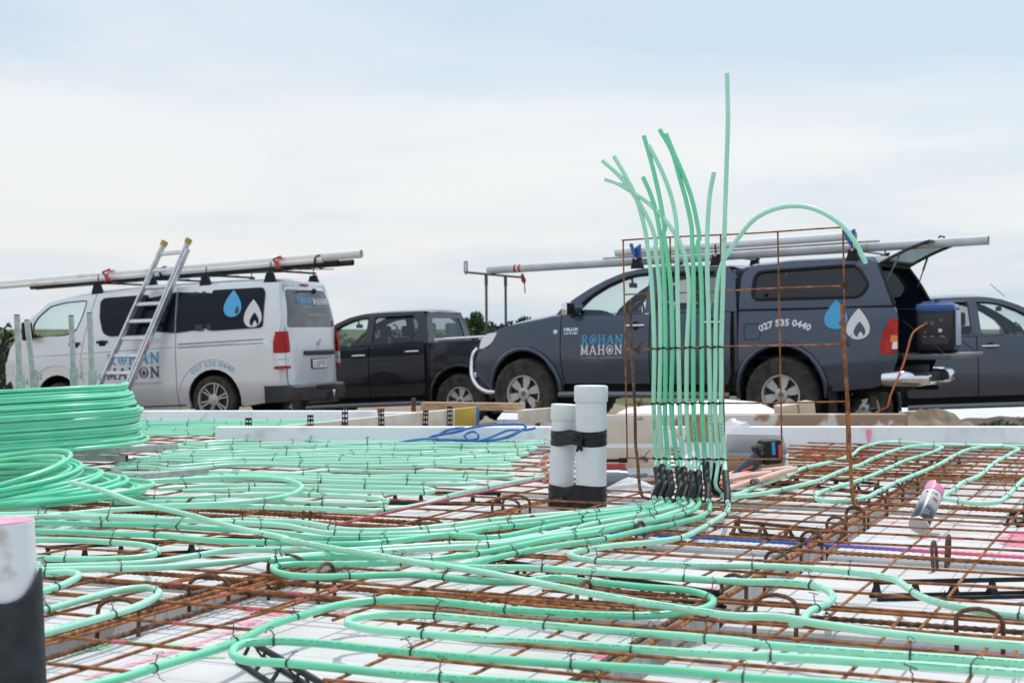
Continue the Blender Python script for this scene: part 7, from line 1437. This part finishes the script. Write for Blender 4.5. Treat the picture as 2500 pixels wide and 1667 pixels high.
# ladder leaning on the van
a1, a2, b1_, b2_ = (Vector(p) for p in LADDER); lad = empty('ladder', (a1 + a2 + b1_ + b2_)/4, 'aluminium extension ladder leaning against the van side', 'ladder'); O_ = lad.location.copy()
e1 = b1_ + (b1_ - a1)*.36; e2 = b2_ + (b2_ - a2)*.36; across = (a2 - a1).normalized(); nrm = across.cross((a1 - e1).normalized())
for p, q, in ((a1, e1), (a2, e2)):
    MB().bar(p - O_, q - O_, .03, .085, nrm).build('rail', alu, lad); tp = MB().bar(p - O_ + (p - q).normalized()*.0, p - O_ + (p - q).normalized()*.07, .045, .10, nrm).build('end_cap', yellow, lad)
k_ = across*.045 - nrm*.0
MB().bar(a2 - O_ + k_ + (e2 - a2)*.03, e2 - O_ + k_, .03, .085, nrm).build('rail', alu, lad); MB().bar(a2 - O_ + k_*.5 + (e2 - a2)*.03, e2 - O_ + k_*.5, .008, .05, nrm).build('rail_gap', black, lad)
mb = MB(); mc = MB()
for t, m in ((.45, txt_b), (.49, txt_w), (.53, orange), (.56, txt_b)):
    p = a2 - O_ + k_ + across*.016 + (e2 - a2)*t; MB().bar(p, p + (e2 - a2).normalized()*.07, .002, .05, nrm).build('sticker', m, lad)
for k in range(11):
    t = .045 + .0905*k; p = a1 + (e1 - a1)*t - O_; q = a2 + (e2 - a2)*t - O_; MB().bar(p, q, .045, .04, nrm).build('rung', alu, lad)
# ------------------------------------------------------------------ loose things on the ground by the vehicles
def slab_poly(nm, pts, th, m, label, cat):
    P = [Vector(p) for p in pts]; c = sum(P, Vector())/len(P); n = (P[1] - P[0]).cross(P[2] - P[0]).normalized()
    if n.z < 0: n = -n
    mb = MB(); k = len(P); vs = [p - c for p in P] + [p - c - n*th for p in P]; mb.add(vs, [tuple(range(k)), tuple(range(k, 2*k))[::-1]] + [(i, (i + 1) % k, k + (i + 1) % k, k + i) for i in range(k)])
    return tag(mb.build(nm, m, loc=c), label, cat)
slab_poly('polystyrene_sheet', [(.62, 9.9, .02), (1.75, 9.9, .03), (1.78, 11.4, .04), (1.55, 11.5, .055), (.85, 11.4, .0)], .06, foamd, 'white polystyrene sheet lying tilted in front of the lettered ute side step', 'polystyrene sheet')
o = MB().box((0, 0, 0), (.012*4, .02, .016)).build('red_block', mat('red_block', (.16, .03, .03), .8), loc=(.76, 9.88, .035)); tag(o, 'tiny dark red block on the tilted polystyrene sheet', 'block')
slab_poly('polystyrene_sheet', [(-.10, 10.3, -.02), (.30, 10.3, -.02), (.36, 11.2, -.0), (-.05, 11.2, -.0)], .05, foam, 'small white polystyrene piece near the brown plank end', 'polystyrene sheet')
slab_poly('polythene_sheet', [(5.7, 22.3, -.885), (12.5, 22.3, -.885), (15, 31, -.885), (7.6, 31, -.885)], .02, mat('white_sheet', (.60, .62, .66), .6, 0, (.50, .52, .56), 1.5, 5), 'bright white sheet spread on the ground beneath the right hand ute', 'sheet')
cb_ = empty('cardboard_box', (1.60, 8.86, .13), 'closed brown cardboard box leaning behind the splashed plank', 'carton'); cb_.rotation_euler = (0, R(-8), R(12))
MB().box((0, 0, -.02), (.20, .12, .10), bev=.003).build('box', carton, cb_); MB().box((0, -.0612, -.02), (.012, .001, .10)).build('tape_seam', cartond, cb_)
def mound(loc, rx, ry, h, label, seed, m=soil):
    rr = random.Random(seed); mb = MB(); n, k_ = 26, 9; vs = [(0, 0, h)]; ph = [rr.uniform(0, 6) for _ in range(6)]
    for j in range(1, k_ + 1):
        t = j/k_
        for i in range(n):
            a = 2*math.pi*i/n; s = 1 + .18*math.sin(3*a + ph[0]) + .12*math.sin(5*a + ph[1]); z = h*(1 - t**1.4)*(1 + .25*math.sin(4*a + ph[2] + t*6)*t) + rr.uniform(-.035, .035)*(h/.3)
            vs.append((rx*t*s*math.cos(a), ry*t*s*math.sin(a), z if j < k_ else -.3))
    fs = [(0, 1 + i, 1 + (i + 1) % n) for i in range(n)] + [(1 + j*n + i, 1 + (j + 1)*n + i, 1 + (j + 1)*n + (i + 1) % n, 1 + j*n + (i + 1) % n) for j in range(k_ - 1) for i in range(n)]
    return tag(mb.add(vs, fs).build('soil_mound', m, loc=loc, ang=80), label, 'soil heap')
soil2 = mat('soil_dry', (.17, .125, .09), 1, 0, (.30, .235, .17), 5, 9, .8, 18, spec=.1)
mound((3.45, 13.0, -.36), .55, .5, .25, 'heap of dry brown soil behind the orange cord at right', 3, soil2); mound((2.95, 13.0, -.36), .25, .4, .20, 'smaller heap of soil under the chrome bumper of the lettered ute', 7, soil2)
mound((4.4, 13.6, -.37), 1.7, .5, .165, 'long low ridge of dark soil across the back right', 9, mat('soil_dark', (.10, .075, .055), 1, 0, (.16, .13, .10), 4, 8, .6, 14)); mound((-2.5, 14.5, -.5), 2.0, .7, .12, 'low bank of soil in front of the van', 12)
# ------------------------------------------------------------------ trees and far wood
def leafcloud(mb, c, rad, n, sz, rr, blobs=9):
    bl = [(Vector((rr.gauss(0, .42)*rad[0], rr.gauss(0, .42)*rad[1], rr.gauss(0, .38)*rad[2])), rr.uniform(.28, .55)) for _ in range(blobs)]
    for _ in range(n):
        o, s = rr.choice(bl); d = Vector((rr.gauss(0, 1), rr.gauss(0, 1), rr.gauss(0, 1))).normalized()*(rr.random()**.4)
        p = Vector(c) + o + Vector((d.x*rad[0]*s, d.y*rad[1]*s, d.z*rad[2]*s)); u = Vector((rr.gauss(0, 1), rr.gauss(0, 1), rr.gauss(0, 1))).normalized(); v = u.orthogonal().normalized(); q = sz*rr.uniform(.6, 1.4)
        b = len(mb.v); mb.v += [tuple(p - u*q), tuple(p + v*q*.6), tuple(p + u*q), tuple(p - v*q*.6)]; mb.f.append((b, b + 1, b + 2, b + 3))
def tree(nm, x, y, zb, ht, wd, label, m, seed, n=7000):
    rr = random.Random(seed); root = empty(nm, (x, y, zb), label, 'tree'); tk = MB(); tk.tube(spline([(0, 0, 0), (.02*ht, 0, ht*.3), (0, .01*ht, ht*.75)], ht*.1), ht*.035, 8, rf=lambda i: max(.3, 1 - i*.08))
    for k in range(6): a = k*1.1 + seed; h0 = ht*(.3 + .07*k); tk.tube([(0, 0, h0), (wd*.25*math.cos(a), wd*.25*math.sin(a), h0 + ht*.12), (wd*.42*math.cos(a), wd*.42*math.sin(a), h0 + ht*.2)], ht*.012, 5)
    tk.build('trunk', bark, root); cr = MB(); leafcloud(cr, (0, 0, ht*.6), (wd*.5, wd*.5, ht*.42), n, ht*.032, rr, 16); cr.build('crown', m, root)
for i, (px_, ytop, D, wd, lab, m) in enumerate(((1232, 767, 150, 6.5, 'tallest round tree between the nose of the lettered ute and its pipe frame', leafA), (1190, 780, 152, 5, 'dark tree between the two posts of the pipe frame', leafA), (1150, 784, 148, 5, 'olive bushy tree left of the pipe frame posts', leafB), (1115, 789, 150, 5, 'low olive tree just behind the black ute tub', leafB))):
    x = (px_ - 1250)/3820*D; zt = .6125 + (789 - ytop)/3820*D; zb = gz(x, D); tree('bushy_tree', x, D, zb, (zt - zb)*.86, wd*.88, lab, m, 20 + i)
tree('pine_tree', (3 - 1250)/3820*45, 45, gz(-14, 45), 1.65, 1.9, 'dark tree at the left edge behind the van nose', leafA, 51, 1300); tree('pine_tree', (-32 - 1250)/3820*47, 47, gz(-15, 47), 1.9, 2.0, 'dark tree at the very left edge, partly out of view', leafA, 52, 1300)
cab_ = MB().box((0, 0, .3), (.8, .6, .7), bev=.02).box((0, -.31, .3), (.7, .02, .5), bev=.01).build('green_bin', mat('green_box', (.02, .09, .07), .5), loc=((2 - 1250)/3820*33, 33, gz(-10.8, 33) - .1)); tag(cab_, 'dark green bin at the left edge behind the van bumper', 'bin')
rr = random.Random(5); fw_ = MB()
for k in range(150):
    x = -150 + 300*k/149 + rr.uniform(-1, 1); D = 300 + rr.uniform(-10, 10); h = 9.9 + rr.uniform(-.9, .9) + (.8*math.sin(k*.31)); leafcloud(fw_, (x, D, -9 + h*.5), (2.6, 2.2, h*.36), 70, .5, rr, 4)
tag(fw_.build('far_wood', leafA), 'far dark line of trees along the horizon', 'wood', kind='stuff')
rr = random.Random(8)
def bush(x, y, z, wd, ht, label, m, seed, n=700):
    root = empty('scrub_bush', (x, y, z), label, 'bush'); rr = random.Random(seed); b = MB(); leafcloud(b, (0, 0, ht*.45), (wd/2, wd*.4, ht*.5), n, .022, rr, 10); b.build('foliage', m, root)
    st = MB(); [st.tube([(0, 0, 0), (rr.uniform(-.3, .3)*wd, rr.uniform(-.2, .2)*wd, ht*.7)], .006, 5) for _ in range(8)]; st.build('stem', bark, root)
bush(4.12, 13.1, -.36, .6, .17, 'low dark scrub bush on the soil at the right edge', leafB, 3); bush(4.6, 13.4, -.36, .7, .20, 'second scrub bush cut off by the right edge', leafB, 4)

# gravel and clods scattered behind the slab: uncountable
rr = random.Random(77); gv = MB()
for _ in range(1400):
    y = rr.uniform(8.4, 15.5); x = rr.uniform(-.40, .40)*y; 
    if 9.5 < y < 10.4 and x < -.2: continue
    r = .008 + .035*rr.random()**3; c = Vector((x, y, gz(x, y) + r*.3)); b = len(gv.v)
    for k in range(6):
        d = [Vector((1, 0, 0)), Vector((-1, 0, 0)), Vector((0, 1, 0)), Vector((0, -1, 0)), Vector((0, 0, 1)), Vector((0, 0, -1))][k]
        gv.v.append(tuple(c + Vector((d.x*r*rr.uniform(.7, 1.4), d.y*r*rr.uniform(.7, 1.4), d.z*r*rr.uniform(.5, .9)))))
    for i, j in ((0, 2), (2, 1), (1, 3), (3, 0)): gv.f += [(b + i, b + j, b + 4), (b + j, b + i, b + 5)]
tag(gv.build('gravel', mat('gravel', (.30, .27, .23), .95, 0, (.42, .39, .35), 3, 5), ang=20), 'loose stones and clods on the ground behind the slab', 'gravel', kind='stuff')
